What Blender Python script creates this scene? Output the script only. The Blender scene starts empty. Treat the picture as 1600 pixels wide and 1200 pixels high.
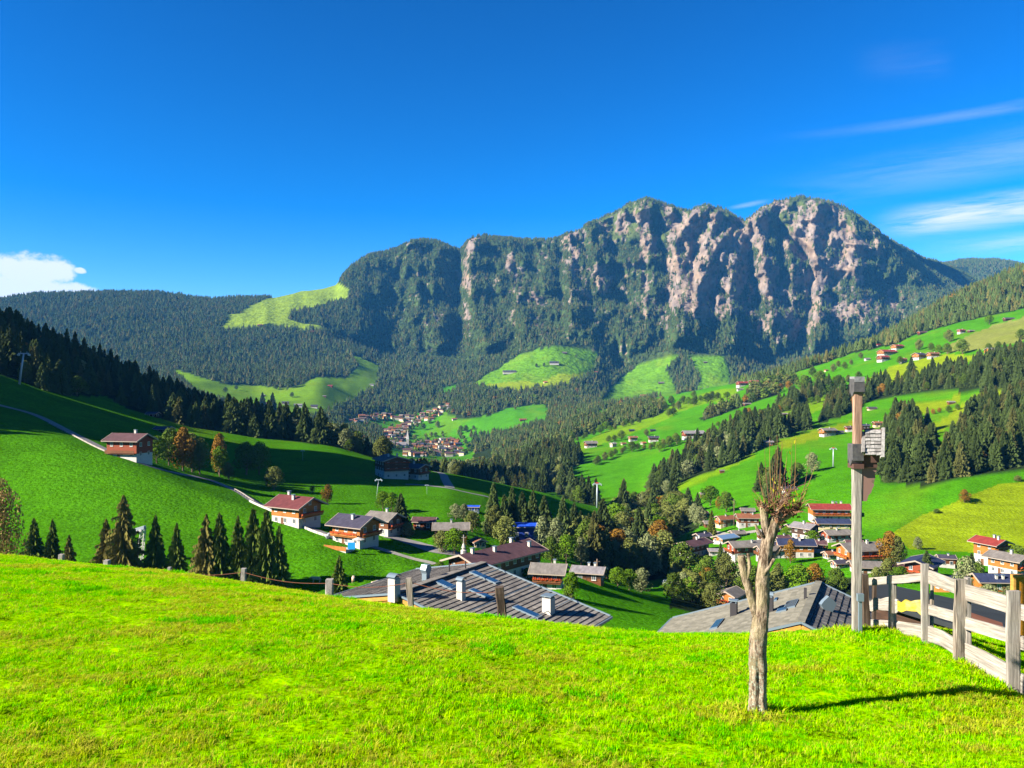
import bpy, math, random
import numpy as np
from mathutils import Vector, Matrix

SC = bpy.context.scene
COL = SC.collection
rnd = random.Random(7)
rng = np.random.default_rng(11)
F = 1256.0            # focal length in photograph pixels (1600 wide), level camera at the origin looking along +Y

# ------------------------------------------------------------------ camera, sky, sun, exposure
cam_d = bpy.data.cameras.new('camera'); cam = bpy.data.objects.new('camera', cam_d); COL.objects.link(cam)
cam_d.sensor_width = 36.0; cam_d.lens = 36.0 * F / 1600.0
cam_d.clip_start = 0.1; cam_d.clip_end = 40000
cam.location = (0, 0, 0); cam.rotation_euler = (math.radians(90), 0, 0)
SC.camera = cam

SUN_EL = math.radians(29.0)
SUN_A = math.radians(22.0)        # sun stands left of the view and this far behind the camera
sun_dir = Vector((-math.cos(SUN_EL) * math.cos(SUN_A), -math.cos(SUN_EL) * math.sin(SUN_A), math.sin(SUN_EL)))
sd = bpy.data.lights.new('sun', 'SUN'); sd.energy = 5.0; sd.angle = math.radians(0.5); sd.color = (1.0, 0.93, 0.80)
so = bpy.data.objects.new('sun', sd); COL.objects.link(so); so.rotation_euler = sun_dir.to_track_quat('Z', 'Y').to_euler()
so.location = (-200, -100, 150)

W = bpy.data.worlds.new('World'); SC.world = W; W.use_nodes = True
SC.view_settings.view_transform = 'Standard'; SC.view_settings.look = 'None'
SC.view_settings.gamma = 1.0; SC.view_settings.use_curve_mapping = False
SC.view_settings.exposure = 2.0
SC.render.engine = 'CYCLES'
cy = SC.cycles
cy.max_bounces = 5; cy.diffuse_bounces = 2; cy.glossy_bounces = 2; cy.transmission_bounces = 3; cy.volume_bounces = 0
cy.transparent_max_bounces = 6; cy.use_adaptive_sampling = False
try:
    cy.use_denoising = True; cy.denoiser = 'OPENIMAGEDENOISE'; cy.denoising_prefilter = 'ACCURATE'
except Exception: pass

def nd(nt, t, **kw):
    n = nt.nodes.new(t)
    for k, v in kw.items():
        if hasattr(n, k) and not k[0].isupper(): setattr(n, k, v)
        else: n.inputs[k.replace('_', ' ')].default_value = v
    return n
SKY_K = .50
def setup_world():
    nt = W.node_tree; nt.nodes.clear(); L = nt.links.new
    out = nt.nodes.new('ShaderNodeOutputWorld'); bg = nt.nodes.new('ShaderNodeBackground'); bg.inputs['Strength'].default_value = SKY_STRENGTH
    sky = nt.nodes.new('ShaderNodeTexSky'); sky.sky_type = 'NISHITA'; sky.sun_disc = False
    sky.sun_elevation = SUN_EL; sky.sun_rotation = math.atan2(sun_dir.x, sun_dir.y)
    sky.altitude = 1000; sky.air_density = 1.0; sky.dust_density = 0.3; sky.ozone_density = 3.5
    hs = nt.nodes.new('ShaderNodeHueSaturation'); hs.inputs['Saturation'].default_value = 1.22; hs.inputs['Value'].default_value = 1.0
    gm = nt.nodes.new('ShaderNodeGamma'); gm.inputs['Gamma'].default_value = 1.55
    L(sky.outputs[0], gm.inputs['Color']); tn = nt.nodes.new('ShaderNodeMixRGB'); tn.blend_type = 'MULTIPLY'; tn.inputs[0].default_value = 1; tn.inputs[2].default_value = (.82, .80, .86, 1); L(gm.outputs[0], tn.inputs[1]); L(tn.outputs[0], hs.inputs['Color'])
    # clouds: defined by direction, the cumulus low in the north-west and thin cirrus streaks in the north-east
    tc = nt.nodes.new('ShaderNodeTexCoord'); sp = nt.nodes.new('ShaderNodeSeparateXYZ'); L(tc.outputs['Generated'], sp.inputs[0])
    def m(op, a, b=None, c=None, clamp=False):
        n = nt.nodes.new('ShaderNodeMath'); n.operation = op; n.use_clamp = clamp
        for i, v in enumerate((a, b, c)):
            if v is None: continue
            if isinstance(v, (int, float)): n.inputs[i].default_value = v
            else: L(v, n.inputs[i])
        return n.outputs[0]
    def ss(x, a, b):
        n = nt.nodes.new('ShaderNodeMapRange'); n.interpolation_type = 'SMOOTHSTEP'
        L(x, n.inputs[0]); n.inputs[1].default_value = a; n.inputs[2].default_value = b
        return n.outputs[0]
    az = m('ARCTAN2', sp.outputs[0], sp.outputs[1]); el = m('ARCSINE', sp.outputs[2])
    cm = nt.nodes.new('ShaderNodeCombineXYZ'); L(az, cm.inputs[0]); L(el, cm.inputs[1])
    def noise(scale, sx=1, sy=1, detail=6, rough=.6, rot=0.0, dist=0.0):
        mp = nt.nodes.new('ShaderNodeMapping'); L(cm.outputs[0], mp.inputs[0]); mp.inputs['Scale'].default_value = (sx, sy, 1); mp.inputs['Rotation'].default_value = (0, 0, rot)
        n = nt.nodes.new('ShaderNodeTexNoise'); L(mp.outputs[0], n.inputs['Vector']); n.inputs['Scale'].default_value = scale
        n.inputs['Detail'].default_value = detail; n.inputs['Roughness'].default_value = rough; n.inputs['Distortion'].default_value = dist
        return n.outputs[0]
    def ang(u, v):
        x, z = (u - 800) / F, (600 - v) / F
        return math.atan2(x, 1), math.atan2(z, math.hypot(1, x))
    masks = []
    # cumulus: a few puffs
    cn = noise(30, 1, 1.3, 10, .62, 0, .2)
    puffs = [(-70, 425, 60, 36), (8, 430, 42, 28), (62, 424, 40, 24), (95, 426, 22, 18), (35, 450, 85, 20), (112, 448, 24, 8), (124, 423, 9, 5)]
    tot = None
    for (u, v, ru, rv) in puffs:
        a0, e0 = ang(u, v); k = F * 0.74
        dx = m('DIVIDE', m('SUBTRACT', az, a0), ru / k * .82); dy = m('DIVIDE', m('SUBTRACT', el, e0), rv / F * 1.1)
        d2 = m('ADD', m('MULTIPLY', dx, dx), m('MULTIPLY', dy, dy))
        g = m('SUBTRACT', 1.0, d2)
        tot = g if tot is None else m('MAXIMUM', tot, g)
    cum = ss(m('ADD', tot, m('MULTIPLY', m('SUBTRACT', cn, .5), 3.2)), 0.0, 0.75)
    masks.append((cum, 0.93))
    # cirrus streaks: bands along slightly rising lines
    wn = noise(7, 1, 9, 9, .62, math.radians(-13), .4)
    wn2 = noise(3, 1, 4, 4, .5, math.radians(-13))
    bands = [((1370, 356), (1640, 318), 26, .92, 1350, 1480), ((1460, 392), (1640, 376), 14, .42, 1400, 1600), ((1180, 222), (1640, 154), 9, .15, 1150, 1600),
             ((1250, 300), (1640, 225), 34, .20, 1150, 1600), ((1130, 330), (1200, 316), 4, .30, 1130, 1160, 1210), ((1330, 95), (1480, 90), 26, .03, 1320, 1400, 1500)]
    for (p, q, hw, st, us, ue, *ux) in bands:
        a0, e0 = ang(*p); a1, e1 = ang(*q); sl = (e1 - e0) / (a1 - a0)
        line = m('ADD', m('MULTIPLY', m('SUBTRACT', az, a0), sl), e0)
        d = m('ABSOLUTE', m('SUBTRACT', el, m('ADD', line, m('MULTIPLY', m('SUBTRACT', wn2, .5), .02))))
        core = ss(d, hw / F * 1.25, 0.0)
        fade = ss(az, ang(us, 350)[0], ang(ue, 350)[0])
        if ux: fade = m('MULTIPLY', fade, ss(az, ang(ux[0], 350)[0], ang(ux[0] - 40, 350)[0]))
        w = m('MULTIPLY', m('MULTIPLY', core, fade), ss(wn, .3, .62))
        masks.append((w, st))
    col = hs.outputs[0]
    for (mk, st) in masks:
        mx = nt.nodes.new('ShaderNodeMixRGB'); L(m('MULTIPLY', mk, st), mx.inputs[0]); L(col, mx.inputs[1])
        mx.inputs[2].default_value = CLOUD_COL
        col = mx.outputs[0]
    # cumulus belly a little darker than its top
    L(col, bg.inputs['Color']); L(bg.outputs[0], out.inputs['Surface'])
SKY_STRENGTH = 0.05 * SKY_K
CLOUD_COL = (10.4, 10.7, 11.4, 1)
setup_world()

# ------------------------------------------------------------------ helpers
def tag(o, label=None, cat=None, group=None, kind=None):
    if label: o['label'] = label
    if cat: o['category'] = cat
    if group: o['group'] = group
    if kind: o['kind'] = kind
    return o
def new_obj(name, data, parent=None):
    o = bpy.data.objects.new(name, data); COL.objects.link(o)
    if parent is not None: o.parent = parent
    return o
def empty(name, loc=(0, 0, 0), rz=0.0):
    o = bpy.data.objects.new(name, None); COL.objects.link(o); o.location = loc; o.rotation_euler = (0, 0, rz)
    o.empty_display_size = .3
    return o
def copy_tree(o, parent=None):
    c = o.copy(); COL.objects.link(c); c.parent = parent
    for ch in o.children: copy_tree(ch, c)
    return c

class MB:
    """collects boxes, bars, quads into one mesh"""
    def __init__(s): s.v = []; s.f = []; s.mi = []
    def poly(s, pts, mi=0):
        n = len(s.v); s.v += [tuple(p) for p in pts]; s.f.append(tuple(range(n, n + len(pts)))); s.mi.append(mi); return s
    def hexa(s, p, mi=0):      # 8 points: bottom 0-3, top 4-7 (counter-clockwise seen from above)
        n = len(s.v); s.v += [tuple(q) for q in p]
        for f in ((3, 2, 1, 0), (4, 5, 6, 7), (0, 1, 5, 4), (1, 2, 6, 5), (2, 3, 7, 6), (3, 0, 4, 7)):
            s.f.append(tuple(n + i for i in f)); s.mi.append(mi)
        return s
    def box(s, x0, x1, y0, y1, z0, z1, mi=0):
        return s.hexa([(x0, y0, z0), (x1, y0, z0), (x1, y1, z0), (x0, y1, z0), (x0, y0, z1), (x1, y0, z1), (x1, y1, z1), (x0, y1, z1)], mi)
    def bar(s, a, b, w, h=None, mi=0, up=(0, 0, 1)):
        a = Vector(a); b = Vector(b); d = (b - a)
        if d.length < 1e-6: return s
        d.normalize(); h = h or w; up = Vector(up)
        if abs(d.dot(up)) > .95: up = Vector((0, 1, 0))
        sx = d.cross(up).normalized() * w / 2; sz = sx.cross(d).normalized() * h / 2
        return s.hexa([a - sx - sz, a + sx - sz, b + sx - sz, b - sx - sz, a - sx + sz, a + sx + sz, b + sx + sz, b - sx + sz], mi)
    def tube(s, pts, rad, n=8, mi=0, cap=True):
        pts = [Vector(p) for p in pts]; rings = []
        if isinstance(rad, (int, float)): rad = [rad] * len(pts)
        ref = Vector((0.13, 1, 0.07)).normalized()
        for i, p in enumerate(pts):
            d = (pts[min(i + 1, len(pts) - 1)] - pts[max(i - 1, 0)]).normalized()
            r = ref if abs(d.dot(ref)) < .9 else Vector((1, 0, 0))
            a = d.cross(r).normalized(); b = d.cross(a).normalized()
            base = len(s.v)
            for k in range(n):
                t = 2 * math.pi * k / n
                s.v.append(tuple(p + (a * math.cos(t) + b * math.sin(t)) * rad[i]))
            rings.append(base)
        for i in range(len(rings) - 1):
            for k in range(n):
                s.f.append((rings[i] + k, rings[i] + (k + 1) % n, rings[i + 1] + (k + 1) % n, rings[i + 1] + k)); s.mi.append(mi)
        if cap:
            s.f.append(tuple(rings[0] + k for k in range(n))[::-1]); s.mi.append(mi)
            s.f.append(tuple(rings[-1] + k for k in range(n))); s.mi.append(mi)
        return s
    def mesh(s, name, mats, smooth=False):
        me = bpy.data.meshes.new(name); me.from_pydata(s.v, [], s.f)
        for mt in (mats if isinstance(mats, (list, tuple)) else [mats]): me.materials.append(mt)
        me.polygons.foreach_set('material_index', s.mi)
        if smooth: me.polygons.foreach_set('use_smooth', [True] * len(s.f))
        me.update(); return me
    def build(s, name, mats, parent=None, smooth=False):
        return new_obj(name, s.mesh(name, mats, smooth), parent)

def np_mesh(name, V, Fq, mats, smooth=False, col=None, colname='Col'):
    """mesh from numpy arrays: V (n,3), Fq (m,3|4)"""
    me = bpy.data.meshes.new(name); n, k = Fq.shape
    me.vertices.add(len(V)); me.vertices.foreach_set('co', V.astype(np.float32).ravel())
    me.loops.add(n * k); me.loops.foreach_set('vertex_index', Fq.astype(np.int32).ravel())
    me.polygons.add(n); me.polygons.foreach_set('loop_start', np.arange(0, n * k, k, dtype=np.int32))
    try: me.polygons.foreach_set('loop_total', np.full(n, k, dtype=np.int32))
    except Exception: pass
    if smooth: me.polygons.foreach_set('use_smooth', np.ones(n, dtype=bool))
    for mt in (mats if isinstance(mats, (list, tuple)) else [mats]): me.materials.append(mt)
    if col is not None:
        a = me.attributes.new(colname, 'FLOAT_COLOR', 'POINT'); a.data.foreach_set('color', col.astype(np.float32).ravel())
    me.update(calc_edges=True); me.validate(); return me

def hash2(ix, iy, seed):
    h = (ix.astype(np.int64) * 374761393 + iy.astype(np.int64) * 668265263 + seed * 1442695041) & 0xffffffff
    h = ((h ^ (h >> 13)) * 1274126177) & 0xffffffff
    return ((h ^ (h >> 16)) & 0xffffff) / float(0xffffff)
def vn(x, y, seed=0):
    ix, iy = np.floor(x), np.floor(y); fx, fy = x - ix, y - iy
    fx = fx * fx * (3 - 2 * fx); fy = fy * fy * (3 - 2 * fy)
    a = hash2(ix, iy, seed); b = hash2(ix + 1, iy, seed); c = hash2(ix, iy + 1, seed); d = hash2(ix + 1, iy + 1, seed)
    return (a * (1 - fx) + b * fx) * (1 - fy) + (c * (1 - fx) + d * fx) * fy
def fbm(x, y, seed=0, o=4, g=.5):
    s = 0; a = 1; t = 0
    for i in range(o): s = s + a * vn(x * 2 ** i + 17.3 * i, y * 2 ** i - 9.1 * i, seed + i); t += a; a *= g
    return s / t - .5
def ridged(x, y, seed=0, o=4):
    s = 0; a = 1; t = 0
    for i in range(o): s = s + a * (1 - abs(2 * vn(x * 2 ** i + 5.3 * i, y * 2 ** i + 3.1 * i, seed + i) - 1)); t += a; a *= .5
    return s / t
def inpoly(u, v, P):
    P = np.asarray(P, float); r = np.zeros(np.broadcast(u, v).shape, bool); n = len(P); j = n - 1
    for i in range(n):
        c = (P[i, 1] > v) != (P[j, 1] > v)
        with np.errstate(divide='ignore', invalid='ignore'):
            xx = (P[j, 0] - P[i, 0]) * (v - P[i, 1]) / (P[j, 1] - P[i, 1] + 1e-12) + P[i, 0]
        r ^= c & (u < xx); j = i
    return r

# ------------------------------------------------------------------ materials
def mat(name, base=(.5, .5, .5), rough=.85, spec=.2, noise=None, bump=None, objrand=0.0, attr=None, metal=0.0, coat=0.0, trans=0.0):
    """noise: list of (scale, amount, tint or None, stretch) layers; bump: (scale, strength, dist, stretch)"""
    m = bpy.data.materials.new(name); m.use_nodes = True; nt = m.node_tree; L = nt.links.new
    b = nt.nodes['Principled BSDF']; b.inputs['Roughness'].default_value = rough
    b.inputs['Specular IOR Level'].default_value = spec; b.inputs['Metallic'].default_value = metal
    if attr:
        a = nt.nodes.new('ShaderNodeAttribute'); a.attribute_name = attr; col = a.outputs['Color']
    else:
        r = nt.nodes.new('ShaderNodeRGB'); r.outputs[0].default_value = (*base, 1); col = r.outputs[0]
    tc = nt.nodes.new('ShaderNodeTexCoord')
    for (sc, amt, tint, st) in (noise or []):
        mp = nt.nodes.new('ShaderNodeMapping'); mp.inputs['Scale'].default_value = st or (1, 1, 1); L(tc.outputs['Object'], mp.inputs[0])
        n = nt.nodes.new('ShaderNodeTexNoise'); n.inputs['Scale'].default_value = sc; n.inputs['Detail'].default_value = 5; n.inputs['Roughness'].default_value = .62
        L(mp.outputs[0], n.inputs['Vector'])
        mr = nt.nodes.new('ShaderNodeMapRange'); mr.inputs[1].default_value = .32; mr.inputs[2].default_value = .68; L(n.outputs[0], mr.inputs[0])
        mx = nt.nodes.new('ShaderNodeMixRGB')
        if tint is None:
            mx.blend_type = 'MULTIPLY'; mx.inputs[0].default_value = 1
            mr.inputs[3].default_value = 1 - amt; mr.inputs[4].default_value = 1 + amt * .6
            L(col, mx.inputs[1]); L(mr.outputs[0], mx.inputs[2])
        else:
            mr.inputs[3].default_value = 0; mr.inputs[4].default_value = amt
            L(mr.outputs[0], mx.inputs[0]); L(col, mx.inputs[1]); mx.inputs[2].default_value = (*tint, 1)
        col = mx.outputs[0]
    if objrand:
        oi = nt.nodes.new('ShaderNodeObjectInfo'); mr = nt.nodes.new('ShaderNodeMapRange'); L(oi.outputs['Random'], mr.inputs[0])
        mr.inputs[3].default_value = 1 - objrand; mr.inputs[4].default_value = 1 + objrand
        mx = nt.nodes.new('ShaderNodeMixRGB'); mx.blend_type = 'MULTIPLY'; mx.inputs[0].default_value = 1; L(col, mx.inputs[1]); L(mr.outputs[0], mx.inputs[2]); col = mx.outputs[0]
    L(col, b.inputs['Base Color'])
    if bump:
        sc, stg, dist, st = bump
        mp = nt.nodes.new('ShaderNodeMapping'); mp.inputs['Scale'].default_value = st or (1, 1, 1); L(tc.outputs['Object'], mp.inputs[0])
        n = nt.nodes.new('ShaderNodeTexNoise'); n.inputs['Scale'].default_value = sc; n.inputs['Detail'].default_value = 6; L(mp.outputs[0], n.inputs['Vector'])
        bp = nt.nodes.new('ShaderNodeBump'); bp.inputs['Strength'].default_value = stg; bp.inputs['Distance'].default_value = dist
        L(n.outputs[0], bp.inputs['Height']); L(bp.outputs[0], b.inputs['Normal'])
    if trans:   # leaf translucency
        tr = nt.nodes.new('ShaderNodeBsdfTranslucent'); L(col, tr.inputs[0]); mxs = nt.nodes.new('ShaderNodeMixShader'); mxs.inputs[0].default_value = trans
        out = nt.nodes['Material Output']; L(b.outputs[0], mxs.inputs[1]); L(tr.outputs[0], mxs.inputs[2]); L(mxs.outputs[0], out.inputs['Surface'])
    return m
# ------------------------------------------------------------------ terrain: one sheet, surveyed along sight lines (distance Y, height z) and rebuilt in metres
# every curve: list of (u, Y, v or ('z', z)); v is the sight line at which that ground lies
def Zt(z): return ('z', z)
CUR = []
def curve(n, *pts): CUR.append((n, pts))
curve(1,  (0, .6, Zt(-1.66)))
curve(6,  (0, 5.4, Zt(-2.60)), (1600, 5.4, Zt(-2.66)))
curve(12, (0, 9, Zt(-3.10)), (600, 8.6, Zt(-3.12)), (900, 8, Zt(-3.2)), (1185, 8, 1115), (1400, 8, Zt(-3.32)), (1600, 8, Zt(-3.42)))
curve(16, (-1000, 30, Zt(-4.8)), (-300, 26, Zt(-4.8)), (0, 24, 868), (250, 22, 893), (380, 20.5, 910), (500, 19, 931), (640, 17, 951), (800, 16, 968), (950, 15, 984), (1040, 14, 991), (1200, 13, 990),
      (1340, 12, 984), (1394, 12.2, 984), (1445, 11.4, 1000), (1500, 10.6, 1022), (1583, 9.9, 1074), (1650, 9.3, 1105), (1900, 8.8, 1170), (3000, 8, Zt(-4)))
curve(4, (-300, 34, Zt(-8)), (0, 31, Zt(-8.0)), (500, 26, Zt(-8)), (950, 20, Zt(-7.6)), (1200, 18, Zt(-7.2)), (1340, 17, Zt(-6.6)), (1394, 17, Zt(-6.5)), (1445, 16, 984), (1500, 15, 990), (1583, 14, 1002), (1650, 13, 1012), (1900, 12, 1060))
curve(10, (-1000, 60, Zt(-10)), (-300, 60, Zt(-16)), (0, 60, Zt(-18)), (450, 55, Zt(-20)), (1300, 55, Zt(-21.5)), (1400, 45, Zt(-17.5)), (1600, 42, Zt(-16)), (3000, 42, Zt(-14)))
curve(12, (-1000, 150, Zt(-30)), (-300, 150, Zt(-36)), (0, 150, 915), (200, 150, 922), (400, 155, 935), (450, 158, 932), (520, 160, 928), (600, 152, 930), (700, 120, Zt(-36)), (760, 120, Zt(-37)), (900, 125, 985), (1000, 130, 985), (1100, 135, 985), (1200, 140, Zt(-44)), (1400, 140, Zt(-46)), (1600, 140, Zt(-44)), (2200, 140, Zt(-38)))
curve(14, (-1000, 190, Zt(-20)), (-300, 190, 780), (0, 190, 830), (200, 190, 832), (400, 190, 852), (500, 180, 873), (600, 175, 897), (650, 168, 898), (700, 163, Zt(-43)), (750, 165, Zt(-45)), (800, 168, Zt(-44)), (850, 172, 910), (900, 180, 897), (1000, 195, 925), (1100, 205, 947), (1150, 220, 950), (1200, 225, 945), (1300, 225, 940), (1400, 215, 925), (1500, 210, 918), (1600, 205, 912), (2200, 200, 880))
curve(18, (-1000, 250, Zt(0)), (-300, 250, 590), (0, 250, 668), (100, 246, 688), (200, 240, 716), (300, 228, 760), (400, 215, 797), (500, 200, 832), (560, 195, 850), (600, 190, 864), (650, 188, 874), (700, 190, 872), (800, 205, 874), (900, 215, 888), (950, 230, 912), (1000, 250, 918), (1100, 270, 900), (1150, 275, 886), (1200, 270, 872), (1300, 265, 873), (1400, 250, 885), (1500, 255, 888), (1600, 255, 885), (2200, 250, 850))
curve(18, (-1000, 300, Zt(15)), (-300, 300, 565), (0, 300, 633), (100, 290, 662), (200, 275, 696), (300, 265, 738), (400, 260, 768), (500, 250, 790), (600, 240, 805), (700, 250, 797), (800, 275, 812), (900, 300, 848), (1000, 330, 862), (1100, 320, 855), (1200, 310, 842), (1300, 310, 833), (1400, 290, 850), (1500, 290, 857), (1600, 290, 853), (2200, 310, 800))
curve(44, (-1000, 360, Zt(30)), (-300, 360, 520), (0, 360, 586), (60, 370, 608), (100, 380, 618), (200, 420, 640), (300, 430, 668), (400, 450, 682), (450, 440, 689), (480, 430, 693), (530, 420, 702), (590, 400, 722), (640, 400, 733), (700, 420, 740), (770, 440, 752), (850, 450, 770), (930, 460, 796), (1000, 450, 815), (1050, 440, 803), (1100, 430, 788), (1150, 425, 779), (1200, 430, 766), (1270, 420, 752), (1330, 380, 765), (1400, 350, 775), (1500, 350, 748), (1600, 360, 736), (2200, 380, 650))
curve(16, (-1000, 500, Zt(90)), (-300, 500, 470), (0, 500, 522), (100, 540, 562), (200, 580, 604), (300, 600, 646), (350, 620, 668), (400, 640, 687), (500, 640, 715), (600, 620, 745), (700, 600, 768), (800, 600, 775), (900, 600, 780), (1000, 600, 765), (1050, 600, 742), (1100, 600, 722), (1200, 620, 690), (1300, 600, 682), (1400, 540, 690), (1500, 500, 690), (1600, 490, 665), (2200, 500, 560))
curve(18, (-1000, 900, Zt(60)), (0, 900, Zt(-50)), (200, 900, Zt(-70)), (300, 900, Zt(-80)), (400, 950, Zt(-95)), (500, 950, 739), (600, 950, 748), (700, 950, 745), (800, 900, 738), (860, 870, 716), (900, 850, 705), (1000, 850, 694), (1100, 850, 676), (1200, 850, 648), (1300, 850, 618), (1400, 850, 590), (1500, 800, 572), (1600, 750, 560), (2200, 700, 470))
curve(16, (0, 1300, Zt(-60)), (200, 1300, Zt(-70)), (300, 1300, 645), (400, 1350, 655), (450, 1400, 662), (500, 1400, 675), (600, 1400, 703), (700, 1400, 722), (800, 1300, 708), (900, 1150, 680), (1000, 1100, 664), (1100, 1100, 640), (1200, 1100, 612), (1300, 1050, 585), (1400, 1050, 553), (1500, 1000, 530), (1600, 950, 515), (2200, 900, 420))
curve(16, (0, 1700, Zt(-20)), (200, 1700, 612), (300, 1700, 618), (400, 1800, 632), (500, 1800, 648), (580, 1750, 685), (650, 1700, 706), (720, 1700, 708), (800, 1650, 682), (850, 1600, 670), (900, 1500, 658), (1000, 1400, 641), (1100, 1400, 616), (1150, 1400, 600), (1200, 1350, 590), (1300, 1300, 563), (1400, 1300, 528), (1500, 1300, 495), (1600, 1250, 476), (2200, 1200, 380))
curve(14, (0, 2100, Zt(30)), (200, 2100, 595), (300, 2050, 595), (400, 2150, 608), (450, 2200, 600), (500, 2250, 590), (560, 2250, 618), (600, 2200, 638), (650, 2150, 648), (690, 2100, 644), (750, 2000, 641), (850, 2000, 634), (900, 1950, 640), (1000, 1900, 630), (1100, 1900, 608), (1150, 1800, 601), (1200, 1700, 602), (1300, 1600, 575), (1350, 1600, 545), (1400, 1600, 519), (1500, 1600, 461), (1600, 1600, 420), (2200, 1700, 340))
curve(16, (0, 2500, 570), (200, 2500, 560), (300, 2450, 567), (400, 2500, 572), (500, 2550, 570), (550, 2600, 560), (600, 2650, 578), (700, 2550, 600), (750, 2450, 598), (850, 2300, 600), (900, 2300, 604), (950, 2400, 618), (1000, 2350, 620), (1100, 2300, 612), (1150, 2400, 600), (1200, 2500, 604), (1300, 2600, 590), (1400, 2700, 565), (1500, 2600, 500), (1600, 2600, 470))
curve(16, (0, 2900, 510), (200, 2900, 503), (300, 2900, 508), (400, 2900, 512), (500, 2900, 512), (560, 2950, 540), (600, 3000, 555), (700, 2950, 560), (740, 2850, 568), (800, 2750, 548), (870, 2700, 538), (930, 2750, 545), (970, 2800, 575), (1050, 2700, 552), (1130, 2700, 555), (1200, 2900, 570), (1300, 3000, 555), (1400, 3100, 535), (1500, 3100, 510), (1600, 3100, 480))
SKYL = [(-300, 3300, 470), (0, 3300, 468), (60, 3350, 459), (100, 3400, 460), (150, 3400, 457), (240, 3400, 456), (290, 3400, 464), (330, 3400, 468), (380, 3400, 465), (430, 3400, 465), (470, 3450, 456), (505, 3450, 451), (525, 3480, 445),
  (535, 3500, 431), (550, 3550, 415), (575, 3620, 401), (600, 3650, 394), (625, 3700, 388), (640, 3720, 379), (660, 3720, 376), (680, 3720, 378), (700, 3720, 386), (720, 3730, 391), (735, 3720, 374), (760, 3720, 368), (790, 3750, 374), (820, 3760, 376), (860, 3760, 376), (880, 3740, 371),
  (900, 3720, 362), (930, 3740, 347), (960, 3760, 332), (985, 3780, 318), (1010, 3800, 311), (1030, 3800, 316), (1050, 3800, 323), (1078, 3800, 330), (1090, 3800, 325), (1105, 3800, 321), (1130, 3800, 327), (1148, 3800, 337), (1163, 3820, 347), (1175, 3820, 338), (1190, 3800, 325), (1210, 3800, 315),
  (1245, 3850, 308), (1270, 3850, 312), (1300, 3850, 318), (1320, 3850, 325), (1340, 3860, 338), (1360, 3880, 354), (1380, 3900, 368), (1400, 3900, 380), (1420, 3920, 392), (1445, 3950, 404), (1470, 3950, 412), (1500, 3950, 425), (1540, 3900, 445), (1600, 3900, 470), (2200, 3900, 420)]
curve(190, *SKYL)
curve(4, *[(u, Y + 250, Zt((600 - v) / F * Y - 120)) for (u, Y, v) in SKYL])
curve(6, (0, 5200, Zt(100)), (1380, 5200, Zt(500)), (1455, 5200, 416), (1480, 5200, 412), (1500, 5200, 407), (1560, 5200, 406), (1590, 5200, 411), (1660, 5200, 420), (2200, 5200, 440))
curve(3, (0, 6500, Zt(0)))
curve(0, (0, 7500, Zt(-60)))

US = np.concatenate([-np.geomspace(80, 2600, 46)[::-1] , np.arange(-76, 860, 3.0), np.arange(860, 1460, 2.2), np.arange(1460, 1681, 3.0), 1680 + np.geomspace(4, 2400, 40)])
NC = len(US)
def node_arrays():
    Ys, Zs = [], []
    for (n, pts) in CUR:
        u = np.array([p[0] for p in pts], float); Y = np.array([p[1] for p in pts], float)
        z = np.array([p[2][1] if isinstance(p[2], tuple) else (600 - p[2]) / F * p[1] for p in pts], float)
        r = z / Y      # interpolate the slope of the sight line so crests stay where they are
        lY = np.interp(US, u, np.log(Y)); rr = np.interp(US, u, r)
        if len(CUR) and n != 190:   # soften the kinks between survey columns
            k = np.hanning(15); k /= k.sum()
            if n in (16, 12, 18, 14, 10, 44):
                pad = 7
                lY = np.convolve(np.pad(lY, pad, mode='edge'), k, 'valid'); rr = np.convolve(np.pad(rr, pad, mode='edge'), k, 'valid')
        Ys.append(np.exp(lY)); Zs.append(rr * np.exp(lY))
    return np.array(Ys).T, np.array(Zs).T     # (NC, K)
NY, NZ = node_arrays()
K = NY.shape[1]
def hermite():
    h = np.diff(NY, axis=1); d = np.diff(NZ, axis=1) / h
    m = np.zeros_like(NZ); m[:, 0] = d[:, 0]; m[:, -1] = d[:, -1]
    w1 = 2 * h[:, 1:] + h[:, :-1]; w2 = h[:, 1:] + 2 * h[:, :-1]
    same = d[:, :-1] * d[:, 1:] > 0
    with np.errstate(divide='ignore', invalid='ignore'):
        hm = (w1 + w2) / (w1 / d[:, :-1] + w2 / d[:, 1:])
    m[:, 1:-1] = np.where(same, hm, 0.0)
    return h, d, m
H_, D_, M_ = hermite()
rowsY, rowsZ, rowK, rowT = [], [], [], []
for k in range(K - 1):
    n = CUR[k + 1][0] or 3
    for j in range(n):
        t = j / n
        h = H_[:, k]; t2, t3 = t * t, t * t * t
        rowsY.append(NY[:, k] + t * h)
        rowsZ.append((2 * t3 - 3 * t2 + 1) * NZ[:, k] + (t3 - 2 * t2 + t) * h * M_[:, k] + (-2 * t3 + 3 * t2) * NZ[:, k + 1] + (t3 - t2) * h * M_[:, k + 1])
        rowK.append(k); rowT.append(t)
rowsY.append(NY[:, -1]); rowsZ.append(NZ[:, -1]); rowK.append(K - 1); rowT.append(0)
TY = np.array(rowsY).T; TZ = np.array(rowsZ).T; rowK = np.array(rowK); rowT = np.array(rowT)
NR = TY.shape[1]
UU = np.repeat(US[:, None], NR, 1)
KC = [i for i, c in enumerate(CUR) if c[0] == 190][0]     # crest curve
def sst(x, a, b):
    t = np.clip((x - a) / (b - a), 0, 1); return t * t * (3 - 2 * t)
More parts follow.
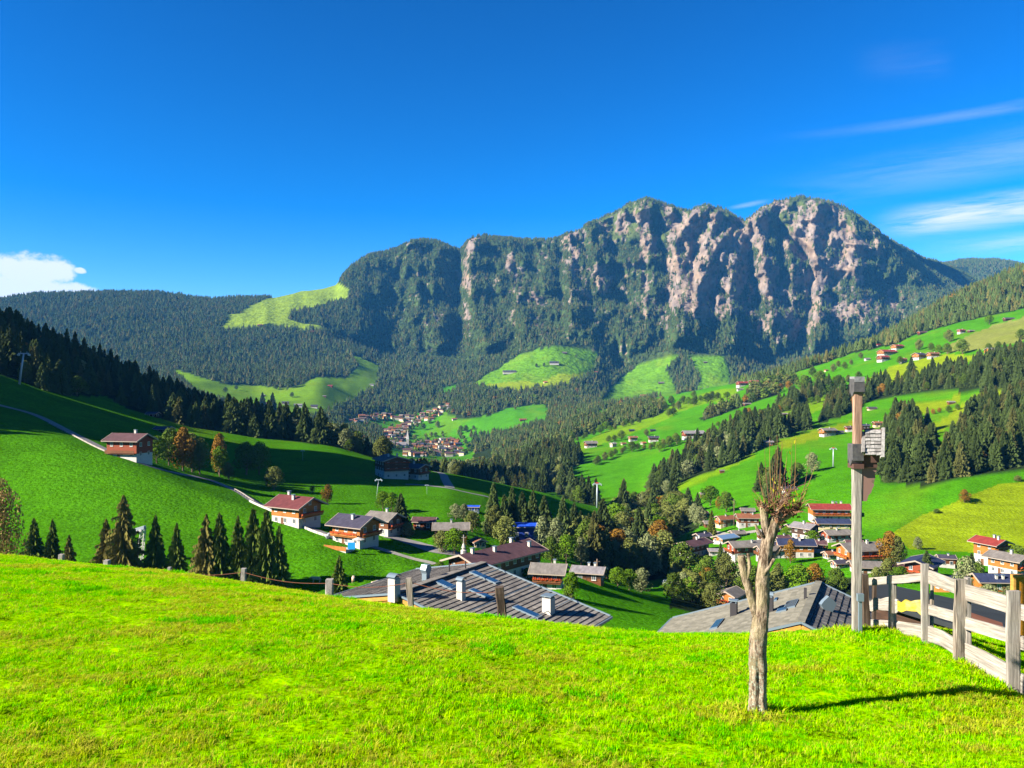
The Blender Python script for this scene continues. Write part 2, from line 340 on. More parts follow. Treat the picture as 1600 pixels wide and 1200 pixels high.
# relief: gentle noise everywhere, stronger on the far wooded slopes
TX = (UU - 800) / F * TY
near = sst(TY, 60, 400)
TZ += near * np.minimum(TY, 2500) * .0042 * fbm(TX / 90, TY / 90, 3, 3) * 1.6
TZ += .05 * fbm(TX / 1.3, TY / 1.3, 8, 3) * sst(TY, 3, 6) * (1 - sst(TY, 60, 100))
# wooded hill outside the frame on the left that keeps part of the slope in shade
hq = -TX * .375 + TY * .927
hill = 158 * sst(-TX, 200, 420) * sst(hq, 266, 316) * (1 - sst(hq, 378, 430)) + 105 * sst(-TX, 290, 520) * sst(hq, 455, 500) * (1 - sst(hq, 620, 760)) + 70 * sst(-TX, 230, 420) * sst(hq, 20, 150)
TZ += hill * sst(-UU, 20, 420) * (1 - sst(TY, 560, 900))
# massif: ribs and gullies (u, v polylines), positive comes toward the viewer
RIBS = [  # (points, amplitude m, half width px)
 ([(575, 400), (570, 440), (560, 500), (545, 545)], 110, 45),
 ([(640, 378), (640, 420), (655, 470), (670, 520), (680, 560)], 150, 34),
 ([(668, 378), (690, 430), (700, 490)], 80, 22),
 ([(742, 372), (733, 410), (735, 450), (745, 500), (765, 545)], 190, 28),
 ([(790, 376), (803, 410), (800, 440), (812, 490), (835, 540)], 110, 24),
 ([(835, 378), (850, 430), (860, 480)], 80, 22),
 ([(893, 364), (893, 400), (890, 440), (892, 478)], 190, 24),
 ([(930, 348), (925, 390), (935, 430), (960, 480), (985, 530)], 120, 30),
 ([(975, 325), (968, 360), (985, 410), (990, 460)], 100, 22),
 ([(1010, 312), (1003, 345), (1000, 365), (1012, 400), (1018, 440)], 120, 22),
 ([(1050, 324), (1045, 345), (1038, 370)], 70, 14),
 ([(1096, 324), (1075, 350), (1056, 378), (1050, 420), (1058, 470), (1062, 520)], 210, 28),
 ([(1125, 328), (1112, 360), (1098, 395), (1090, 430)], 110, 15),
 ([(1142, 365), (1128, 378), (1105, 420), (1090, 450), (1086, 490)], 170, 20),
 ([(1167, 350), (1160, 378), (1150, 410), (1142, 445), (1140, 490)], 150, 19),
 ([(1186, 330), (1184, 350), (1191, 380), (1195, 422), (1203, 467), (1208, 505)], 230, 22),
 ([(1228, 370), (1238, 400), (1236, 440), (1240, 480)], 70, 14),
 ([(1268, 315), (1250, 345), (1240, 372)], 110, 15),
 ([(1283, 318), (1275, 350), (1272, 392), (1276, 430), (1275, 470), (1282, 520)], 220, 24),
 ([(1302, 322), (1300, 355), (1296, 395), (1300, 420)], 90, 11),
 ([(1330, 330), (1332, 365), (1340, 400), (1345, 440), (1350, 480), (1360, 520)], 190, 40),
 ([(1362, 358), (1372, 380), (1398, 415), (1425, 440), (1450, 462), (1470, 485)], 260, 45)]
GUL = [([(716, 395), (714, 430), (718, 480), (715, 530), (705, 570)], 200, 17), ([(875, 395), (872, 430), (878, 470), (872, 500)], 150, 13), ([(1030, 350), (1040, 400), (1045, 450), (1040, 500), (1030, 540)], 190, 17),
 ([(1150, 345), (1146, 360), (1118, 400), (1110, 430)], 60, 9), ([(1178, 358), (1172, 400), (1178, 450), (1190, 510)], 90, 9), ([(1215, 338), (1225, 360), (1258, 395), (1268, 430), (1266, 475), (1250, 530)], 200, 14),
 ([(630, 395), (612, 440), (600, 500)], 60, 18), ([(958, 400), (945, 350)], 50, 10), ([(1095, 385), (1080, 400)], 60, 12)]
tm = (TY - NY[:, KC - 1:KC]) / (NY[:, KC:KC + 1] - NY[:, KC - 1:KC])
sel = (rowK == KC - 1)
mU = UU[:, sel]; mT = np.repeat(rowT[sel][None], NC, 0)
z0, z1 = NZ[:, KC - 1:KC], NZ[:, KC:KC + 1]; y0, y1 = NY[:, KC - 1:KC], NY[:, KC:KC + 1]
steep = sst(mU, 520, 620) * (1 - sst(mU, 1440, 1520))
hh = np.where(mT < .45, mT * .80, .36 + (mT - .45) * 1.42)   # wooded talus below, cliffs from mid height
hh = np.where(hh > .93, .93 + (hh - .93) * .33, hh); hh = hh / (.36 + .55 * 1.42 if False else 1.0)
hh = np.clip(hh, 0, None); hh = hh / hh[:, -1:] if hh.shape[1] else hh
hprof = steep * hh + (1 - steep) * (mT * .8 + .2 * np.sin(mT * math.pi / 2))
mz = z0 + (z1 - z0) * hprof
myb = y0 + (y1 - y0) * mT
mv = 600 - mz / myb * F
R = np.zeros_like(mT)
for lst, sg in ((RIBS, 1), (GUL, -1)):
    for (pts, A, w) in lst:
        p = np.array(pts, float); o = np.argsort(p[:, 1]); p = p[o]
        cu = np.interp(mv, p[:, 1], p[:, 0]) + 9 * fbm(mv / 22, mU * 0 + A, 5, 2)
        top, bot = p[0, 1], p[-1, 1]
        win = sst(mv, top - 22, top + 10) * (1 - sst(mv, bot - 10, bot + 55))
        ww = w * (.8 + .5 * np.clip((mv - top) / 120, 0, 1))
        R += sg * A * .54 * np.clip(1 - np.abs(mU - cu) / ww, 0, 1) * win
nsx = (mU - 800) * 2.9; 
warp = 60 * fbm(nsx / 200, mz / 200, 40, 2)
R += steep * 105 * (ridged((nsx + warp) / 95, mz / 210, 21, 4) - .5)
R += steep * 84 * (ridged((nsx - warp) / 58, mz / 80, 27, 4) - .5)
R += steep * 40 * (ridged((nsx + warp) / 30, mz / 60 , 31, 3) - .5)
R += (1 - steep) * 110 * (ridged((nsx + warp) / 260, mz / 500, 25, 3) - .5)
R += steep * 16 * np.sin(mz / 19 + 3 * fbm(nsx / 150, mz / 60, 77, 2)) * sst(mz, 150, 350)     # ledges
cw = np.minimum(sst(mT, 0, .12), .12 + .88 * (1 - sst(mT, .90, 1.0)))
R *= cw
# right flank falls away from the sun
bx = np.interp(mv, [325, 374, 419, 460, 500], [1345, 1378, 1412, 1452, 1490])
R -= np.clip(mU - bx, 0, 130) * 5.5 * sst(mv, 300, 330) * (1 - sst(mT, .9, 1.0) * .6) * (1 - sst(mv, 480, 540))
TY[:, sel] = myb - R
TZ[:, sel] = mz * (1 - .55 * R / myb)         # forward rock keeps its real height, so outlines shift a little with the ribs
# crest jaggedness
ji = np.where(sel)[0][-1] + 1
jag = 9 * fbm(US / 11, US * 0, 91, 5) * 2 * sst(US, 600, 700) * (1 - sst(US, 1400, 1450))
TZ[:, ji] += jag; TZ[:, ji - 1] += jag * .8; TZ[:, ji - 2] += jag * .5
TX = (UU - 800) / F * TY
TV = 600 - TZ / TY * F
runmin = np.minimum.accumulate(TV, axis=1)
visible = TV <= runmin + .8

# ------------------------------------------------------------------ ground queries
def ground(x, y):
    u = 800 + F * x / y
    i = int(np.clip(np.searchsorted(US, u) - 1, 0, NC - 2)); a = (u - US[i]) / (US[i + 1] - US[i])
    zs = [np.interp(y, TY[c], TZ[c]) for c in (i, i + 1)]
    return float(zs[0] * (1 - a) + zs[1] * a)
def locate(u, v, ya=20, yb=4500):
    """world point of the ground seen along sight line (u, v), nearest one between ya and yb"""
    i = int(np.clip(np.searchsorted(US, u), 0, NC - 1)); 
    y = TY[i]; vv = TV[i]; ok = np.where((y[:-1] >= ya) & (y[:-1] <= yb))[0]
    best = None
    for j in ok:
        if (vv[j] - v) * (vv[j + 1] - v) <= 0 and vv[j] >= vv[j + 1]:
            t = (v - vv[j]) / (vv[j + 1] - vv[j] + 1e-9); Y = y[j] + t * (y[j + 1] - y[j]); best = Y; break
    if best is None:
        j = ok[np.argmin(np.abs(vv[ok] - v))]; best = y[j]
    X = (u - 800) / F * best
    return X, float(best), ground(X, best)

# ------------------------------------------------------------------ land cover
# tints are base colours of the turf itself
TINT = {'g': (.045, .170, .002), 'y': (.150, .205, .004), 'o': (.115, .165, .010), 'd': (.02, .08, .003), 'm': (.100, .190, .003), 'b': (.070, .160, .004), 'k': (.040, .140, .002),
        'n': (.190, .370, .0), 'f': (.016, .026, .008), 'r': (.2, .17, .14), 'w': (.150, .165, .035), 'p': (.25, .25, .25)}
MEADOWS = [  # (tint, Ymin, Ymax, polygon)
 ('o', 2300, 3700, [(338, 516), (356, 500), (352, 492), (375, 490), (385, 480), (410, 470), (430, 460), (470, 453), (505, 447), (525, 440), (545, 452), (540, 468), (520, 472), (500, 477), (480, 482), (455, 487), (450, 498), (470, 505), (500, 508), (505, 518), (470, 516), (440, 511), (400, 512), (370, 517)]),
 ('m', 1150, 2700, [(262, 575), (300, 585), (350, 600), (400, 603), (450, 608), (500, 590), (540, 590), (560, 575), (548, 558), (585, 550), (600, 555), (590, 570), (590, 600), (560, 620), (530, 635), (500, 650), (470, 660), (430, 655), (400, 648), (350, 632), (300, 612)]),
 ('g', 1500, 2400, [(545, 657), (590, 646), (640, 652), (655, 662), (600, 672), (560, 668)]),
 ('g', 1200, 2300, [(625, 690), (650, 665), (690, 640), (698, 630), (697, 648), (720, 655), (760, 650), (800, 637), (850, 631), (857, 640), (850, 660), (810, 672), (770, 680), (740, 688), (690, 690)]),
 ('g', 900, 1750, [(640, 712), (700, 708), (740, 700), (742, 712), (700, 722), (650, 722)]),
 ('b', 1800, 3100, [(735, 604), (770, 580), (810, 555), (850, 543), (900, 538), (928, 543), (937, 560), (925, 578), (905, 592), (885, 603), (840, 606), (800, 612), (760, 607)]),
 ('y', 1800, 3100, [(762, 600), (800, 596), (850, 597), (870, 585), (915, 583), (900, 596), (870, 604), (800, 612), (760, 607)]),
 ('g', 1800, 2800, [(680, 611), (712, 600), (708, 611), (690, 618)]),
 ('b', 1750, 3100, [(932, 634), (960, 600), (990, 575), (1020, 555), (1045, 551), (1062, 556), (1040, 580), (1050, 595), (1058, 617), (1040, 620), (1010, 624), (970, 630)]),
 ('b', 1750, 3100, [(1075, 556), (1100, 553), (1130, 556), (1135, 570), (1140, 590), (1138, 606), (1100, 612), (1085, 612), (1095, 590), (1080, 570)]),
 ('g', 560, 2300, [(830, 770), (850, 702), (900, 670), (940, 640), (1000, 627), (1050, 618), (1100, 606), (1150, 598), (1200, 596), (1250, 580), (1330, 553), (1390, 540), (1430, 520), (1500, 502), (1700, 455), (2300, 380), (2300, 1000), (1000, 900)]),
 ('m', 560, 2300, [(1010, 655), (1060, 628), (1110, 612), (1150, 605), (1150, 620), (1100, 632), (1050, 648), (1005, 665)]),
 ('y', 560, 2000, [(1350, 596), (1390, 575), (1440, 562), (1480, 553), (1540, 555), (1480, 578), (1430, 592), (1380, 602)]),
 ('w', 560, 2000, [(1470, 545), (1500, 530), (1560, 505), (1700, 470), (1700, 520), (1600, 532), (1540, 545), (1480, 552)]),
 ('y', 480, 1300, [(1430, 680), (1480, 650), (1530, 612), (1600, 600), (1590, 640), (1500, 670), (1460, 690)]),
]
FORESTS = [ # (kind mix 0 conifer..1 broadleaf, density factor, Ymin, Ymax, polygon); kinds: 0 conifer, 1 broadleaf
 (0.02, 1, 1200, 2400, [(1380, 542), (1392, 520), (1440, 480), (1500, 440), (1560, 415), (1600, 400), (2300, 330), (2300, 430), (1700, 462), (1600, 486), (1550, 492), (1500, 503), (1460, 515), (1430, 523), (1400, 537)]),
 (0.12, 1, 560, 1500, [(1385, 596), (1430, 600), (1455, 580), (1490, 570), (1530, 560), (1570, 553), (1700, 535), (1700, 600), (1540, 612), (1500, 612), (1440, 614), (1400, 618), (1350, 630), (1310, 655), (1280, 662), (1275, 648), (1300, 620), (1330, 606), (1345, 612), (1370, 600)]),
 (0.05, 1.1, 330, 1000, [(1374, 752), (1373, 700), (1378, 680), (1400, 655), (1430, 650), (1445, 700), (1490, 688), (1510, 655), (1530, 625), (1600, 600), (1800, 560), (1800, 700), (1600, 738), (1540, 742), (1500, 750), (1450, 762)]),
 (0.25, 1, 430, 1300, [(1010, 772), (1030, 735), (1060, 715), (1100, 692), (1140, 668), (1180, 655), (1215, 652), (1225, 672), (1215, 690), (1180, 704), (1150, 722), (1100, 740), (1060, 756), (1030, 780), (1005, 792)]),
 (0.0, 1, 560, 1300, [(1223, 668), (1262, 661), (1266, 669), (1225, 680)], 'thin'),
 (0.4, 1, 380, 700, [(1190, 772), (1180, 745), (1250, 728), (1265, 718), (1290, 735), (1275, 748), (1240, 758), (1200, 782)]),
 (0.5, .8, 700, 2300, [(925, 652), (960, 642), (1010, 627), (1042, 640), (1020, 652), (960, 667), (900, 684), (850, 700), (858, 684)], 'thin'),
 (0.5, .8, 700, 2000, [(1088, 652), (1130, 637), (1180, 613), (1218, 602), (1216, 616), (1180, 628), (1140, 643), (1100, 657)], 'thin'),
 (0.4, .9, 700, 2000, [(1210, 640), (1240, 622), (1290, 600), (1300, 612), (1270, 628), (1240, 640), (1215, 648)], 'thin'),
 (0.9, .5, 700, 2000, [(1160, 612), (1215, 590), (1245, 588), (1240, 602), (1200, 612)], 'thin'),
 (0.35, 1, 500, 1500, [(700, 700), (760, 688), (800, 688), (870, 702), (905, 706), (915, 722), (880, 737), (900, 764), (950, 775), (1000, 785), (990, 805), (930, 800), (860, 769), (760, 753), (700, 738)]),
 (0.25, .9, 440, 1250, [(400, 680), (500, 655), (500, 698), (470, 694), (400, 690)]),
 (0.88, .8, 440, 1250, [(500, 655), (620, 690), (745, 712), (745, 748), (700, 742), (600, 728), (520, 702), (500, 698)], 'thin'),
 (0.1, 1, 360, 1200, [(-2600, 300), (-300, 430), (0, 470), (200, 560), (300, 605), (400, 640), (480, 670), (470, 690), (400, 684), (300, 668), (235, 650), (200, 640), (165, 618), (140, 620), (100, 618), (60, 607), (30, 596), (0, 586), (-300, 520), (-2600, 400)]),
 (0.85, .8, 150, 560, [(935, 830), (960, 785), (1010, 770), (1060, 782), (1098, 800), (1092, 826), (1050, 842), (1036, 870), (1045, 905), (1000, 912), (930, 898), (915, 880), (880, 832), (915, 825)]),
 (0.92, .62, 110, 275, [(1046, 950), (1050, 908), (1110, 906), (1200, 902), (1345, 902), (1345, 952), (1200, 952), (1110, 960)]),
]
COLR = np.zeros((NC, NR, 3)); 
COVER = np.full((NC, NR), 1, int)        # 0 meadow, 1 forest, 2 rock
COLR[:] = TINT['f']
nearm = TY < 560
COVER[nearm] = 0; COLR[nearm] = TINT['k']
for (t, a, b, P) in MEADOWS:
    wob = 3.0 * fbm(TX / 25, TY / 40, 12, 3)
    m = inpoly(UU + 2 * wob, TV + wob, P) & (TY > a) & (TY < b); COVER[m] = 0; COLR[m] = TINT[t]
# near valley meadows, right of the river: fresher, brighter green turf; a mown yellow strip field
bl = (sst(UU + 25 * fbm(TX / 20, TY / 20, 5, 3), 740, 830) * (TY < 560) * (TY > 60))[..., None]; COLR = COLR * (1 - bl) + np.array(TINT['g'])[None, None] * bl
for (t, a, b, P) in [('y', 150, 420, [(1395, 832), (1440, 805), (1480, 790), (1520, 772), (1560, 757), (1600, 752), (1800, 715), (1800, 872), (1600, 868), (1500, 862), (1420, 858)]),
                     ('m', 330, 700, [(1005, 790), (1060, 752), (1110, 727), (1170, 700), (1180, 712), (1120, 742), (1060, 770), (1015, 798)])]:
    m = inpoly(UU, TV, P) & (TY > a) & (TY < b); COLR[m] = np.array(TINT[t])
TREEK = np.full((NC, NR), .03); TREED = np.where(COVER == 1, 1.0, 0.0)
for (kf, df, a, b, P, *th) in FORESTS:
    wob = 3.0 * fbm(TX / 25, TY / 40, 13, 3)
    m = inpoly(UU + wob, TV + wob, P) & inpoly(UU + wob, TV + wob - (.12 if th else .5) * 15 / TY * F * (TY > 300), P) & (TY > a) & (TY < b)
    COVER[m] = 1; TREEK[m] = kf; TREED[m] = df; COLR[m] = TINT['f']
# mixed wood near the valley floor
low = (COVER == 1) & (TY > 1000) & (TV > 600) & (UU > 480) & (UU < 1000); TREEK[low] = .16
# rock on the massif
RBL = [(648, 385, 14, 9), (735, 385, 10, 28), (733, 420, 9, 30), (728, 500, 6, 40), (795, 410, 10, 20), (812, 425, 8, 8), (890, 372, 16, 18), (893, 410, 14, 26), (905, 440, 16, 28), (893, 470, 14, 12), (935, 436, 22, 18), (835, 470, 20, 12), (775, 495, 12, 9), (838, 500, 14, 9), (665, 425, 14, 8),
 (970, 345, 12, 16), (1005, 352, 9, 22), (1015, 385, 14, 16), (1050, 345, 9, 22), (1095, 335, 20, 26), (1070, 370, 20, 34), (1055, 410, 16, 36), (1052, 455, 10, 40), (1085, 400, 24, 34), (1105, 430, 24, 30), (1090, 470, 22, 30), (1110, 482, 46, 16), (1130, 395, 18, 28), (1145, 440, 16, 34), (1160, 372, 18, 20), (1172, 480, 14, 14), (1200, 505, 18, 16),
 (1187, 345, 14, 24), (1192, 375, 9, 26), (1197, 425, 10, 36), (1215, 320, 22, 12), (1250, 345, 14, 24), (1272, 365, 20, 56), (1298, 350, 22, 40), (1250, 385, 14, 14), (1280, 430, 14, 40), (1275, 470, 12, 40), (1330, 380, 18, 28), (1345, 480, 16, 14), (1360, 500, 14, 30), (1310, 490, 16, 20), (1245, 520, 16, 16), (1222, 520, 14, 14), (1320, 415, 16, 20), (1040, 500, 8, 24), (1072, 325, 8, 8), (1390, 470, 10, 18), (1160, 410, 14, 22), (1118, 365, 16, 24)]
rb = np.zeros((NC, NR))
onm = (rowK == KC - 1)[None] & (UU > 560) & (UU < 1440)
for (u, v, ru, rv) in RBL:
    d = ((UU - u) / ru / 1.25) ** 2 + ((TV - v) / rv / 1.2) ** 2; rb = np.maximum(rb, np.clip(1.35 - d, 0, 1))
wu = UU + 16 * fbm(UU / 14, TV / 20, 44, 4); wv = TV + 26 * fbm(UU / 12, TV / 16, 45, 4)
rb = np.zeros((NC, NR))
for (u, v, ru, rv) in RBL:
    d = ((wu - u) / ru / 1.15) ** 2 + ((wv - v) / rv / 1.15) ** 2; rb = np.maximum(rb, np.clip(1.3 - d, 0, 1))
rn = fbm(UU / 3.2, TV / 6, 51, 4) * 1.7 + fbm(UU / 16, TV / 26, 57, 3) * 1.3
upper = sst(TZ, 200, 420) * sst(UU, 860, 960) * (1 - sst(UU, 1340, 1400))
rsc = rb * .74 + rn * 1.45 + .10 * upper + .40 * sst(UU, 1020, 1060) * (1 - sst(UU, 1330, 1400)) * sst(TV, 325, 350) * (1 - sst(TV, 480, 540)) - .12 * (UU < 870) - .35 * sst(TV, 490, 540)
rock = onm & (rsc > .50)
ROCKF = np.clip((rsc - .40) / .25, 0, 1) * onm
gr = np.array([.050, .066, .016]); bush = np.array([.022, .034, .009])
alp = onm & (TV < 372 + 14 * fbm(UU / 30, UU * 0, 3, 2)) & (UU > 930) & (UU < 1340)
COLR[alp] = gr * (.7 + .8 * (fbm(UU / 8, TV / 8, 61, 3) + .5))[alp][:, None]
under = onm & ~alp
COLR[under] = (bush[None] * (1 + .9 * sst(rn, -.2, .3)[under][:, None]))
rc = np.array([.160, .120, .092])[None, None] * (.42 + 1.15 * (fbm(UU / 4.2, TV / 8, 71, 4) + .5))[..., None]
rc = rc * np.array([1.0, 1 , 1])[None, None] + .05 * fbm(UU / 12, TV / 12, 73, 3)[..., None] * np.array([1.2, .3, -.6])
wgt = np.where(rock, np.clip(ROCKF * 1.2, .35, 1), 0)[..., None]
COLR = COLR * (1 - wgt) + np.clip(rc, .03, .6) * wgt
COVER[rock] = 2; TREED[rock] = .10; TREED[alp & ~rock] = .16
tsel = onm & ~rock & ~alp & (UU > 860); TREED[tsel] *= np.clip(1.25 - 1.1 * sst(rn, 0, .35), .25, 1)[tsel]
# far right rear ridge and shaded flank
flank = (rowK == KC - 1)[None] & (UU > 1410) & (TV < 480); TREED[flank] = 1
# turf variation: paler and drier patches, mowing bands that run across the slope
var = 1 + .28 * fbm(TX / 30, TY / 30, 81, 3) + .12 * fbm(TX / 5, TY / 5, 82, 3)
mdw = COVER == 0
for Py in ([(1060, 735), (1110, 712), (1170, 690), (1180, 697), (1120, 722), (1070, 745)], [(900, 660), (950, 648), (1000, 640), (1000, 648), (940, 662)], [(1215, 690), (1290, 668), (1345, 655), (1345, 668), (1290, 682), (1220, 702)], [(1380, 650), (1430, 632), (1500, 618), (1500, 630), (1430, 648), (1385, 664)]):
    yy = inpoly(UU, TV, Py) & (TY > 450) & (TY < 1600) & mdw; COLR[yy] = np.array(TINT['y']) * .9
yf = inpoly(UU, TV, [(880, 705), (960, 668), (1020, 650), (1060, 640), (1050, 652), (980, 680), (900, 708)]) & (TY > 600) & (TY < 1600) & mdw; COLR[yf] = TINT['m']
yf = inpoly(UU, TV, [(1180, 655), (1260, 625), (1345, 602), (1345, 616), (1270, 645), (1200, 668)]) & (TY > 600) & (TY < 1600) & mdw; COLR[yf] = TINT['m']
for (P, s0) in (([(530, 668), (545, 652), (600, 644), (640, 650), (700, 630), (706, 642), (655, 668), (600, 672)], 0), ([(594, 672), (622, 664), (642, 660), (642, 696), (600, 700)], 0), ([(612, 690), (640, 684), (735, 682), (740, 722), (630, 722), (600, 706)], 0)):
    m = inpoly(UU, TV, P) & (TY > 1150) & (TY < 2500); COVER[m] = 0; COLR[m] = np.array(TINT['g']) * .8; TREED[m] = .10; TREEK[m] = .8
m = inpoly(UU, TV, [(590, 700), (745, 700), (745, 735), (590, 735)]) & (TY > 1000) & (TY < 1450); TREED[m] *= .25
mdw = COVER == 0
fld = inpoly(UU, TV, [(1395, 832), (1440, 805), (1480, 790), (1520, 772), (1560, 757), (1600, 752), (1800, 715), (1800, 872), (1600, 868), (1500, 862), (1420, 858)]) & (TY > 150) & (TY < 420)
COLR[fld] *= (1 + .55 * fbm(TZ * 1.1 + TX * .05, TX * .035 + TY * .01, 141, 2))[fld][:, None]
mow = 1 + .16 * fbm(TZ * .45 + TX * .02, TX * .02, 143, 2) * (TY > 150); COLR[mdw] *= mow[mdw][:, None]
COLR[mdw] *= var[mdw][:, None]
dry = sst(fbm(TX / 55, TY / 70, 85, 3), .06, .26) * np.where(TY > 80, .5, .0) * mdw
COLR = COLR * (1 - dry[..., None] * .6) + np.array([.13, .175, .008])[None, None] * dry[..., None] * .6
# bare earth banks at some wood edges
# the knoll the photographer stands on
kn = TY < NY[:, 3:4] * 1.35
COLR[kn] = np.array(TINT['n']) * (.9 + .35 * fbm(TX / 1.5, TY / 1.5, 95, 3))[kn][:, None]
BASE_H = {}
def grid_faces(nc, nr):
    i = np.arange(nc - 1)[:, None] * nr + np.arange(nr - 1)[None]
    return np.stack([i, i + nr, i + nr + 1, i + 1], -1).reshape(-1, 4)
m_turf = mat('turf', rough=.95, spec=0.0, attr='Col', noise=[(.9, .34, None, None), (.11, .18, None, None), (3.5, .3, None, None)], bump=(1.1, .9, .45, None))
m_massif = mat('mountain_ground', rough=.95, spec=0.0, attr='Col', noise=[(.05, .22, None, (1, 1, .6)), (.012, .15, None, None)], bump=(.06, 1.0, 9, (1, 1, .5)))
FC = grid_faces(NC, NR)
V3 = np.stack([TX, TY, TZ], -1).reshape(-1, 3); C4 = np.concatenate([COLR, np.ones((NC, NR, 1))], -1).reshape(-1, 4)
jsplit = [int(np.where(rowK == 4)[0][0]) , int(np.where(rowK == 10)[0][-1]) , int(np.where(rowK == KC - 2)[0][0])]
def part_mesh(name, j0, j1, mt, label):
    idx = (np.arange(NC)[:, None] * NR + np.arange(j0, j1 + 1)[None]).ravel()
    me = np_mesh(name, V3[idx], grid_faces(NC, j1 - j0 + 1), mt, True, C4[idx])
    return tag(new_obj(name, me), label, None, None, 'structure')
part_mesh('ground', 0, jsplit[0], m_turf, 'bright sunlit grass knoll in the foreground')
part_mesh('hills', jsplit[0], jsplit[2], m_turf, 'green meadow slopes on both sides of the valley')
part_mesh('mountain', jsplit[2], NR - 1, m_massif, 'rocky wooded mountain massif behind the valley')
# haze
hb = MB(); hb.box(-20800, 20500, -300, 7600, float(TZ.min()) - 1.5, float(TZ.max()) + 45)
print('z range', TZ.min(), TZ.max(), 'x', TX.min(), TX.max())
mh = bpy.data.materials.new('haze_air'); mh.use_nodes = True; nt = mh.node_tree; nt.nodes.clear()
o_ = nt.nodes.new('ShaderNodeOutputMaterial'); pv = nt.nodes.new('ShaderNodeVolumePrincipled'); pv.inputs['Color'].default_value = (.08, .42, 1.0, 1)
pv.inputs['Density'].default_value = 0.000034; pv.inputs['Anisotropy'].default_value = 0.0
nt.links.new(pv.outputs[0], o_.inputs['Volume'])
tag(hb.build('haze', mh), 'pale blue air haze filling the valley', None, None, 'stuff')
# ------------------------------------------------------------------ tree prototypes
def needle_mat(name, base, var=.32):
    return mat(name, base, rough=.8, spec=.04, objrand=var, noise=[(.35, .35, None, None)], trans=.12)
m_needle = needle_mat('spruce_needles', (.042, .062, .015)); m_needle_b = needle_mat('spruce_needles_brown', (.066, .068, .018)); m_needle_y = needle_mat('larch_needles', (.09, .10, .014))
m_bark = mat('bark', (.13, .09, .06), rough=.95, noise=[(6, .5, None, (1, 1, .25))])
m_leaf = needle_mat('green_leaves', (.070, .110, .012)); m_leaf2 = needle_mat('olive_leaves', (.115, .130, .030)); m_leaf3 = needle_mat('autumn_leaves', (.19, .10, .014)); m_leaf4 = needle_mat('fresh_leaves', (.08, .15, .006)); m_leafp = needle_mat('pale_leaves', (.16, .18, .075))

def conifer_far(seed, mats, h=1.0, w=.17):
    """small spruce, 1 m tall: stacked ragged skirts"""
    r = random.Random(seed); mb = MB(); n = 6; lv = 7
    mb.tube([(0, 0, 0), (0, 0, .3)], .012, 4, 1, False)
    for l in range(lv):
        t = l / lv; z0 = .06 + t * .78; rad = w * (1 - t) ** .9 * r.uniform(.85, 1.15) + .012; hh = .30 * (1 - .45 * t)
        b = len(mb.v); off = r.random() * 6
        mb.v.append((r.uniform(-.01, .01), r.uniform(-.01, .01), min(1, z0 + hh)))
        for k in range(n * 2):
            a = off + math.pi * k / n; q = rad * (1.1 if k % 2 else .55) * r.uniform(.75, 1.2)
            mb.v.append((q * math.cos(a), q * math.sin(a), z0 + (-.035 if k % 2 else .03) + r.uniform(-.02, .02)))
        for k in range(n * 2):
            mb.f.append((b, b + 1 + k, b + 1 + (k + 1) % (n * 2))); mb.mi.append(0)
    return mb
def conifer_near(seed, w=.19, lean=0.0, dens=1.0, sparse=0.0, fine=False):
    """detailed spruce crown, 1 m tall: whorls of drooping boughs made of needle sprays. returns trunk MB, crown MB"""
    r = random.Random(seed); tr = MB(); cr = MB()
    tr.tube([(0, 0, -.02), (0, 0, .5), (0, 0, .985)], [.014, .009, .002], 6)
    z = .05 + sparse * .1; nw = 0
    while z < .985:
        t = (z - .05) / .95; L = w * (1 - t) ** .82 * (.92 + .16 * r.random()) + .006
        nb = max(5, int((12 if t < .6 else 8) * dens)); a0 = r.random() * 6
        for k in range(nb):
            if r.random() < sparse * .5: continue
            a = a0 + 2 * math.pi * k / nb + r.uniform(-.3, .3); l = L * r.choice([.55, .8, 1.0, 1.0, 1.1, 1.3]) * r.uniform(.85, 1.1)
            ca, sa = math.cos(a), math.sin(a); dz = -.22 * l * r.uniform(.6, 1.5) + (.25 * l if t > .8 else 0)
            m = (4 if l > .06 else 2) + (3 if fine else 0)
            for i in range(m):     # sprays along the bough
                f0 = (i + .15) / m; f1 = (i + 1.25) / m
                p0 = (ca * l * f0, sa * l * f0, z + dz * f0 * f0 + .01); p1 = (ca * l * f1, sa * l * f1, z + dz * f1 * f1 - .012)
                wd = (l * .20 * (1.15 - .5 * f0) * r.uniform(.7, 1.3) + .006) * (.55 if fine else 1)
                px, py = -sa * wd, ca * wd; drop = -.030 * r.uniform(.5, 1.6) - .1 * wd
                cr.poly([p0, (p1[0] * .85 + px, p1[1] * .85 + py, p1[2] + drop), p1])
                cr.poly([p0, p1, (p1[0] * .85 - px, p1[1] * .85 - py, p1[2] + drop)])
                if l > .05: cr.poly([p0, p1, ((p0[0] + p1[0]) / 2 + px * .2, (p0[1] + p1[1]) / 2 + py * .2, (p0[2] + p1[2]) / 2 - .032 * r.uniform(.6, 1.5))])
        z += (.7 if fine else 1) * (.027 - .010 * t) * r.uniform(.8, 1.2) / (dens ** .3); nw += 1
    cr.poly([(.006, 0, .95), (-.004, .005, .95), (0, 0, 1.0)]); cr.poly([(0, .006, .95), (0, -.006, .95), (0, 0, 1.0)])
    return tr, cr
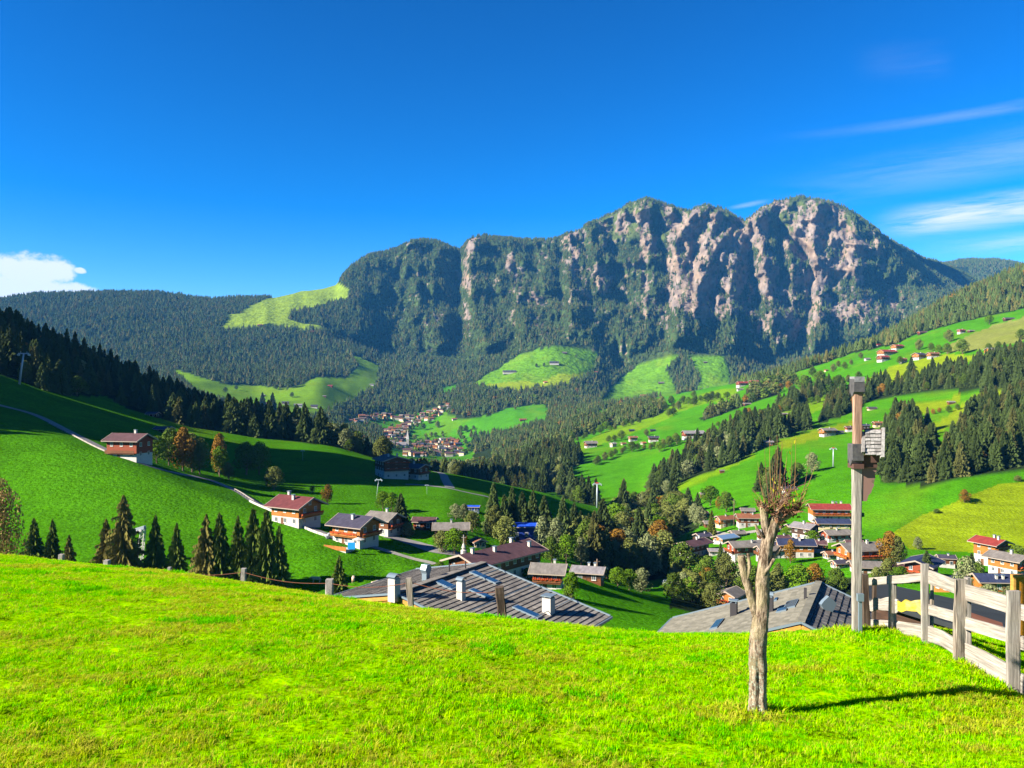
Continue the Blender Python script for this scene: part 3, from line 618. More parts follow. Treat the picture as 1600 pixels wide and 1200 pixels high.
def broad(seed, nleaf=900, w=.42, z0=.22, ls=.045, lobes=9, oval=1.0):
    """deciduous tree 1 m tall: limbs and leaf clumps spread through lobes"""
    r = random.Random(seed); tr = MB(); cr = MB()
    tr.tube([(0, 0, -.03), (.01, 0, .25), (0, .01, .5), (.01, 0, .75)], [.028, .021, .013, .004], 6)
    blobs = []
    for i in range(lobes):
        t = (i + .5) / lobes; zz = z0 + .1 + (.82 - z0) * t ** .9; rr = w * (.62 if t < .85 else .3) * math.sin(math.pi * min(1, .22 + .72 * t)) ** .8 * r.uniform(.5, 1.0)
        a = i * 2.4 + r.uniform(-.4, .4); c = (rr * math.cos(a), rr * math.sin(a), zz); s = w * r.uniform(.42, .62) * (1 - .35 * t)
        blobs.append((c, s)); b = (0, 0, z0 * .7 + .35 * t)
        mid = tuple(b[q] * .45 + c[q] * .55 - (.03 if q == 2 else 0) for q in range(3)); tr.tube([b, mid, c], [.011, .007, .002], 4, 0, False)
    for i in range(nleaf):
        c, s = blobs[r.randrange(len(blobs))]
        while True:
            d = Vector((r.uniform(-1, 1), r.uniform(-1, 1), r.uniform(-1, 1)))
            if .05 < d.length < 1: break
        q = d.length ** .35; d.normalize(); d = d * q * s; p = Vector(c) + Vector((d.x, d.y, d.z * oval * .85))
        if p.z > 1.0: p.z = 1.0 - (p.z - 1.0) * .3
        n = (d.normalized() + Vector((r.uniform(-.8, .8), r.uniform(-.8, .8), r.uniform(-.5, .9)))).normalized()
        a = n.orthogonal().normalized(); a.rotate(Matrix.Rotation(r.random() * 6.28, 3, n)); bb = n.cross(a); l = ls * r.uniform(.6, 1.4)
        cr.poly([p - a * l, p - bb * l * .7, p + a * l, p + bb * l * .75 + n * l * .25])
    return tr, cr
def proto_obj(name, mbs_mats):
    """joined mesh (trunk + crown) for instancing, not linked: used only as instance source"""
    V = []; Fc = []; mi = []; mats = []
    for (mb, mt) in mbs_mats:
        b = len(V); V += mb.v; Fc += [tuple(i + b for i in f) for f in mb.f]; mats.append(mt); mi += [len(mats) - 1] * len(mb.f)
    me = bpy.data.meshes.new(name); me.from_pydata(V, [], Fc)
    for m_ in mats: me.materials.append(m_)
    me.polygons.foreach_set('material_index', mi); me.update()
    return bpy.data.objects.new(name, me)
def far_proto(name, mb, mats):
    me = mb.mesh(name, mats); return bpy.data.objects.new(name, me)
m_nf = needle_mat('far_spruce_needles', (.062, .090, .022), .4); m_nfb = needle_mat('far_spruce_needles_brown', (.095, .090, .024), .35)
CF = [far_proto('far_spruce', conifer_far(i, None, w=[.15, .18, .13, .20, .16][i % 5]), [[m_nf, m_nf, m_nf, m_nfb, m_nf][i % 5], m_bark]) for i in range(5)]
def far_broad(i, mt):
    t_, c_ = broad(900 + i, 150, .42, .12, .095, 7); return proto_obj('far_broadleaf', [(t_, m_bark), (c_, mt)])
BF = [far_broad(0, m_leaf), far_broad(1, m_leaf2), far_broad(2, m_leaf), far_broad(3, m_leaf3), far_broad(4, m_leaf4)]

def gn_scatter(name, pts, scl, rot, idx, protos, label, kind='stuff'):
    me = bpy.data.meshes.new(name); me.vertices.add(len(pts)); me.vertices.foreach_set('co', np.asarray(pts, np.float32).ravel())
    for (nm, ty, dat, f) in (('scl', 'FLOAT_VECTOR', scl, 'vector'), ('rotz', 'FLOAT_VECTOR', rot, 'vector'), ('pick', 'INT', idx, 'value')):
        a = me.attributes.new(nm, ty, 'POINT'); a.data.foreach_set(f, np.asarray(dat).astype(np.int32 if ty == 'INT' else np.float32).ravel())
    me.update(); ob = new_obj(name, me)
    ng = bpy.data.node_groups.new(name + '_nodes', 'GeometryNodeTree')
    ng.interface.new_socket('Geometry', in_out='INPUT', socket_type='NodeSocketGeometry'); ng.interface.new_socket('Geometry', in_out='OUTPUT', socket_type='NodeSocketGeometry')
    N = ng.nodes.new; L = ng.links.new; gi = N('NodeGroupInput'); go = N('NodeGroupOutput'); iop = N('GeometryNodeInstanceOnPoints')
    def at(nm, ty):
        n = N('GeometryNodeInputNamedAttribute'); n.data_type = ty; n.inputs['Name'].default_value = nm; return n.outputs[0]
    jg = N('GeometryNodeJoinGeometry')
    for p in reversed(protos):
        oi = N('GeometryNodeObjectInfo'); oi.inputs['Object'].default_value = p; oi.transform_space = 'ORIGINAL'; oi.inputs['As Instance'].default_value = True
        L(oi.outputs['Geometry'], jg.inputs[0])
    L(gi.outputs[0], iop.inputs['Points']); L(jg.outputs[0], iop.inputs['Instance']); iop.inputs['Pick Instance'].default_value = True
    L(at('pick', 'INT'), iop.inputs['Instance Index']); L(at('scl', 'FLOAT_VECTOR'), iop.inputs['Scale'])
    e2r = N('FunctionNodeEulerToRotation'); L(at('rotz', 'FLOAT_VECTOR'), e2r.inputs[0]); L(e2r.outputs[0], iop.inputs['Rotation'])
    L(iop.outputs[0], go.inputs[0])
    md = ob.modifiers.new('scatter', 'NODES'); md.node_group = ng
    return tag(ob, label, None, None, kind)

# ------------------------------------------------------------------ scatter the woods over the terrain
def scatter_woods():
    ax, ay = TX[:-1, :-1], TY[:-1, :-1]
    dY = TY[:-1, 1:] - TY[:-1, :-1]; dU = (US[1:] - US[:-1])[:, None]; area = np.abs(dY) * dU / F * TY[:-1, :-1]
    d = TREED[:-1, :-1].copy()
    hgt = np.where(ay > 900, 16, 17.0)
    hgt = np.where((rowK == KC - 1)[None, :-1] & (UU[:-1, :-1] > 860), 15, hgt)
    base = np.where(ay > 2200, 1 / 85., np.where(ay > 900, 1 / 75., 1 / 52.))
    # steep cliffs have more face than plan: count trees by the tilted area
    dz = TZ[:-1, 1:] - TZ[:-1, :-1]; tilt = np.clip(np.sqrt(1 + (dz / np.maximum(np.abs(dY), .5)) ** 2), 1, 2.2)
    lam = area * d * base * tilt
    vtop = 600 - (TZ + 20) / TY * F; cull = vtop[:-1, :-1] > runmin[:-1, :-1] + 2
    inframe = (UU[:-1, :-1] > -90) & (UU[:-1, :-1] < 1690)
    lefth = (UU[:-1, :-1] <= -90) & (UU[:-1, :-1] > -2300) & (TY[:-1, :-1] < 800)
    righth = (UU[:-1, :-1] >= 1690) & (UU[:-1, :-1] < 1900)
    lam = np.where(cull & inframe, 0, lam); lam = np.where(inframe | lefth | righth, lam, 0); lam = np.where(ay > 5600, 0, lam)
    lam = np.where(lefth, lam * .5, lam)
    n = rng.poisson(np.clip(lam, 0, 60))
    ii, jj = np.nonzero(n); rep = n[ii, jj]; ii = np.repeat(ii, rep); jj = np.repeat(jj, rep)
    a = rng.random(len(ii)); b = rng.random(len(ii))
    def lerp(A): return (A[ii, jj] * (1 - a) + A[ii + 1, jj] * a) * (1 - b) + (A[ii, jj + 1] * (1 - a) + A[ii + 1, jj + 1] * a) * b
    Y = lerp(TY); U = US[ii] * (1 - a) + US[ii + 1] * a; X = (U - 800) / F * Y; Z = lerp(TZ)
    kind = (rng.random(len(ii)) < TREEK[ii, jj]).astype(int)
    H = hgt[ii, jj] * (.65 + .7 * rng.random(len(ii))) * np.where(kind == 1, .68, 1) * (1 + .5 * fbm(X / 70, Y / 70, 33, 2))
    # low scrub where the photograph looks over the tree tops to roofs behind them
    for (ua, ub, ya, yb, vt) in ((1040, 1350, 110, 285, 872), (1118, 1172, 110, 240, 948), (605, 770, 380, 1500, 712), (1050, 1120, 110, 262, 880)):
        m = (U > ua) & (U < ub) & (Y > ya) & (Y < yb); H = np.where(m, np.minimum(H, (600 - (vt + 9 * rng.random(len(U)))) / F * Y - Z), H)
    ok = H > 2.2
    return X[ok], Y[ok], Z[ok], U[ok], H[ok], kind[ok], jj[ok]
WX, WY, WZ, WU, WH, WK, WJ = scatter_woods()
# ------------------------------------------------------------------ building materials
M = {}
M['white'] = mat('white_plaster', (.36, .335, .30), rough=.9, noise=[(.7, .12, None, None), (5, .06, None, None)])
M['cream'] = mat('cream_plaster', (.46, .36, .20), rough=.9, noise=[(.7, .15, None, None)])
M['orange'] = mat('honey_timber', (.26, .095, .016), rough=.7, noise=[(2.2, .4, None, (1, 1, 7)), (.4, .25, None, None)])
M['wood'] = mat('brown_timber', (.115, .040, .013), rough=.75, noise=[(2.2, .45, None, (1, 1, 7)), (.4, .25, None, None)])
M['dark'] = mat('dark_timber', (.040, .020, .012), rough=.8, noise=[(2.2, .5, None, (1, 1, 7))])
M['redwood'] = mat('red_stained_timber', (.17, .035, .012), rough=.75, noise=[(2.2, .4, None, (1, 1, 7))])
def roofm(n, c, ribs=True): return mat(n, c, rough=.72, spec=.15, noise=[(.5, .22, None, None), (2.0, .25, None, (1, .15, 1)) if ribs else (3, .3, None, None)], objrand=.06)
M['r_red'] = roofm('red_sheet_roof', (.17, .026, .020)); M['r_dull'] = roofm('dull_brown_roof', (.105, .062, .050)); M['r_maroon'] = roofm('maroon_sheet_roof', (.090, .024, .024)); M['r_slate'] = roofm('slate_roof', (.040, .036, .055)); M['r_grey'] = roofm('weathered_grey_shingle_roof', (.125, .110, .098))
M['r_violet'] = roofm('violet_brown_roof', (.072, .036, .038)); M['r_brown'] = roofm('brown_tile_roof', (.16, .062, .030)); M['r_blue'] = roofm('blue_black_roof', (.022, .028, .060)); M['r_lgrey'] = roofm('pale_grey_roof', (.165, .150, .155))
M['r_brightblue'] = roofm('bright_blue_sheet_roof', (.010, .055, .38)); M['bluewall'] = mat('blue_painted_cladding', (.012, .035, .22), rough=.6)
M['r_orange'] = roofm('orange_tile_roof', (.30, .085, .030)); M['trim'] = mat('pale_verge_board', (.25, .20, .16), rough=.8); M['sheet'] = mat('zinc_sheet', (.13, .17, .20), rough=.45, spec=.4, metal=.3)
M['glass'] = mat('window_glass', (.03, .045, .06), rough=.15, spec=.6); M['frame'] = mat('window_frame', (.45, .42, .38), rough=.7); M['flower'] = mat('red_geraniums', (.42, .022, .012), rough=.9, noise=[(9, .6, (.05, .11, .01), None)])
M['door'] = mat('door_timber', (.10, .045, .02), rough=.7); M['concrete'] = mat('pale_concrete', (.24, .21, .18), rough=.9, noise=[(1.2, .3, None, None)]); M['sky_glass'] = mat('skylight_glass', (.012, .045, .10), rough=.25, spec=.7)
M['solar'] = mat('solar_panel', (.10, .16, .24), rough=.2, spec=.8); M['asphalt'] = mat('lane_surface', (.155, .145, .140), rough=.95, noise=[(.5, .25, None, None), (4, .2, None, None)]); M['gravelroad'] = mat('gravel_track', (.22, .20, .17), rough=.95, noise=[(1.5, .3, None, None)])
ROOFW = {'r_red': 'red', 'r_slate': 'slate coloured', 'r_grey': 'weathered grey', 'r_violet': 'violet brown', 'r_brown': 'rust brown', 'r_blue': 'blue black', 'r_lgrey': 'pale grey', 'r_brightblue': 'bright blue', 'r_orange': 'orange tiled', 'r_dull': 'dull brown'}

def win_mesh():
    f = MB(); w, h, t = .5, .62, .09
    f.box(-w, w, -.05, .02, h - t, h); f.box(-w, w, -.05, .02, -h, -h + t); f.box(-w, -w + t, -.05, .02, -h + t, h - t); f.box(w - t, w, -.05, .02, -h + t, h - t); f.box(-.035, .035, -.045, .015, -h + t, h - t)
    f.box(-w - .08, w + .08, -.12, .02, -h - .07, -h - .002)
    p = MB(); p.box(-w + t, -.037, -.02, .012, -h + t, h - t); p.box(.037, w - t, -.02, .012, -h + t, h - t)
    return f.mesh('window', M['frame']), p.mesh('pane', M['glass'])
WIN_F, WIN_P = win_mesh()
def far_win_mesh():
    f = MB(); f.box(-.5, .5, -.05, .02, -.6, .6, 0); f.box(-.4, .4, -.07, -.049, -.5, .5, 1); return f.mesh('window', [M['frame'], M['glass']])
WIN_FAR = far_win_mesh()

def chalet(u, v, wpx, roof='r_grey', up='wood', low='white', rz=0.0, ratio=1.2, floors=2, label='', name='chalet', cat='house', group=None, det=2, split=.45, Y=None, zb=None,
           pitch=22, ov=1.1, balc=('g',), flowers=True, chim=((.15, .35),), wins=True, gab=True, dh=0.0, hfac=1.0):
    """alpine house: ridge along local x, front eave at local -y, gables at +-x. (u, v) base point seen in the photograph, wpx apparent width"""
    if Y is None: x, Y, z = locate(u, v)
    else: x = (u - 800) / F * Y; z = ground(x, Y)
    if zb is not None: z = zb
    wm = wpx * Y / F; c, s = abs(math.cos(math.radians(rz))), abs(math.sin(math.radians(rz)))
    Wd = wm / (ratio * c + s); L = Wd * ratio
    L -= 0; H = 2.55 * floors * hfac + dh; k = min(1.0, Wd / 9.0); H *= max(.6, k) if Wd < 9 else 1
    ovv = ov * min(1, Wd / 9); Lw, Ww = L / 2 - ovv, Wd / 2 - ovv
    root = empty(name, (x, Y, z), math.radians(rz))
    tag(root, label, cat, group)
    hr = math.tan(math.radians(pitch)) * (Wd / 2); hg = math.tan(math.radians(pitch)) * Ww
    hs = H * split
    w = MB(); w.box(-Lw, Lw, -Ww, Ww, -2.6, hs)
    w.build('wall', M[low], root)
    e = .07; w = MB(); a, b = Lw + e, Ww + e; H2 = H - math.tan(math.radians(pitch)) * e
    n = len(w.v); w.v += [(-a, -b, hs), (a, -b, hs), (a, b, hs), (-a, b, hs), (-a, -b, H2), (a, -b, H2), (a, b, H2), (-a, b, H2), (-a, 0, H + hg), (a, 0, H + hg)]
    for f in ((3, 2, 1, 0), (0, 1, 5, 4), (2, 3, 7, 6), (1, 2, 6, 9, 5), (3, 0, 4, 8, 7), (4, 5, 9, 8), (6, 7, 8, 9)): w.f.append(tuple(n + i for i in f)); w.mi.append(0)
    w.build('upper_wall', M[up], root)
    # roof: two thick slopes meeting at the ridge, with boards along the verges
    t = .26; rf = MB(); Lr = L / 2; ze = H - math.tan(math.radians(pitch)) * ovv + .05; zr = ze + hr
    for sg in (-1, 1):
        y0, y1 = (sg * Wd / 2, 0)
        pts = [(-Lr, y0, ze), (Lr, y0, ze), (Lr, y1, zr), (-Lr, y1, zr)]
        if sg > 0: pts = [pts[1], pts[0], pts[3], pts[2]]
        rf.hexa([*pts, *[(p[0], p[1], p[2] + t) for p in pts]])
    roofo = rf.build('roof', M[roof], root)
    if det >= 1:
        tb = MB()
        for ex in (-1, 1):
            for sg in (-1, 1):
                X0 = ex * (Lr + .04)
                tb.hexa([(X0 - .06, sg * Wd / 2 * 1.01, ze - .1), (X0 + .06, sg * Wd / 2 * 1.01, ze - .1), (X0 + .06, sg * .002, zr - .1), (X0 - .06, sg * .002, zr - .1),
                         (X0 - .06, sg * Wd / 2 * 1.01, ze + t + .04), (X0 + .06, sg * Wd / 2 * 1.01, ze + t + .04), (X0 + .06, sg * .002, zr + t + .04), (X0 - .06, sg * .002, zr + t + .04)])
        tb.box(-Lr, Lr, -Wd / 2 - .1, -Wd / 2 + .0, ze - .03, ze + .16)
        tb.build('verge_board', M['trim'], roofo)
        for (cx, cyf) in chim:
            ch = MB(); X0 = cx * L; Y0 = cyf * -Wd / 2; zz = zr - math.tan(math.radians(pitch)) * abs(Y0); sz = .32 * max(.7, k)
            ch.box(X0 - sz, X0 + sz, Y0 - sz, Y0 + sz, zz - .2, zz + 1.05 * k + .2, 0); ch.box(X0 - sz - .12, X0 + sz + .12, Y0 - sz - .12, Y0 + sz + .12, zz + 1.05 * k + .3, zz + 1.05 * k + .42, 1); ch.box(X0 - sz * .6, X0 + sz * .6, Y0 - sz * .6, Y0 + sz * .6, zz + 1.05 * k + .2, zz + 1.05 * k + .3, 1)
            ch.build('chimney', [M['white'], M['sheet']], roofo)
    if wins and det >= 1:
        def put(px, py, pz, ang, sc=1.0):
            o = new_obj('window', WIN_F if det >= 2 else WIN_FAR, root); o.location = (px, py, pz); o.rotation_euler = (0, 0, ang); o.scale = (sc, 1, sc)
            if det >= 2: new_obj('pane', WIN_P, o)
        rows = []
        nf = floors if H > 3.2 else 1
        for f_ in range(nf): rows.append(H * (f_ + .55) / nf)
        for zz in rows:
            yo = Ww + (e if zz > hs else 0) + .03; n = max(2, int(2 * Lw / (2.6 if det >= 2 else 3.6)))
            for i in range(n):
                xx = -Lw + (i + .5) * 2 * Lw / n; put(xx, -yo, zz, 0, .95)
            xo = Lw + (e if zz > hs else 0) + .03; n = max(2, int(2 * Ww / (2.8 if det >= 2 else 4)))
            for i in range(n):
                yy = -Ww + (i + .5) * 2 * Ww / n; sgn = 1 if gab != 'l' else -1
                put(sgn * xo, yy, zz, sgn * math.pi / 2, .95)
        if det >= 2 and hg > 1.6: put((1 if gab != 'l' else -1) * (Lw + e + .03), 0, H + hg * .33, (1 if gab != 'l' else -1) * math.pi / 2, .9)
    if det >= 2:
        d = MB(); d.box(-Lw * .2 - .5, -Lw * .2 + .5, -Ww - .07, -Ww + .01, -.1, 2.0); d.build('door', M['door'], root)
    if det >= 1 and balc:
        for side in balc:
            for lev, zz in enumerate(([hs] if floors < 3 else [hs, hs + 2.5])):
                bm_ = MB(); zz += .02; dpt = min(1.0, ovv + .15)
                if side == 'f':
                    bm_.box(-Lw, Lw, -Ww - dpt, -Ww - e - .01, zz - .12, zz); bm_.box(-Lw, Lw, -Ww - dpt - .05, -Ww - dpt + .02, zz + .15, zz + .95)
                else:
                    sx = 1 if gab != 'l' else -1; X0, X1 = sorted((sx * (Lw + e + .01), sx * (Lw + dpt))); Xr0, Xr1 = sorted((sx * (Lw + dpt - .02), sx * (Lw + dpt + .05)))
                    bm_.box(X0, X1, -Ww, Ww, zz - .12, zz); bm_.box(Xr0, Xr1, -Ww, Ww, zz + .15, zz + .95)
                bo = bm_.build('balcony', M['orange' if up == 'orange' else 'wood' if up != 'dark' else 'dark'], root)
                if flowers and det >= 2:
                    fb = MB(); r = random.Random(int(u * 7 + v)); nn = int((Lw if side == 'f' else Ww) * 5)
                    for i in range(nn):
                        q = -1 + 2 * (i + .5) / nn
                        if side == 'f': p = (q * Lw, -Ww - dpt - .12)
                        else: p = (sx * (Lw + dpt + .14), q * Ww)
                        s0 = r.uniform(.12, .22); z0 = zz + .85 + r.uniform(-.08, .1)
                        fb.hexa([(p[0] - s0, p[1] - s0, z0 - s0), (p[0] + s0, p[1] - s0 * .7, z0 - s0 * .8), (p[0] + s0 * .8, p[1] + s0, z0 - s0), (p[0] - s0, p[1] + s0 * .8, z0 - s0),
                                 (p[0] - s0 * .5, p[1] - s0, z0 + s0), (p[0] + s0, p[1] - s0 * .5, z0 + s0 * .7), (p[0] + s0 * .5, p[1] + s0, z0 + s0), (p[0] - s0 * .7, p[1] + s0 * .8, z0 + s0 * .8)])
                    fb.build('flower_box', M['flower'], bo)
    return root

# ------------------------------------------------------------------ the hamlet below the knoll
HP = dict(det=2)
chalet(463, 818, 96, 'r_maroon', 'orange', 'white', -30, 1.15, 2, 'white and honey timber chalet with broad red roof beside the guarded road', balc=('g',), chim=((.05, .3), (-.25, -.1)), pitch=24, ov=1.4, **HP)
chalet(556, 849, 92, 'r_slate', 'orange', 'white', -30, 1.15, 2, 'honey timber chalet with slate roof and small terrace below the red roofed one', balc=('g', 'f'), chim=((.05, .35),), pitch=24, ov=1.3, **HP)
chalet(600, 834, 66, 'r_grey', 'wood', 'white', -28, 1.15, 2, 'chalet with grey roof half hidden behind the slate roofed chalet', balc=('g',), chim=((.1, -.05),), pitch=24, **HP)
chalet(664, 826, 42, 'r_violet', 'redwood', 'wood', -8, 1.3, 1, 'small reddish barn with brown grey roof beside the dark spruce', 'barn', 'barn', balc=(), chim=(), pitch=20, dh=1.2, gab='l', flowers=False, **HP)
chalet(705, 842, 60, 'r_grey', 'dark', 'wood', 3, 1.5, 1, 'dark timber barn with wide pale grey roof above the lane', 'barn', 'barn', balc=(), chim=((.0, .05),), pitch=22, dh=1.6, flowers=False, **HP)
chalet(748, 855, 30, 'r_brown', 'dark', 'cream', -68, 1.0, 1, 'tiny gabled shed with brown roof right of the grey roofed barn', 'shed', 'shed', balc=(), chim=(), pitch=22, flowers=False, det=1)
chalet(203, 716, 74, 'r_violet', 'redwood', 'white', -14, 1.35, 2, 'red timber chalet with violet brown roof alone on the left hillside', balc=('f',), chim=((.15, -.05),), pitch=24, dh=.6, split=.30, flowers=False, **HP)
chalet(256, 676, 32, 'r_blue', 'dark', 'dark', -14, 1.4, 1, 'dark shaded barn behind the chalet on the left hillside', 'barn', 'barn', balc=(), chim=(), flowers=False, det=1)
chalet(239, 651, 20, 'r_blue', 'dark', 'dark', -5, 1.3, 1, 'small dark hut at the edge of the shaded wood', 'hut', 'hut', balc=(), chim=(), flowers=False, det=1)
chalet(858, 918, 66, 'r_grey', 'wood', 'white', -12, 1.15, 2, 'small farmhouse with mossy grey roof, orange flowers and white shutters', balc=('f',), chim=((.15, -.1),), pitch=24, ov=1.2, **HP)
chalet(920, 907, 62, 'r_lgrey', 'dark', 'wood', -16, 1.3, 1, 'low dark house with lilac grey roof beside the flowered farmhouse', balc=(), chim=((.0, -.1), (.18, -.1)), pitch=18, dh=.8, flowers=False, **HP)
# long farm hotel behind the big shingle roof
chalet(775, 897, 168, 'r_violet', 'wood', 'white', 50, 2.1, 2, 'very long farmhouse with violet brown roof, red flowers under its gable', 'farmhouse', 'farmhouse', Y=182, zb=-43.6, gab='l', balc=('g',), chim=((-.35, .1), (-.1, .3), (.25, -.1), (.35, .5)), pitch=19, ov=1.4, **HP)
chalet(815, 846, 70, 'r_brightblue', 'bluewall', 'bluewall', 0, 1.7, 1, 'blue lift station hall with bright blue roof edge behind the yellow trees', 'lift_station', 'lift station', balc=(), chim=(), pitch=7, dh=3.0, flowers=False, **HP)
chalet(740, 799, 22, 'r_brightblue', 'bluewall', 'sheet', -5, 1.4, 1, 'tiny blue ski lift hut on the shaded meadow', 'hut', 'hut', balc=(), chim=(), pitch=10, flowers=False, det=1)
chalet(612, 746, 66, 'r_violet', 'wood', 'white', -62, 1.1, 3, 'broad brown hotel on the crest of the shaded meadow', 'hotel', 'hotel', balc=('g',), chim=((.1, .3), (.1, -.3)), pitch=16, **HP)
chalet(648, 748, 54, 'r_slate', 'wood', 'white', -30, 1.2, 2, 'slate roofed wing at the right end of the brown hotel', 'hotel', 'hotel', balc=('g',), chim=((.0, .1),), pitch=17, **HP)
chalet(657, 727, 34, 'r_violet', 'redwood', 'wood', -62, 1.1, 1, 'small red gabled house just behind the brown hotel', balc=(), chim=((.0, .2),), det=1)
# the village beyond the river
chalet(1084, 868, 66, 'r_violet', 'wood', 'white', 42, 1.6, 2, 'large farmhouse with plain violet brown roof at the left end of the lower village', gab='l', balc=('g',), chim=((.1, .1), (.3, -.1)), pitch=18, ov=1.5, det=2)
chalet(1133, 846, 46, 'solar', 'orange', 'white', 32, 1.5, 1, 'house whose whole roof is covered with pale solar panels', gab='l', balc=(), chim=(), pitch=17, det=2)
chalet(1166, 869, 66, 'r_grey', 'redwood', 'white', 12, 1.8, 2, 'long grey roofed house with orange gable right of the large farmhouse', gab='l', balc=('g',), chim=((.1, .4),), pitch=22, det=2)
chalet(1118, 866, 26, 'r_lgrey', 'white', 'white', -4, 1.3, 1, 'small white annex with pale roof between the large farmhouse and the grey roofed house', gab='l', balc=(), chim=(), pitch=16, det=1, flowers=False)
chalet(1242, 869, 62, 'r_blue', 'orange', 'white', -6, 1.6, 2, 'house with wide blue black roof behind the bare pollard tree', gab='l', balc=(), chim=((.1, .3),), pitch=22, det=2)
chalet(1214, 858, 34, 'r_slate', 'dark', 'white', 4, 1.3, 1, 'slate roofed garage left of the blue black roof', gab='l', balc=(), chim=(), pitch=20, det=1, flowers=False)
chalet(1133, 822, 34, 'r_brown', 'orange', 'cream', 14, 1.3, 2, 'rust roofed house left in the pair beside the telegraph pole', gab='l', balc=('g',), chim=((.0, .2),), det=2)
chalet(1168, 822, 38, 'r_brown', 'wood', 'white', -4, 1.4, 2, 'rust roofed house right in the pair, with a grey porch roof', balc=(), chim=((.2, .2),), det=2)
chalet(1168, 802, 24, 'r_grey', 'dark', 'wood', -8, 1.3, 1, 'small grey roof just above the rust roofed pair', balc=(), chim=(), det=1, flowers=False)
chalet(1258, 842, 50, 'r_lgrey', 'dark', 'white', -52, 1.1, 2, 'dark gabled chalet with white verge boards below the red roofs', balc=('g',), chim=((.0, .2),), pitch=20, det=2, gab=True)
chalet(1295, 812, 66, 'r_red', 'orange', 'white', -4, 1.9, 2, 'long guest house with bright red roof, topmost of its row', balc=('f',), chim=((.1, -.1), (.3, -.1), (.2, -.3)), pitch=22, det=2)
chalet(1300, 824, 56, 'r_blue', 'orange', 'cream', -4, 1.8, 1, 'blue black roofed wing just below the bright red roof', balc=(), chim=(), pitch=20, det=2)
chalet(1244, 830, 34, 'r_blue', 'orange', 'white', 6, 1.3, 1, 'small blue black roof left of the white verged chalet', gab='l', balc=(), chim=(), det=1)
chalet(1306, 845, 46, 'r_grey', 'redwood', 'white', 8, 1.5, 1, 'grey roofed white house left of the tall post', gab='l', balc=(), chim=((.0, .2),), pitch=22, dh=1.4, det=2)
chalet(1326, 838, 22, 'r_blue', 'dark', 'white', -8, 1.2, 1, 'small dark blue roof touching the tall post', balc=(), chim=(), det=1)
chalet(1343, 880, 74, 'r_grey', 'orange', 'white', 10, 1.5, 2, 'grey roofed chalet with orange balconies straight behind the tall post', gab='l', balc=('g', 'f'), chim=((.15, .2),), pitch=22, det=2)
chalet(1352, 893, 52, 'r_grey', 'wood', 'white', -8, 1.3, 1, 'low grey roof in front of the chalet behind the tall post', balc=(), chim=(), pitch=20, det=2)
chalet(1312, 886, 30, 'r_slate', 'redwood', 'white', 12, 1.2, 1, 'small slate roofed shed left of the tall post', gab='l', balc=(), chim=(), pitch=20, det=1, flowers=False)
chalet(1440, 905, 84, 'r_blue', 'redwood', 'white', 48, 1.35, 2, 'large blue black roofed chalet with red balcony flowers right of the tall post', gab='l', balc=('g',), chim=((.1, .2),), pitch=18, ov=1.6, det=2)
chalet(1548, 882, 58, 'r_red', 'orange', 'white', -66, 1.15, 3, 'three storey chalet with red roof at the foot of the striped field', balc=('g',), chim=((.1, -.1), (.3, .1)), pitch=20, ov=1.4, det=2)
chalet(1576, 897, 70, 'r_grey', 'orange', 'white', -60, 1.2, 2, 'grey brown gabled house in front of the red roofed chalet', balc=('g',), chim=((.1, .1),), pitch=18, ov=1.3, det=2)
chalet(1486, 922, 62, 'r_blue', 'orange', 'orange', 26, 1.5, 1, 'bright orange timber house with blue black roof just above the fence', gab='l', balc=(), chim=((.3, -.1),), pitch=26, dh=1.2, det=2)
chalet(1570, 922, 100, 'r_blue', 'orange', 'orange', -4, 2.2, 1, 'long blue black roof with a row of small skylights', balc=(), chim=((-.2, .6), (-.1, .6), (.08, .6)), pitch=22, dh=1.0, det=2)
chalet(1142, 949, 56, 'r_grey', 'orange', 'orange', 52, 1.2, 2, 'orange timber house with grey roof beside the left limb of the bare tree', gab='l', balc=('g',), chim=(), pitch=24, ov=1.0, det=2)
chalet(1232, 768, 26, 'r_slate', 'orange', 'white', 10, 1.4, 1, 'lone chalet above the bare tree top on the bright meadow', gab='l', balc=(), chim=((.1, .1),), det=1)

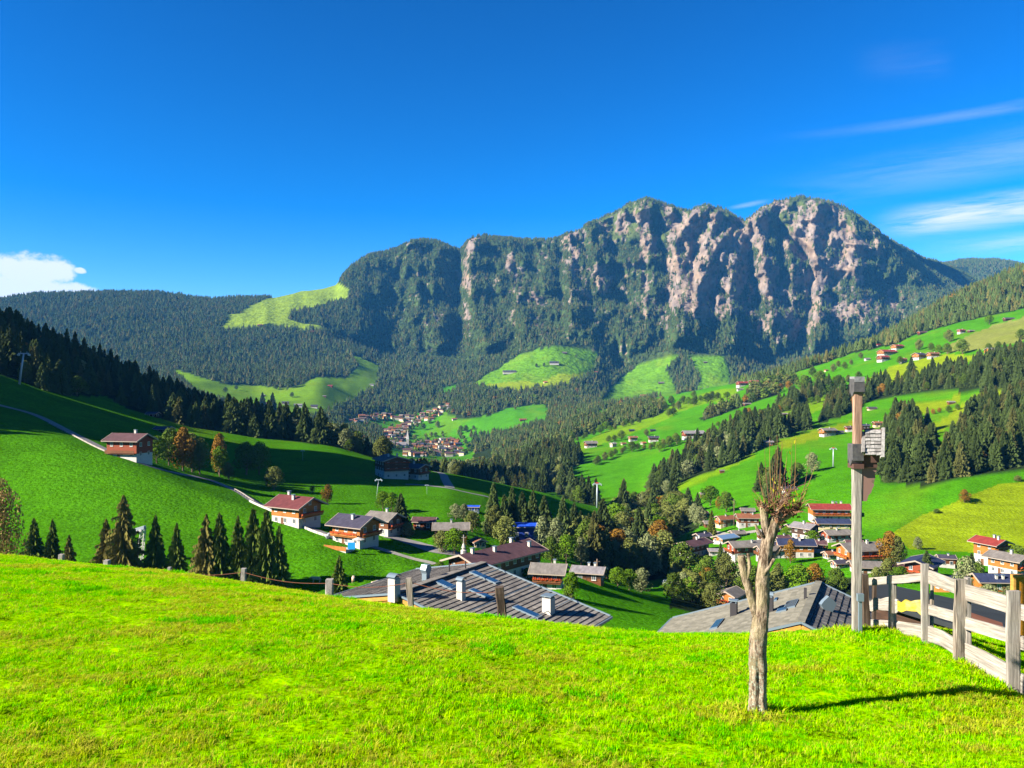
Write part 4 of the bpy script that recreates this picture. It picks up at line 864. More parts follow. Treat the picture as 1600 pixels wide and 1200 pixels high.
for (u, v, w, rf, up, lo, rz, ra, lab) in [
 (1200, 872, 40, 'r_grey', 'wood', 'white', 8, 1.4, 'grey roofed house hidden behind the bare trunk'), (1196, 846, 30, 'r_lgrey', 'wood', 'white', -6, 1.3, 'pale roofed house on the village street left of the bare tree top'), (1222, 846, 26, 'r_violet', 'orange', 'white', 10, 1.2, 'violet roofed little house on the village street'),
 (1276, 862, 34, 'r_violet', 'wood', 'white', -14, 1.3, 'violet roofed house right of the wide blue black roof'), (1283, 842, 26, 'r_slate', 'wood', 'cream', 10, 1.2, 'slate roofed house squeezed below the red roofs'), (1270, 826, 24, 'r_brown', 'orange', 'white', -20, 1.1, 'rust roofed house left end of the red roofed row'),
 (1098, 848, 30, 'r_slate', 'dark', 'white', 20, 1.2, 'slate roofed shed above the large farmhouse'), (1152, 838, 26, 'r_grey', 'wood', 'white', 10, 1.2, 'grey roofed house behind the solar roof'), (1180, 856, 26, 'r_slate', 'redwood', 'white', -10, 1.2, 'slate roofed house above the long grey roof'),
 (1110, 822, 22, 'r_grey', 'dark', 'wood', 0, 1.3, 'grey barn left of the rust roofed pair'), (1098, 806, 18, 'r_violet', 'dark', 'wood', 10, 1.3, 'dark barn under the meadow foot'), (1334, 862, 30, 'r_violet', 'wood', 'white', -10, 1.3, 'violet roofed house just left of the tall post'),
 (1362, 862, 26, 'r_slate', 'wood', 'white', 10, 1.2, 'slate roofed house just right of the tall post'), (1298, 872, 26, 'r_brown', 'orange', 'white', 12, 1.2, 'rust roofed cottage above the right shingle roof'), (1400, 902, 30, 'r_violet', 'wood', 'white', 14, 1.3, 'violet roofed cottage among shrubs right of the tall post'),
 (1478, 886, 30, 'r_slate', 'wood', 'white', -12, 1.3, 'slate roofed house right of the red balcony chalet'), (1520, 896, 26, 'r_grey', 'orange', 'white', 14, 1.2, 'grey roofed cottage left of the three storey chalet')]:
    chalet(u, v, w, rf, up, lo, rz, ra, 1 if w < 27 else 2, lab, det=1, balc=('g',) if w > 27 else (), flowers=False, chim=((.1, .2),), gab='l' if rz > 0 else True)
# ------------------------------------------------------------------ farms on the slopes, read one by one
FARMS = [ # u, v, width px, roof, upper, lower, rz, ratio, name/cat, label
 (1083, 684, 36, 'r_lgrey', 'redwood', 'white', 6, 1.7, 'farmhouse', 'long red and white farmhouse with pale roof at the meadow edge'),
 (1109, 683, 8, 'r_grey', 'white', 'white', 0, 1.1, 'shed', 'tiny white shed right of the long red farmhouse'),
 (897, 700, 16, 'r_slate', 'redwood', 'redwood', 8, 1.5, 'barn', 'dark roofed red barn at the left end of the middle hamlet'),
 (923, 699, 22, 'r_grey', 'redwood', 'white', 8, 1.2, 'farmhouse', 'red timber farmhouse, biggest in the middle hamlet'),
 (958, 698, 13, 'r_lgrey', 'cream', 'white', 30, 1.1, 'house', 'pale plaster house in the middle hamlet left of the orange one'),
 (974, 695, 10, 'r_brown', 'orange', 'cream', 20, 1.1, 'house', 'little rust roofed house in the middle hamlet'),
 (989, 689, 16, 'r_brown', 'orange', 'white', 10, 1.4, 'house', 'wide rust roofed house in the middle hamlet'),
 (1005, 694, 11, 'r_orange', 'orange', 'white', 30, 1.0, 'house', 'bright orange gabled house at the right of the middle hamlet'),
 (1021, 690, 17, 'r_slate', 'wood', 'white', 0, 1.4, 'house', 'slate roofed white house at the right end of the middle hamlet'),
 (987, 674, 9, 'r_blue', 'dark', 'dark', 0, 1.3, 'hay_barn', 'dark hay barn on the meadow above the middle hamlet'),
 (1020, 674, 9, 'r_blue', 'dark', 'dark', 0, 1.3, 'hay_barn', 'dark hay barn among trees above the slate roofed white house'),
 (1167, 633, 13, 'r_grey', 'wood', 'dark', 10, 1.4, 'hay_barn', 'brown hay barn below the strip of trees'),
 (1225, 649, 10, 'r_grey', 'wood', 'wood', 0, 1.3, 'hay_barn', 'small grey brown hay barn alone on the bright slope'),
 (1201, 697, 14, 'r_lgrey', 'orange', 'orange', 4, 1.4, 'hut', 'orange hut with flat pale roof at the brow above the bare tree'),
 (1205, 618, 11, 'r_brown', 'orange', 'cream', 30, 1.1, 'house', 'orange gabled house below the autumn trees'),
 (1160, 603, 20, 'r_red', 'redwood', 'white', 10, 1.4, 'farmhouse', 'red roofed farmhouse left of the pair against the mountain foot'),
 (1178, 601, 16, 'r_brown', 'redwood', 'white', 10, 1.2, 'farmhouse', 'rust roofed farmhouse right of the pair against the mountain foot'),
 (1156, 610, 10, 'r_grey', 'white', 'white', 0, 1.3, 'shed', 'white shed below the farmhouse pair'),
 (1007, 621, 15, 'r_brown', 'orange', 'cream', 10, 1.3, 'house', 'house among trees at the foot of the far twin meadow'),
 (1033, 599, 9, 'r_grey', 'dark', 'dark', 0, 1.3, 'hay_barn', 'dark hay barn on a pale knoll of the far meadow'),
 (930, 583, 9, 'r_orange', 'cream', 'cream', 20, 1.1, 'house', 'yellow house at the wood edge right of the far meadow'),
 (866, 569, 15, 'r_slate', 'dark', 'white', 0, 1.5, 'farmhouse', 'white farmhouse with dark roof in the middle of the far meadow'),
 (882, 552, 8, 'r_grey', 'dark', 'dark', 0, 1.3, 'hay_barn', 'hay barn near the top of the far meadow'),
 (1102, 567, 6, 'r_grey', 'dark', 'dark', 0, 1.3, 'hay_barn', 'tiny hay barn on the right half of the far twin meadow'),
 (796, 583, 22, 'r_slate', 'cream', 'white', 4, 2.0, 'farmhouse', 'long white farmhouse group low on the far meadow'),
 (817, 657, 12, 'r_red', 'redwood', 'wood', 6, 1.5, 'hay_barn', 'red hay barn on the meadow above the valley wood'),
 (710, 656, 10, 'r_brown', 'orange', 'white', 20, 1.2, 'house', 'lone house at the wood edge right of the upper village'),
 (852, 598, 8, 'r_orange', 'orange', 'cream', 20, 1.1, 'hut', 'little orange hut below the far meadow'),
 (516, 605, 8, 'r_red', 'redwood', 'redwood', 0, 1.3, 'hay_barn', 'red hay barn on the pale meadow left of the valley'),
 (507, 621, 6, 'r_grey', 'wood', 'wood', 0, 1.3, 'hay_barn', 'small grey hay barn low on the pale meadow'),
 (581, 602, 7, 'r_grey', 'white', 'white', 0, 1.3, 'house', 'white house at the right edge of the pale meadow'),
 (571, 663, 8, 'r_brown', 'redwood', 'redwood', 0, 1.5, 'hay_barn', 'red brown hay barn in the village meadow'),
 (466, 636, 14, 'r_lgrey', 'white', 'white', 6, 1.5, 'house', 'white house at the right of the roadside row by the pale meadow'),
 (491, 637, 12, 'r_slate', 'wood', 'white', 6, 1.5, 'house', 'dark roofed house last of the roadside row'),
 (446, 632, 12, 'r_slate', 'dark', 'white', 6, 1.4, 'house', 'dark roofed house in the middle of the roadside row'),
 (412, 632, 11, 'r_brown', 'redwood', 'white', 6, 1.3, 'house', 'rust roofed house first of the roadside row'),
 (411, 619, 7, 'r_grey', 'dark', 'dark', 0, 1.3, 'hay_barn', 'dark hay barn above the roadside row'),
 (407, 509, 9, 'r_brown', 'dark', 'dark', 0, 1.3, 'alpine_hut', 'alpine hut at the lower edge of the high saddle pasture'),
 (487, 519, 7, 'r_brown', 'wood', 'wood', 0, 1.3, 'alpine_hut', 'alpine hut in the clearing right of the high saddle pasture'),
 (1372, 540, 8, 'r_red', 'redwood', 'white', 10, 1.2, 'house', 'topmost tiny red house of the high farm cluster'),
 (1402, 546, 20, 'r_red', 'orange', 'white', 16, 1.2, 'farmhouse', 'red roofed farmhouse at the upper right of the high farm cluster'),
 (1386, 555, 30, 'r_red', 'orange', 'white', 14, 1.5, 'farmhouse', 'largest red roofed farmhouse of the high farm cluster'),
 (1380, 564, 20, 'r_red', 'redwood', 'white', 14, 1.2, 'farmhouse', 'lower red roofed farmhouse of the high farm cluster'),
 (1355, 563, 9, 'r_grey', 'white', 'white', 0, 1.1, 'chapel', 'small white chapel left of the high farm cluster'),
 (1411, 566, 13, 'r_brown', 'orange', 'white', 14, 1.2, 'house', 'orange house half hidden by a round tree near the high farms'),
 (1436, 561, 22, 'r_slate', 'orange', 'white', 20, 1.1, 'farmhouse', 'orange gabled farmhouse with slate roof above the pale mown field'),
 (1458, 559, 19, 'r_brown', 'orange', 'white', 8, 1.5, 'farmhouse', 'long brown roofed farmhouse above the pale mown field'),
 (1554, 554, 30, 'r_lgrey', 'orange', 'white', 10, 1.6, 'farmhouse', 'white and orange farmhouse with pale roof behind the spruce belt'),
 (1441, 521, 15, 'r_violet', 'redwood', 'dark', 6, 1.5, 'barn', 'violet roofed barn at the edge of the upper wood'),
 (1502, 521, 13, 'r_red', 'redwood', 'white', 10, 1.3, 'farmhouse', 'small red farmhouse beside the long tree shadow high on the slope'),
 (1517, 519, 10, 'r_grey', 'wood', 'dark', 6, 1.3, 'barn', 'grey barn next to the small red farmhouse high on the slope'),
 (1576, 500, 16, 'r_slate', 'wood', 'dark', 0, 1.8, 'barn', 'long dark barn highest on the right slope'),
 (1362, 640, 14, 'r_slate', 'wood', 'cream', 0, 1.5, 'hay_barn', 'wooden hay barn just right of the tall post top'),
 (1486, 631, 11, 'r_lgrey', 'wood', 'wood', 0, 1.5, 'hay_barn', 'pale roofed hay barn on the yellow field'),
 (1291, 580, 8, 'r_brown', 'orange', 'cream', 20, 1.2, 'house', 'tiny orange house near the brow left of the tall post'),
 (1293, 681, 28, 'r_grey', 'orange', 'white', 14, 1.5, 'farmhouse', 'orange farmhouse with flat grey roof left in the row behind the post'),
 (1312, 678, 11, 'r_slate', 'dark', 'white', 0, 1.1, 'shed', 'small white fronted shed in the row behind the post'),
 (1327, 674, 13, 'r_violet', 'redwood', 'white', 0, 1.2, 'house', 'violet roofed red house in the row, touching the post'),
 (1352, 671, 13, 'r_blue', 'dark', 'dark', 0, 1.3, 'shed', 'dark shed right of the post above the shingled little roof'),
 (1371, 667, 14, 'r_brown', 'wood', 'cream', 0, 1.2, 'house', 'brown house at the foot of the tall spruces right of the post'),
 (1021, 783, 18, 'r_slate', 'redwood', 'dark', 6, 1.4, 'barn', 'slate roofed barn at the tip of the bright meadow spur'),
 (1037, 784, 14, 'r_brown', 'orange', 'wood', 6, 1.3, 'barn', 'orange barn at the tip of the bright meadow spur'),
 (1100, 775, 13, 'r_grey', 'dark', 'wood', 0, 1.1, 'barn', 'dark barn beside the spruce at the meadow foot'),
 (1128, 739, 8, 'r_grey', 'wood', 'wood', 0, 1.3, 'hut', 'tiny hut at the wood edge on the bright spur'),
 (590, 711, 16, 'r_red', 'wood', 'wood', -20, 1.2, 'house', 'red roofed house among trees behind the hotel'),
 (656, 712, 12, 'r_brown', 'wood', 'white', 0, 1.2, 'house', 'rust roofed house below the village church'),
 (976, 640, 7, 'r_lgrey', 'redwood', 'white', 0, 1.2, 'house', 'pale house among the wooded strip, left one'),
 (922, 646, 7, 'r_red', 'redwood', 'white', 0, 1.2, 'house', 'pinkish house deep in the wooded strip'),
 (939, 655, 8, 'r_brown', 'redwood', 'wood', 0, 1.2, 'house', 'brown house at the lower rim of the wooded strip'),
]
for (u, v, w, rf, up, lo, rz, ra, nm, lab) in FARMS:
    chalet(u, v, w, rf, up, lo, rz, ra, 2 if w > 11 and 'barn' not in nm else 1, lab, nm, nm.replace('_', ' '), det=1 if w >= 10 else 0, balc=('g',) if w > 17 else (), flowers=False, chim=((.1, .2),) if w > 12 and 'barn' not in nm else (),
           pitch=22, gab='l' if rz > 0 else True, wins='barn' not in nm)

# ------------------------------------------------------------------ the village round the church
def village(poly, n, dmin, ws, roofs, label_zone, seed):
    r = random.Random(seed); P = np.array(poly, float); got = []; t = 0
    while len(got) < n and t < 4000:
        t += 1; u = r.uniform(P[:, 0].min(), P[:, 0].max()); v = r.uniform(P[:, 1].min(), P[:, 1].max())
        if not bool(inpoly(np.array([u]), np.array([v]), poly)[0]): continue
        if any(((u - a) / 1.5) ** 2 + (v - b) ** 2 < dmin ** 2 for a, b in got): continue
        got.append((u, v)); rf = r.choice(roofs); lo = r.choice(['white', 'white', 'cream']); up = r.choice(['orange', 'orange', 'white', 'wood', 'cream'])
        chalet(u, v, r.uniform(*ws), rf, up, lo, r.uniform(-35, 40), r.uniform(1.1, 1.5), 2, '%s roofed house with %s upper floor in the %s' % (ROOFW[rf], {'orange': 'honey timber', 'white': 'white', 'wood': 'brown timber', 'cream': 'cream'}[up], label_zone),
               'village_house', 'house', 'houses of the %s' % label_zone, det=0, balc=(), pitch=24, hfac=1.35, ov=.8)
    return got
village([(546, 662), (560, 654), (600, 650), (640, 654), (700, 634), (704, 640), (680, 655), (650, 664), (600, 656), (560, 666)], 38, 4.2, (8, 13), ['r_brown', 'r_dull', 'r_dull', 'r_violet', 'r_grey'], 'upper village row', 5)
village([(600, 676), (622, 668), (640, 664), (636, 680), (628, 694), (618, 700), (598, 690)], 26, 4.2, (9, 14), ['r_brown', 'r_dull', 'r_violet', 'r_grey'], 'village lane above the church', 6)
village([(640, 700), (660, 693), (700, 688), (722, 696), (724, 712), (690, 716), (630, 714)], 48, 3.7, (9, 15), ['r_brown', 'r_dull', 'r_dull', 'r_violet', 'r_grey', 'r_slate'], 'village centre below the church', 7)
def church():
    x, Y, z = locate(630, 702, 1200, 2000); t = empty('village_church', (x, Y, z), math.radians(8)); tag(t, 'white village church with needle spire', 'church')
    m = MB(); m.box(-16, 6, -5, 5, -2, 9); m.poly([(-16, -5, 9), (-16, 5, 9), (-16, 0, 14)][::-1]); m.build('wall', M['white'], t)
    r_ = MB(); r_.hexa([(-16.5, -5.8, 8.6), (6.5, -5.8, 8.6), (6.5, 0, 14.6), (-16.5, 0, 14.6), (-16.5, -5.8, 9), (6.5, -5.8, 9), (6.5, 0, 15), (-16.5, 0, 15)]); r_.hexa([(6.5, 5.8, 8.6), (-16.5, 5.8, 8.6), (-16.5, 0, 14.6), (6.5, 0, 14.6), (6.5, 5.8, 9), (-16.5, 5.8, 9), (-16.5, 0, 15), (6.5, 0, 15)])
    r_.build('roof', M['r_lgrey'], t)
    s = MB(); s.box(6.6, 11.6, -2.5, 2.5, -2, 20); s.build('tower', M['white'], t)
    s = MB(); b = [(6.2, -2.9, 20), (12, -2.9, 20), (12, 2.9, 20), (6.2, 2.9, 20)]; s.poly(b[::-1]); 
    for i in range(4): s.poly([b[i], b[(i + 1) % 4], (9.1, 0, 42)])
    s.build('spire', M['frame'], t)
church()
# ------------------------------------------------------------------ lanes and road walls
def densify(pts, ya=60, yb=4500, n=7):
    W_ = []
    for (u, v) in pts: W_.append(Vector(locate(u, v, ya, yb)))
    out = []
    for i in range(len(W_) - 1):
        p0 = W_[max(i - 1, 0)]; p1 = W_[i]; p2 = W_[i + 1]; p3 = W_[min(i + 2, len(W_) - 1)]
        for k in range(n):
            t = k / n; q = .5 * ((2 * p1) + (-p0 + p2) * t + (2 * p0 - 5 * p1 + 4 * p2 - p3) * t * t + (-p0 + 3 * p1 - 3 * p2 + p3) * t ** 3); out.append((q.x, q.y))
    out.append((W_[-1].x, W_[-1].y)); return out
def lane(pts, w, mt, label, name='lane', ya=60, lift=.10):
    P = densify(pts, ya); m = MB(); n = len(P); L_ = []
    for i in range(n):
        d = Vector((P[min(i + 1, n - 1)][0] - P[max(i - 1, 0)][0], P[min(i + 1, n - 1)][1] - P[max(i - 1, 0)][1])).normalized(); s = Vector((-d.y, d.x)) * w / 2
        row = []
        for k in (-1, -.33, .33, 1):
            x, y = P[i][0] + s.x * k, P[i][1] + s.y * k; row.append((x, y, ground(x, y) + lift))
        L_.append(row)
    for i in range(n - 1):
        for k in range(3): m.poly([L_[i][k + 1], L_[i][k], L_[i + 1][k], L_[i + 1][k + 1]])
    return tag(m.build(name, mt, None, True), label, None, None, 'structure'), P
l1, P1 = lane([(-60, 618), (0, 634), (60, 651), (120, 681), (170, 705), (215, 722), (260, 736), (320, 748), (370, 768), (400, 786), (440, 803), (490, 828), (540, 845)], 3.4, M['asphalt'], 'narrow hillside road running down to the chalets')
lane([(540, 846), (565, 850), (600, 860), (640, 872), (680, 882)], 2.2, M['gravelroad'], 'pale footpath from the chalets to the big roof', 'footpath')
lane([(605, 838), (622, 842), (650, 850), (690, 862), (722, 868)], 4.2, M['asphalt'], 'grey lane leading past the two barns')
lane([(634, 757), (660, 758), (700, 763), (730, 770), (765, 778)], 3.0, M['asphalt'], 'shaded road across the meadow below the hotel')
lane([(676, 737), (690, 740), (696, 750), (703, 762)], 4.0, M['asphalt'], 'short sunlit road branch climbing past the hotel')
lane([(1085, 838), (1110, 832), (1140, 836), (1180, 830), (1230, 826)], 5.0, M['gravelroad'], 'village street between the houses beyond the river', 'village_street')
lane([(1060, 905), (1100, 912), (1130, 925), (1180, 935)], 7.0, M['gravelroad'], 'gravel yard by the orange timber house', 'yard')
def wall_along(P, off, h, th, mt, name, label, i0=0, i1=None, gap=0):
    i1 = i1 or len(P) - 1; root = None; m = MB()
    for i in range(i0, i1):
        d = Vector((P[i + 1][0] - P[i][0], P[i + 1][1] - P[i][1])).normalized(); s = Vector((-d.y, d.x))
        def pt(j, o):
            x, y = P[j][0] + s.x * o, P[j][1] + s.y * o; return (x, y)
        a, b = pt(i, off), pt(i + 1, off); a2, b2 = pt(i, off + th), pt(i + 1, off + th)
        zs = [ground(*q) for q in (a, b, b2, a2)]
        m.hexa([(*a, zs[0] - .6), (*b, zs[1] - .6), (*b2, zs[2] - .6), (*a2, zs[3] - .6), (*a, zs[0] + h), (*b, zs[1] + h), (*b2, zs[2] + h), (*a2, zs[3] + h)])
    return tag(m.build(name, mt), label, name.replace('_', ' '))
wall_along(P1, -2.1, .45, .3, M['concrete'], 'retaining_wall', 'pale retaining wall on the downhill side of the upper hillside road', 17, 32)
wall_along(P1, -2.0, .6, .22, M['white'], 'parapet_wall', 'white parapet along the road in front of the red roofed chalet', 63, 83)
# guard rail: posts and rail beside the chalets
gr_ = empty('guard_rail', (*P1[60], ground(*P1[60]))); tag(gr_, 'low rail with posts along the road beside the chalets', 'guard rail')
rl = MB(); g0 = Vector(gr_.location)
for i in range(56, 63):
    a = Vector((P1[i][0], P1[i][1] - 2.0, ground(P1[i][0], P1[i][1] - 2.0))) - g0; b = Vector((P1[i + 1][0], P1[i + 1][1] - 2.0, ground(P1[i + 1][0], P1[i + 1][1] - 2.0))) - g0
    rl.bar(a + Vector((0, 0, .8)), b + Vector((0, 0, .8)), .08, .22); p = MB(); p.bar(a - Vector((0, 0, .3)), a + Vector((0, 0, .8)), .12); p.build('post', M['concrete'], gr_)
rl.build('rail', M['concrete'], gr_)

# field hedge line and stock fence posts on the right meadow
# ------------------------------------------------------------------ lift pylons
m_gal = mat('galvanised_steel', (.30, .34, .37), rough=.5, spec=.4, metal=.2); m_redp = mat('red_sheave_guard', (.35, .05, .02), rough=.6)
def pylon(u, v, vtop, label, arm=3.2, lean=0.0, Y=None, red=True, thin=False, col=None):
    x, Y, z = locate(u, v, 100) if Y is None else ((u - 800) / F * Y, Y, ground((u - 800) / F * Y, Y))
    h = (v - vtop) / F * Y; t = empty('lift_pylon', (x, Y, z)); tag(t, label, 'lift pylon', 'ski lift pylons'); m = MB(); r0 = h * (.028 if not thin else .012)
    m.tube([(0, 0, -.6), (lean * h * .5, 0, h * .5), (lean * h, 0, h * .93)], [r0 * 1.25, r0, r0 * .8], 10); m.build('mast', m_gal, t, True)
    a = MB(); X = lean * h; arm = h * .16 if arm else 0
    a.box(X - arm, X + arm, -.2, .2, h * .92, h * .955)
    for sx in (-1, 1):
        a.box(X + sx * arm - .2, X + sx * arm + .2, -h * .06, h * .06, h * .88, h * .925); a.tube([(X + sx * arm, -h * .05, h * .88), (X + sx * arm, h * .05, h * .88)], h * .012, 6)
        a.bar((X + sx * arm * .6, 0, h * .95), (X + sx * arm * .6, 0, h), .15)
    a.build('crossarm', m_gal, t)
    if red: b = MB(); b.box(X - arm * .35, X + arm * .35, -.3, .3, h * .957, h * 1.0); b.build('platform', m_redp, t)
    return t
pylon(933, 794, 754, 'lift pylon standing at the wood edge beside the sunlit meadow strip')
pylon(1302, 729, 699, 'lift pylon on the bright slope left of the tall post')
pylon(30, 601, 550, 'blue shaded lift pylon leaning on the left hillside', lean=.14, red=False)
pylon(588, 779, 748, 'small T shaped lift pylon behind the grey roofed chalet', red=False, lean=.12, thin=True)
pylon(473, 719, 703, 'thin faint lift pylon on the shaded meadow, left one', red=False, thin=True)
pylon(667, 772, 757, 'thin faint lift pylon on the shaded meadow, below the hotel road', red=False, thin=True)
# white lattice mast among the near spruces
def lattice():
    Y = 172; x = (222 - 800) / F * Y; z = ground(x, Y); h = z * 0 + (600 - 824) / F * Y - z; t = empty('lattice_mast', (x, Y, z)); tag(t, 'white lattice lift mast with angled head between the spruces', 'lift mast')
    m = MB(); w0, w1 = .55, .35
    for sx, sy in ((-1, -1), (1, -1), (1, 1), (-1, 1)): m.bar((sx * w0 - .6, sy * w0, -.5), (sx * w1 + .3, sy * w1, h), .14)
    n = 9
    for i in range(n):
        a, b = h * i / n, h * (i + 1) / n; wa = w0 + (w1 - w0) * i / n; ca = -.6 + .9 * i / n; cb = -.6 + .9 * (i + 1) / n
        for (p, q) in (((-1, -1), (1, -1)), ((1, -1), (1, 1)), ((1, 1), (-1, 1)), ((-1, 1), (-1, -1))): m.bar((p[0] * wa + ca, p[1] * wa, a), (q[0] * wa + cb, q[1] * wa, b), .08)
    m.build('mast', M['frame'], t)
    m = MB(); m.hexa([(-2.4, -.5, h - 1.4), (.6, -.5, h - .3), (.6, .5, h - .3), (-2.4, .5, h - 1.4), (-2.4, -.5, h - .5), (.6, -.5, h + .4), (.6, .5, h + .4), (-2.4, .5, h - .5)]); m.build('head', m_gal, t)
    for k in range(4): q = MB(); q.tube([(-2.2 + k * .7, -.7, h - 1.35 + k * .26), (-2.2 + k * .7, .7, h - 1.35 + k * .26)], .28, 10); q.build('sheave', M['frame'], t)
lattice()
# telegraph poles
def pole(u, v, vt, label):
    x, Y, z = locate(u, v, 100); h = (v - vt) / F * Y; t = empty('telegraph_pole', (x, Y, z)); tag(t, label, 'telegraph pole'); m = MB(); m.tube([(0, 0, -.5), (0, 0, h)], [.22, .15], 8); m.build('mast', m_bark, t, True)
    m = MB(); m.bar((-.7, 0, h - .6), (.7, 0, h - .6), .14); m.build('crossarm', m_bark, t)
pole(1147, 822, 780, 'tall telegraph pole in front of the rust roofed houses'); pole(933, 905, 874, 'slender wooden pole beside the lilac grey roof')
# wayside column by the long farmhouse
def column():
    x, Y, z = locate(726, 875, 100); Y -= 4; h = 6.2; t = empty('wayside_column', (x, Y, z + .5)); tag(t, 'white carved wayside column beside the long farmhouse', 'column')
    m = MB(); m.tube([(0, 0, -2), (0, 0, 1.5), (0, 0, 1.6), (0, 0, 2.6), (0, 0, 2.8), (0, 0, 3.2), (0, 0, 4.2)], [.35, .3, .7, .7, .3, .5, .2], 8); m.build('shaft', M['white'], t)
    m = MB(); m.tube([(0, 0, 4.2), (0, 0, h)], [.14, .1], 6); m.bar((-.5, 0, h - .6), (.5, 0, h - .6), .14); m.build('finial', M['concrete'], t)
column()
# parked things by the houses
def car(u, v, col, label, rz=20):
    x, Y, z = locate(u, v, 100); t = empty('parked_car', (x, Y, z), math.radians(rz)); tag(t, label, 'car', 'cars parked in the hamlet'); mt = mat('car_paint', col, rough=.3, spec=.6)
    m = MB(); m.hexa([(-2.1, -.85, .3), (2.1, -.85, .3), (2.1, .85, .3), (-2.1, .85, .3), (-2.1, -.8, .9), (2.1, -.8, .8), (2.1, .8, .8), (-2.1, .8, .9)]); m.hexa([(-1.9, -.78, .85), (1.1, -.78, .82), (1.1, .78, .82), (-1.9, .78, .85), (-1.5, -.62, 1.45), (.4, -.62, 1.45), (.4, .62, 1.45), (-1.5, .62, 1.45)]); m.build('body', mt, t)
    m = MB(); m.box(-1.4, .45, -.8, .8, .98, 1.3); m.build('window', M['glass'], t)
    for sx in (-1.3, 1.3):
        for sy in (-.8, .8): w = MB(); w.tube([(sx, sy - .1, .32), (sx, sy + .1, .32)], .32, 12); w.build('wheel', M['glass'], t)
car(523, 842, (.25, .25, .28), 'grey car parked between the red and slate roofed chalets'); car(1045, 913, (.4, .42, .45), 'silver car parked below the village trees', 5); car(1100, 926, (.5, .5, .5), 'white car near the orange timber house', 60)
# parasol and blue screen on the terrace
def terrace():
    x, Y, z = locate(548, 856, 100); Y -= 3.2; 
    t = empty('terrace', (x - 2.2, Y + 1.5, z), math.radians(-28)); tag(t, 'white terrace wall with orange planking before the slate roofed chalet', 'terrace'); m = MB(); m.box(-3.4, 3.0, -1.5, 1.5, -2.5, .3); m.build('wall', M['white'], t); m = MB(); m.box(-3.5, 3.1, -1.62, -1.51, .1, 1.05); m.build('railing', M['orange'], t)
    p = empty('parasol', (x + 2.2, Y + 1.2, z + .5)); tag(p, 'small white parasol open on the chalet terrace', 'parasol'); m = MB(); m.tube([(0, 0, 0), (0, 0, 2.3)], .05, 6); m.build('pole', M['frame'], p)
    m = MB(); b = [(1.5 * math.cos(a), 1.5 * math.sin(a), 1.9) for a in [k * math.pi / 4 for k in range(8)]]
    for i in range(8): m.poly([b[i], b[(i + 1) % 8], (0, 0, 2.45)]); m.poly([b[(i + 1) % 8], b[i], (0, 0, 2.38)])
    m.build('canopy', M['white'], p)
    s = MB(); s.box(0, 1.7, -.05, .05, 0, 1.6); o = s.build('privacy_screen', mat('cyan_cloth', (.01, .22, .5))); o.location = (x + .2, Y - 1.2, z + .55); tag(o, 'bright blue cloth screen on the chalet terrace', 'screen')
terrace()
# white garden chairs and a cow herd
m_cow = mat('cow_hide', (.40, .22, .10), rough=.9, noise=[(.9, 1.0, (.55, .5, .42), None)])
def cow_mesh():
    vs = [(-.85, 0, 1.02), (-.3, 0, 1.0), (.3, 0, 1.0), (.72, 0, 1.08), (1.05, 0, 1.18), (1.35, 0, 1.02), (1.58, 0, .86),
          (-.75, .2, .78), (-.82, .2, .42), (-.76, .2, .03), (-.75, -.2, .78), (-.70, -.2, .42), (-.66, -.2, .03), (.62, .18, .75), (.6, .18, .4), (.6, .18, .03), (.62, -.18, .75), (.7, -.18, .4), (.68, -.18, .03),
          (-.98, 0, .98), (-1.05, 0, .5), (1.3, .2, 1.16), (1.3, -.2, 1.16)]
    es = [(0, 1), (1, 2), (2, 3), (3, 4), (4, 5), (5, 6), (0, 7), (7, 8), (8, 9), (0, 10), (10, 11), (11, 12), (3, 13), (13, 14), (14, 15), (3, 16), (16, 17), (17, 18), (0, 19), (19, 20), (5, 21), (5, 22)]
    rs = [.30, .36, .36, .33, .20, .17, .11, .16, .07, .06, .16, .07, .06, .13, .065, .06, .13, .065, .06, .05, .03, .05, .05]
    me = bpy.data.meshes.new('cow'); me.from_pydata(vs, es, []); o = bpy.data.objects.new('cow_src', me); COL.objects.link(o)
    md = o.modifiers.new('s', 'SKIN'); 
    for i, r in enumerate(rs): me.skin_vertices[0].data[i].radius = (r, r) if me.skin_vertices else None
    return o
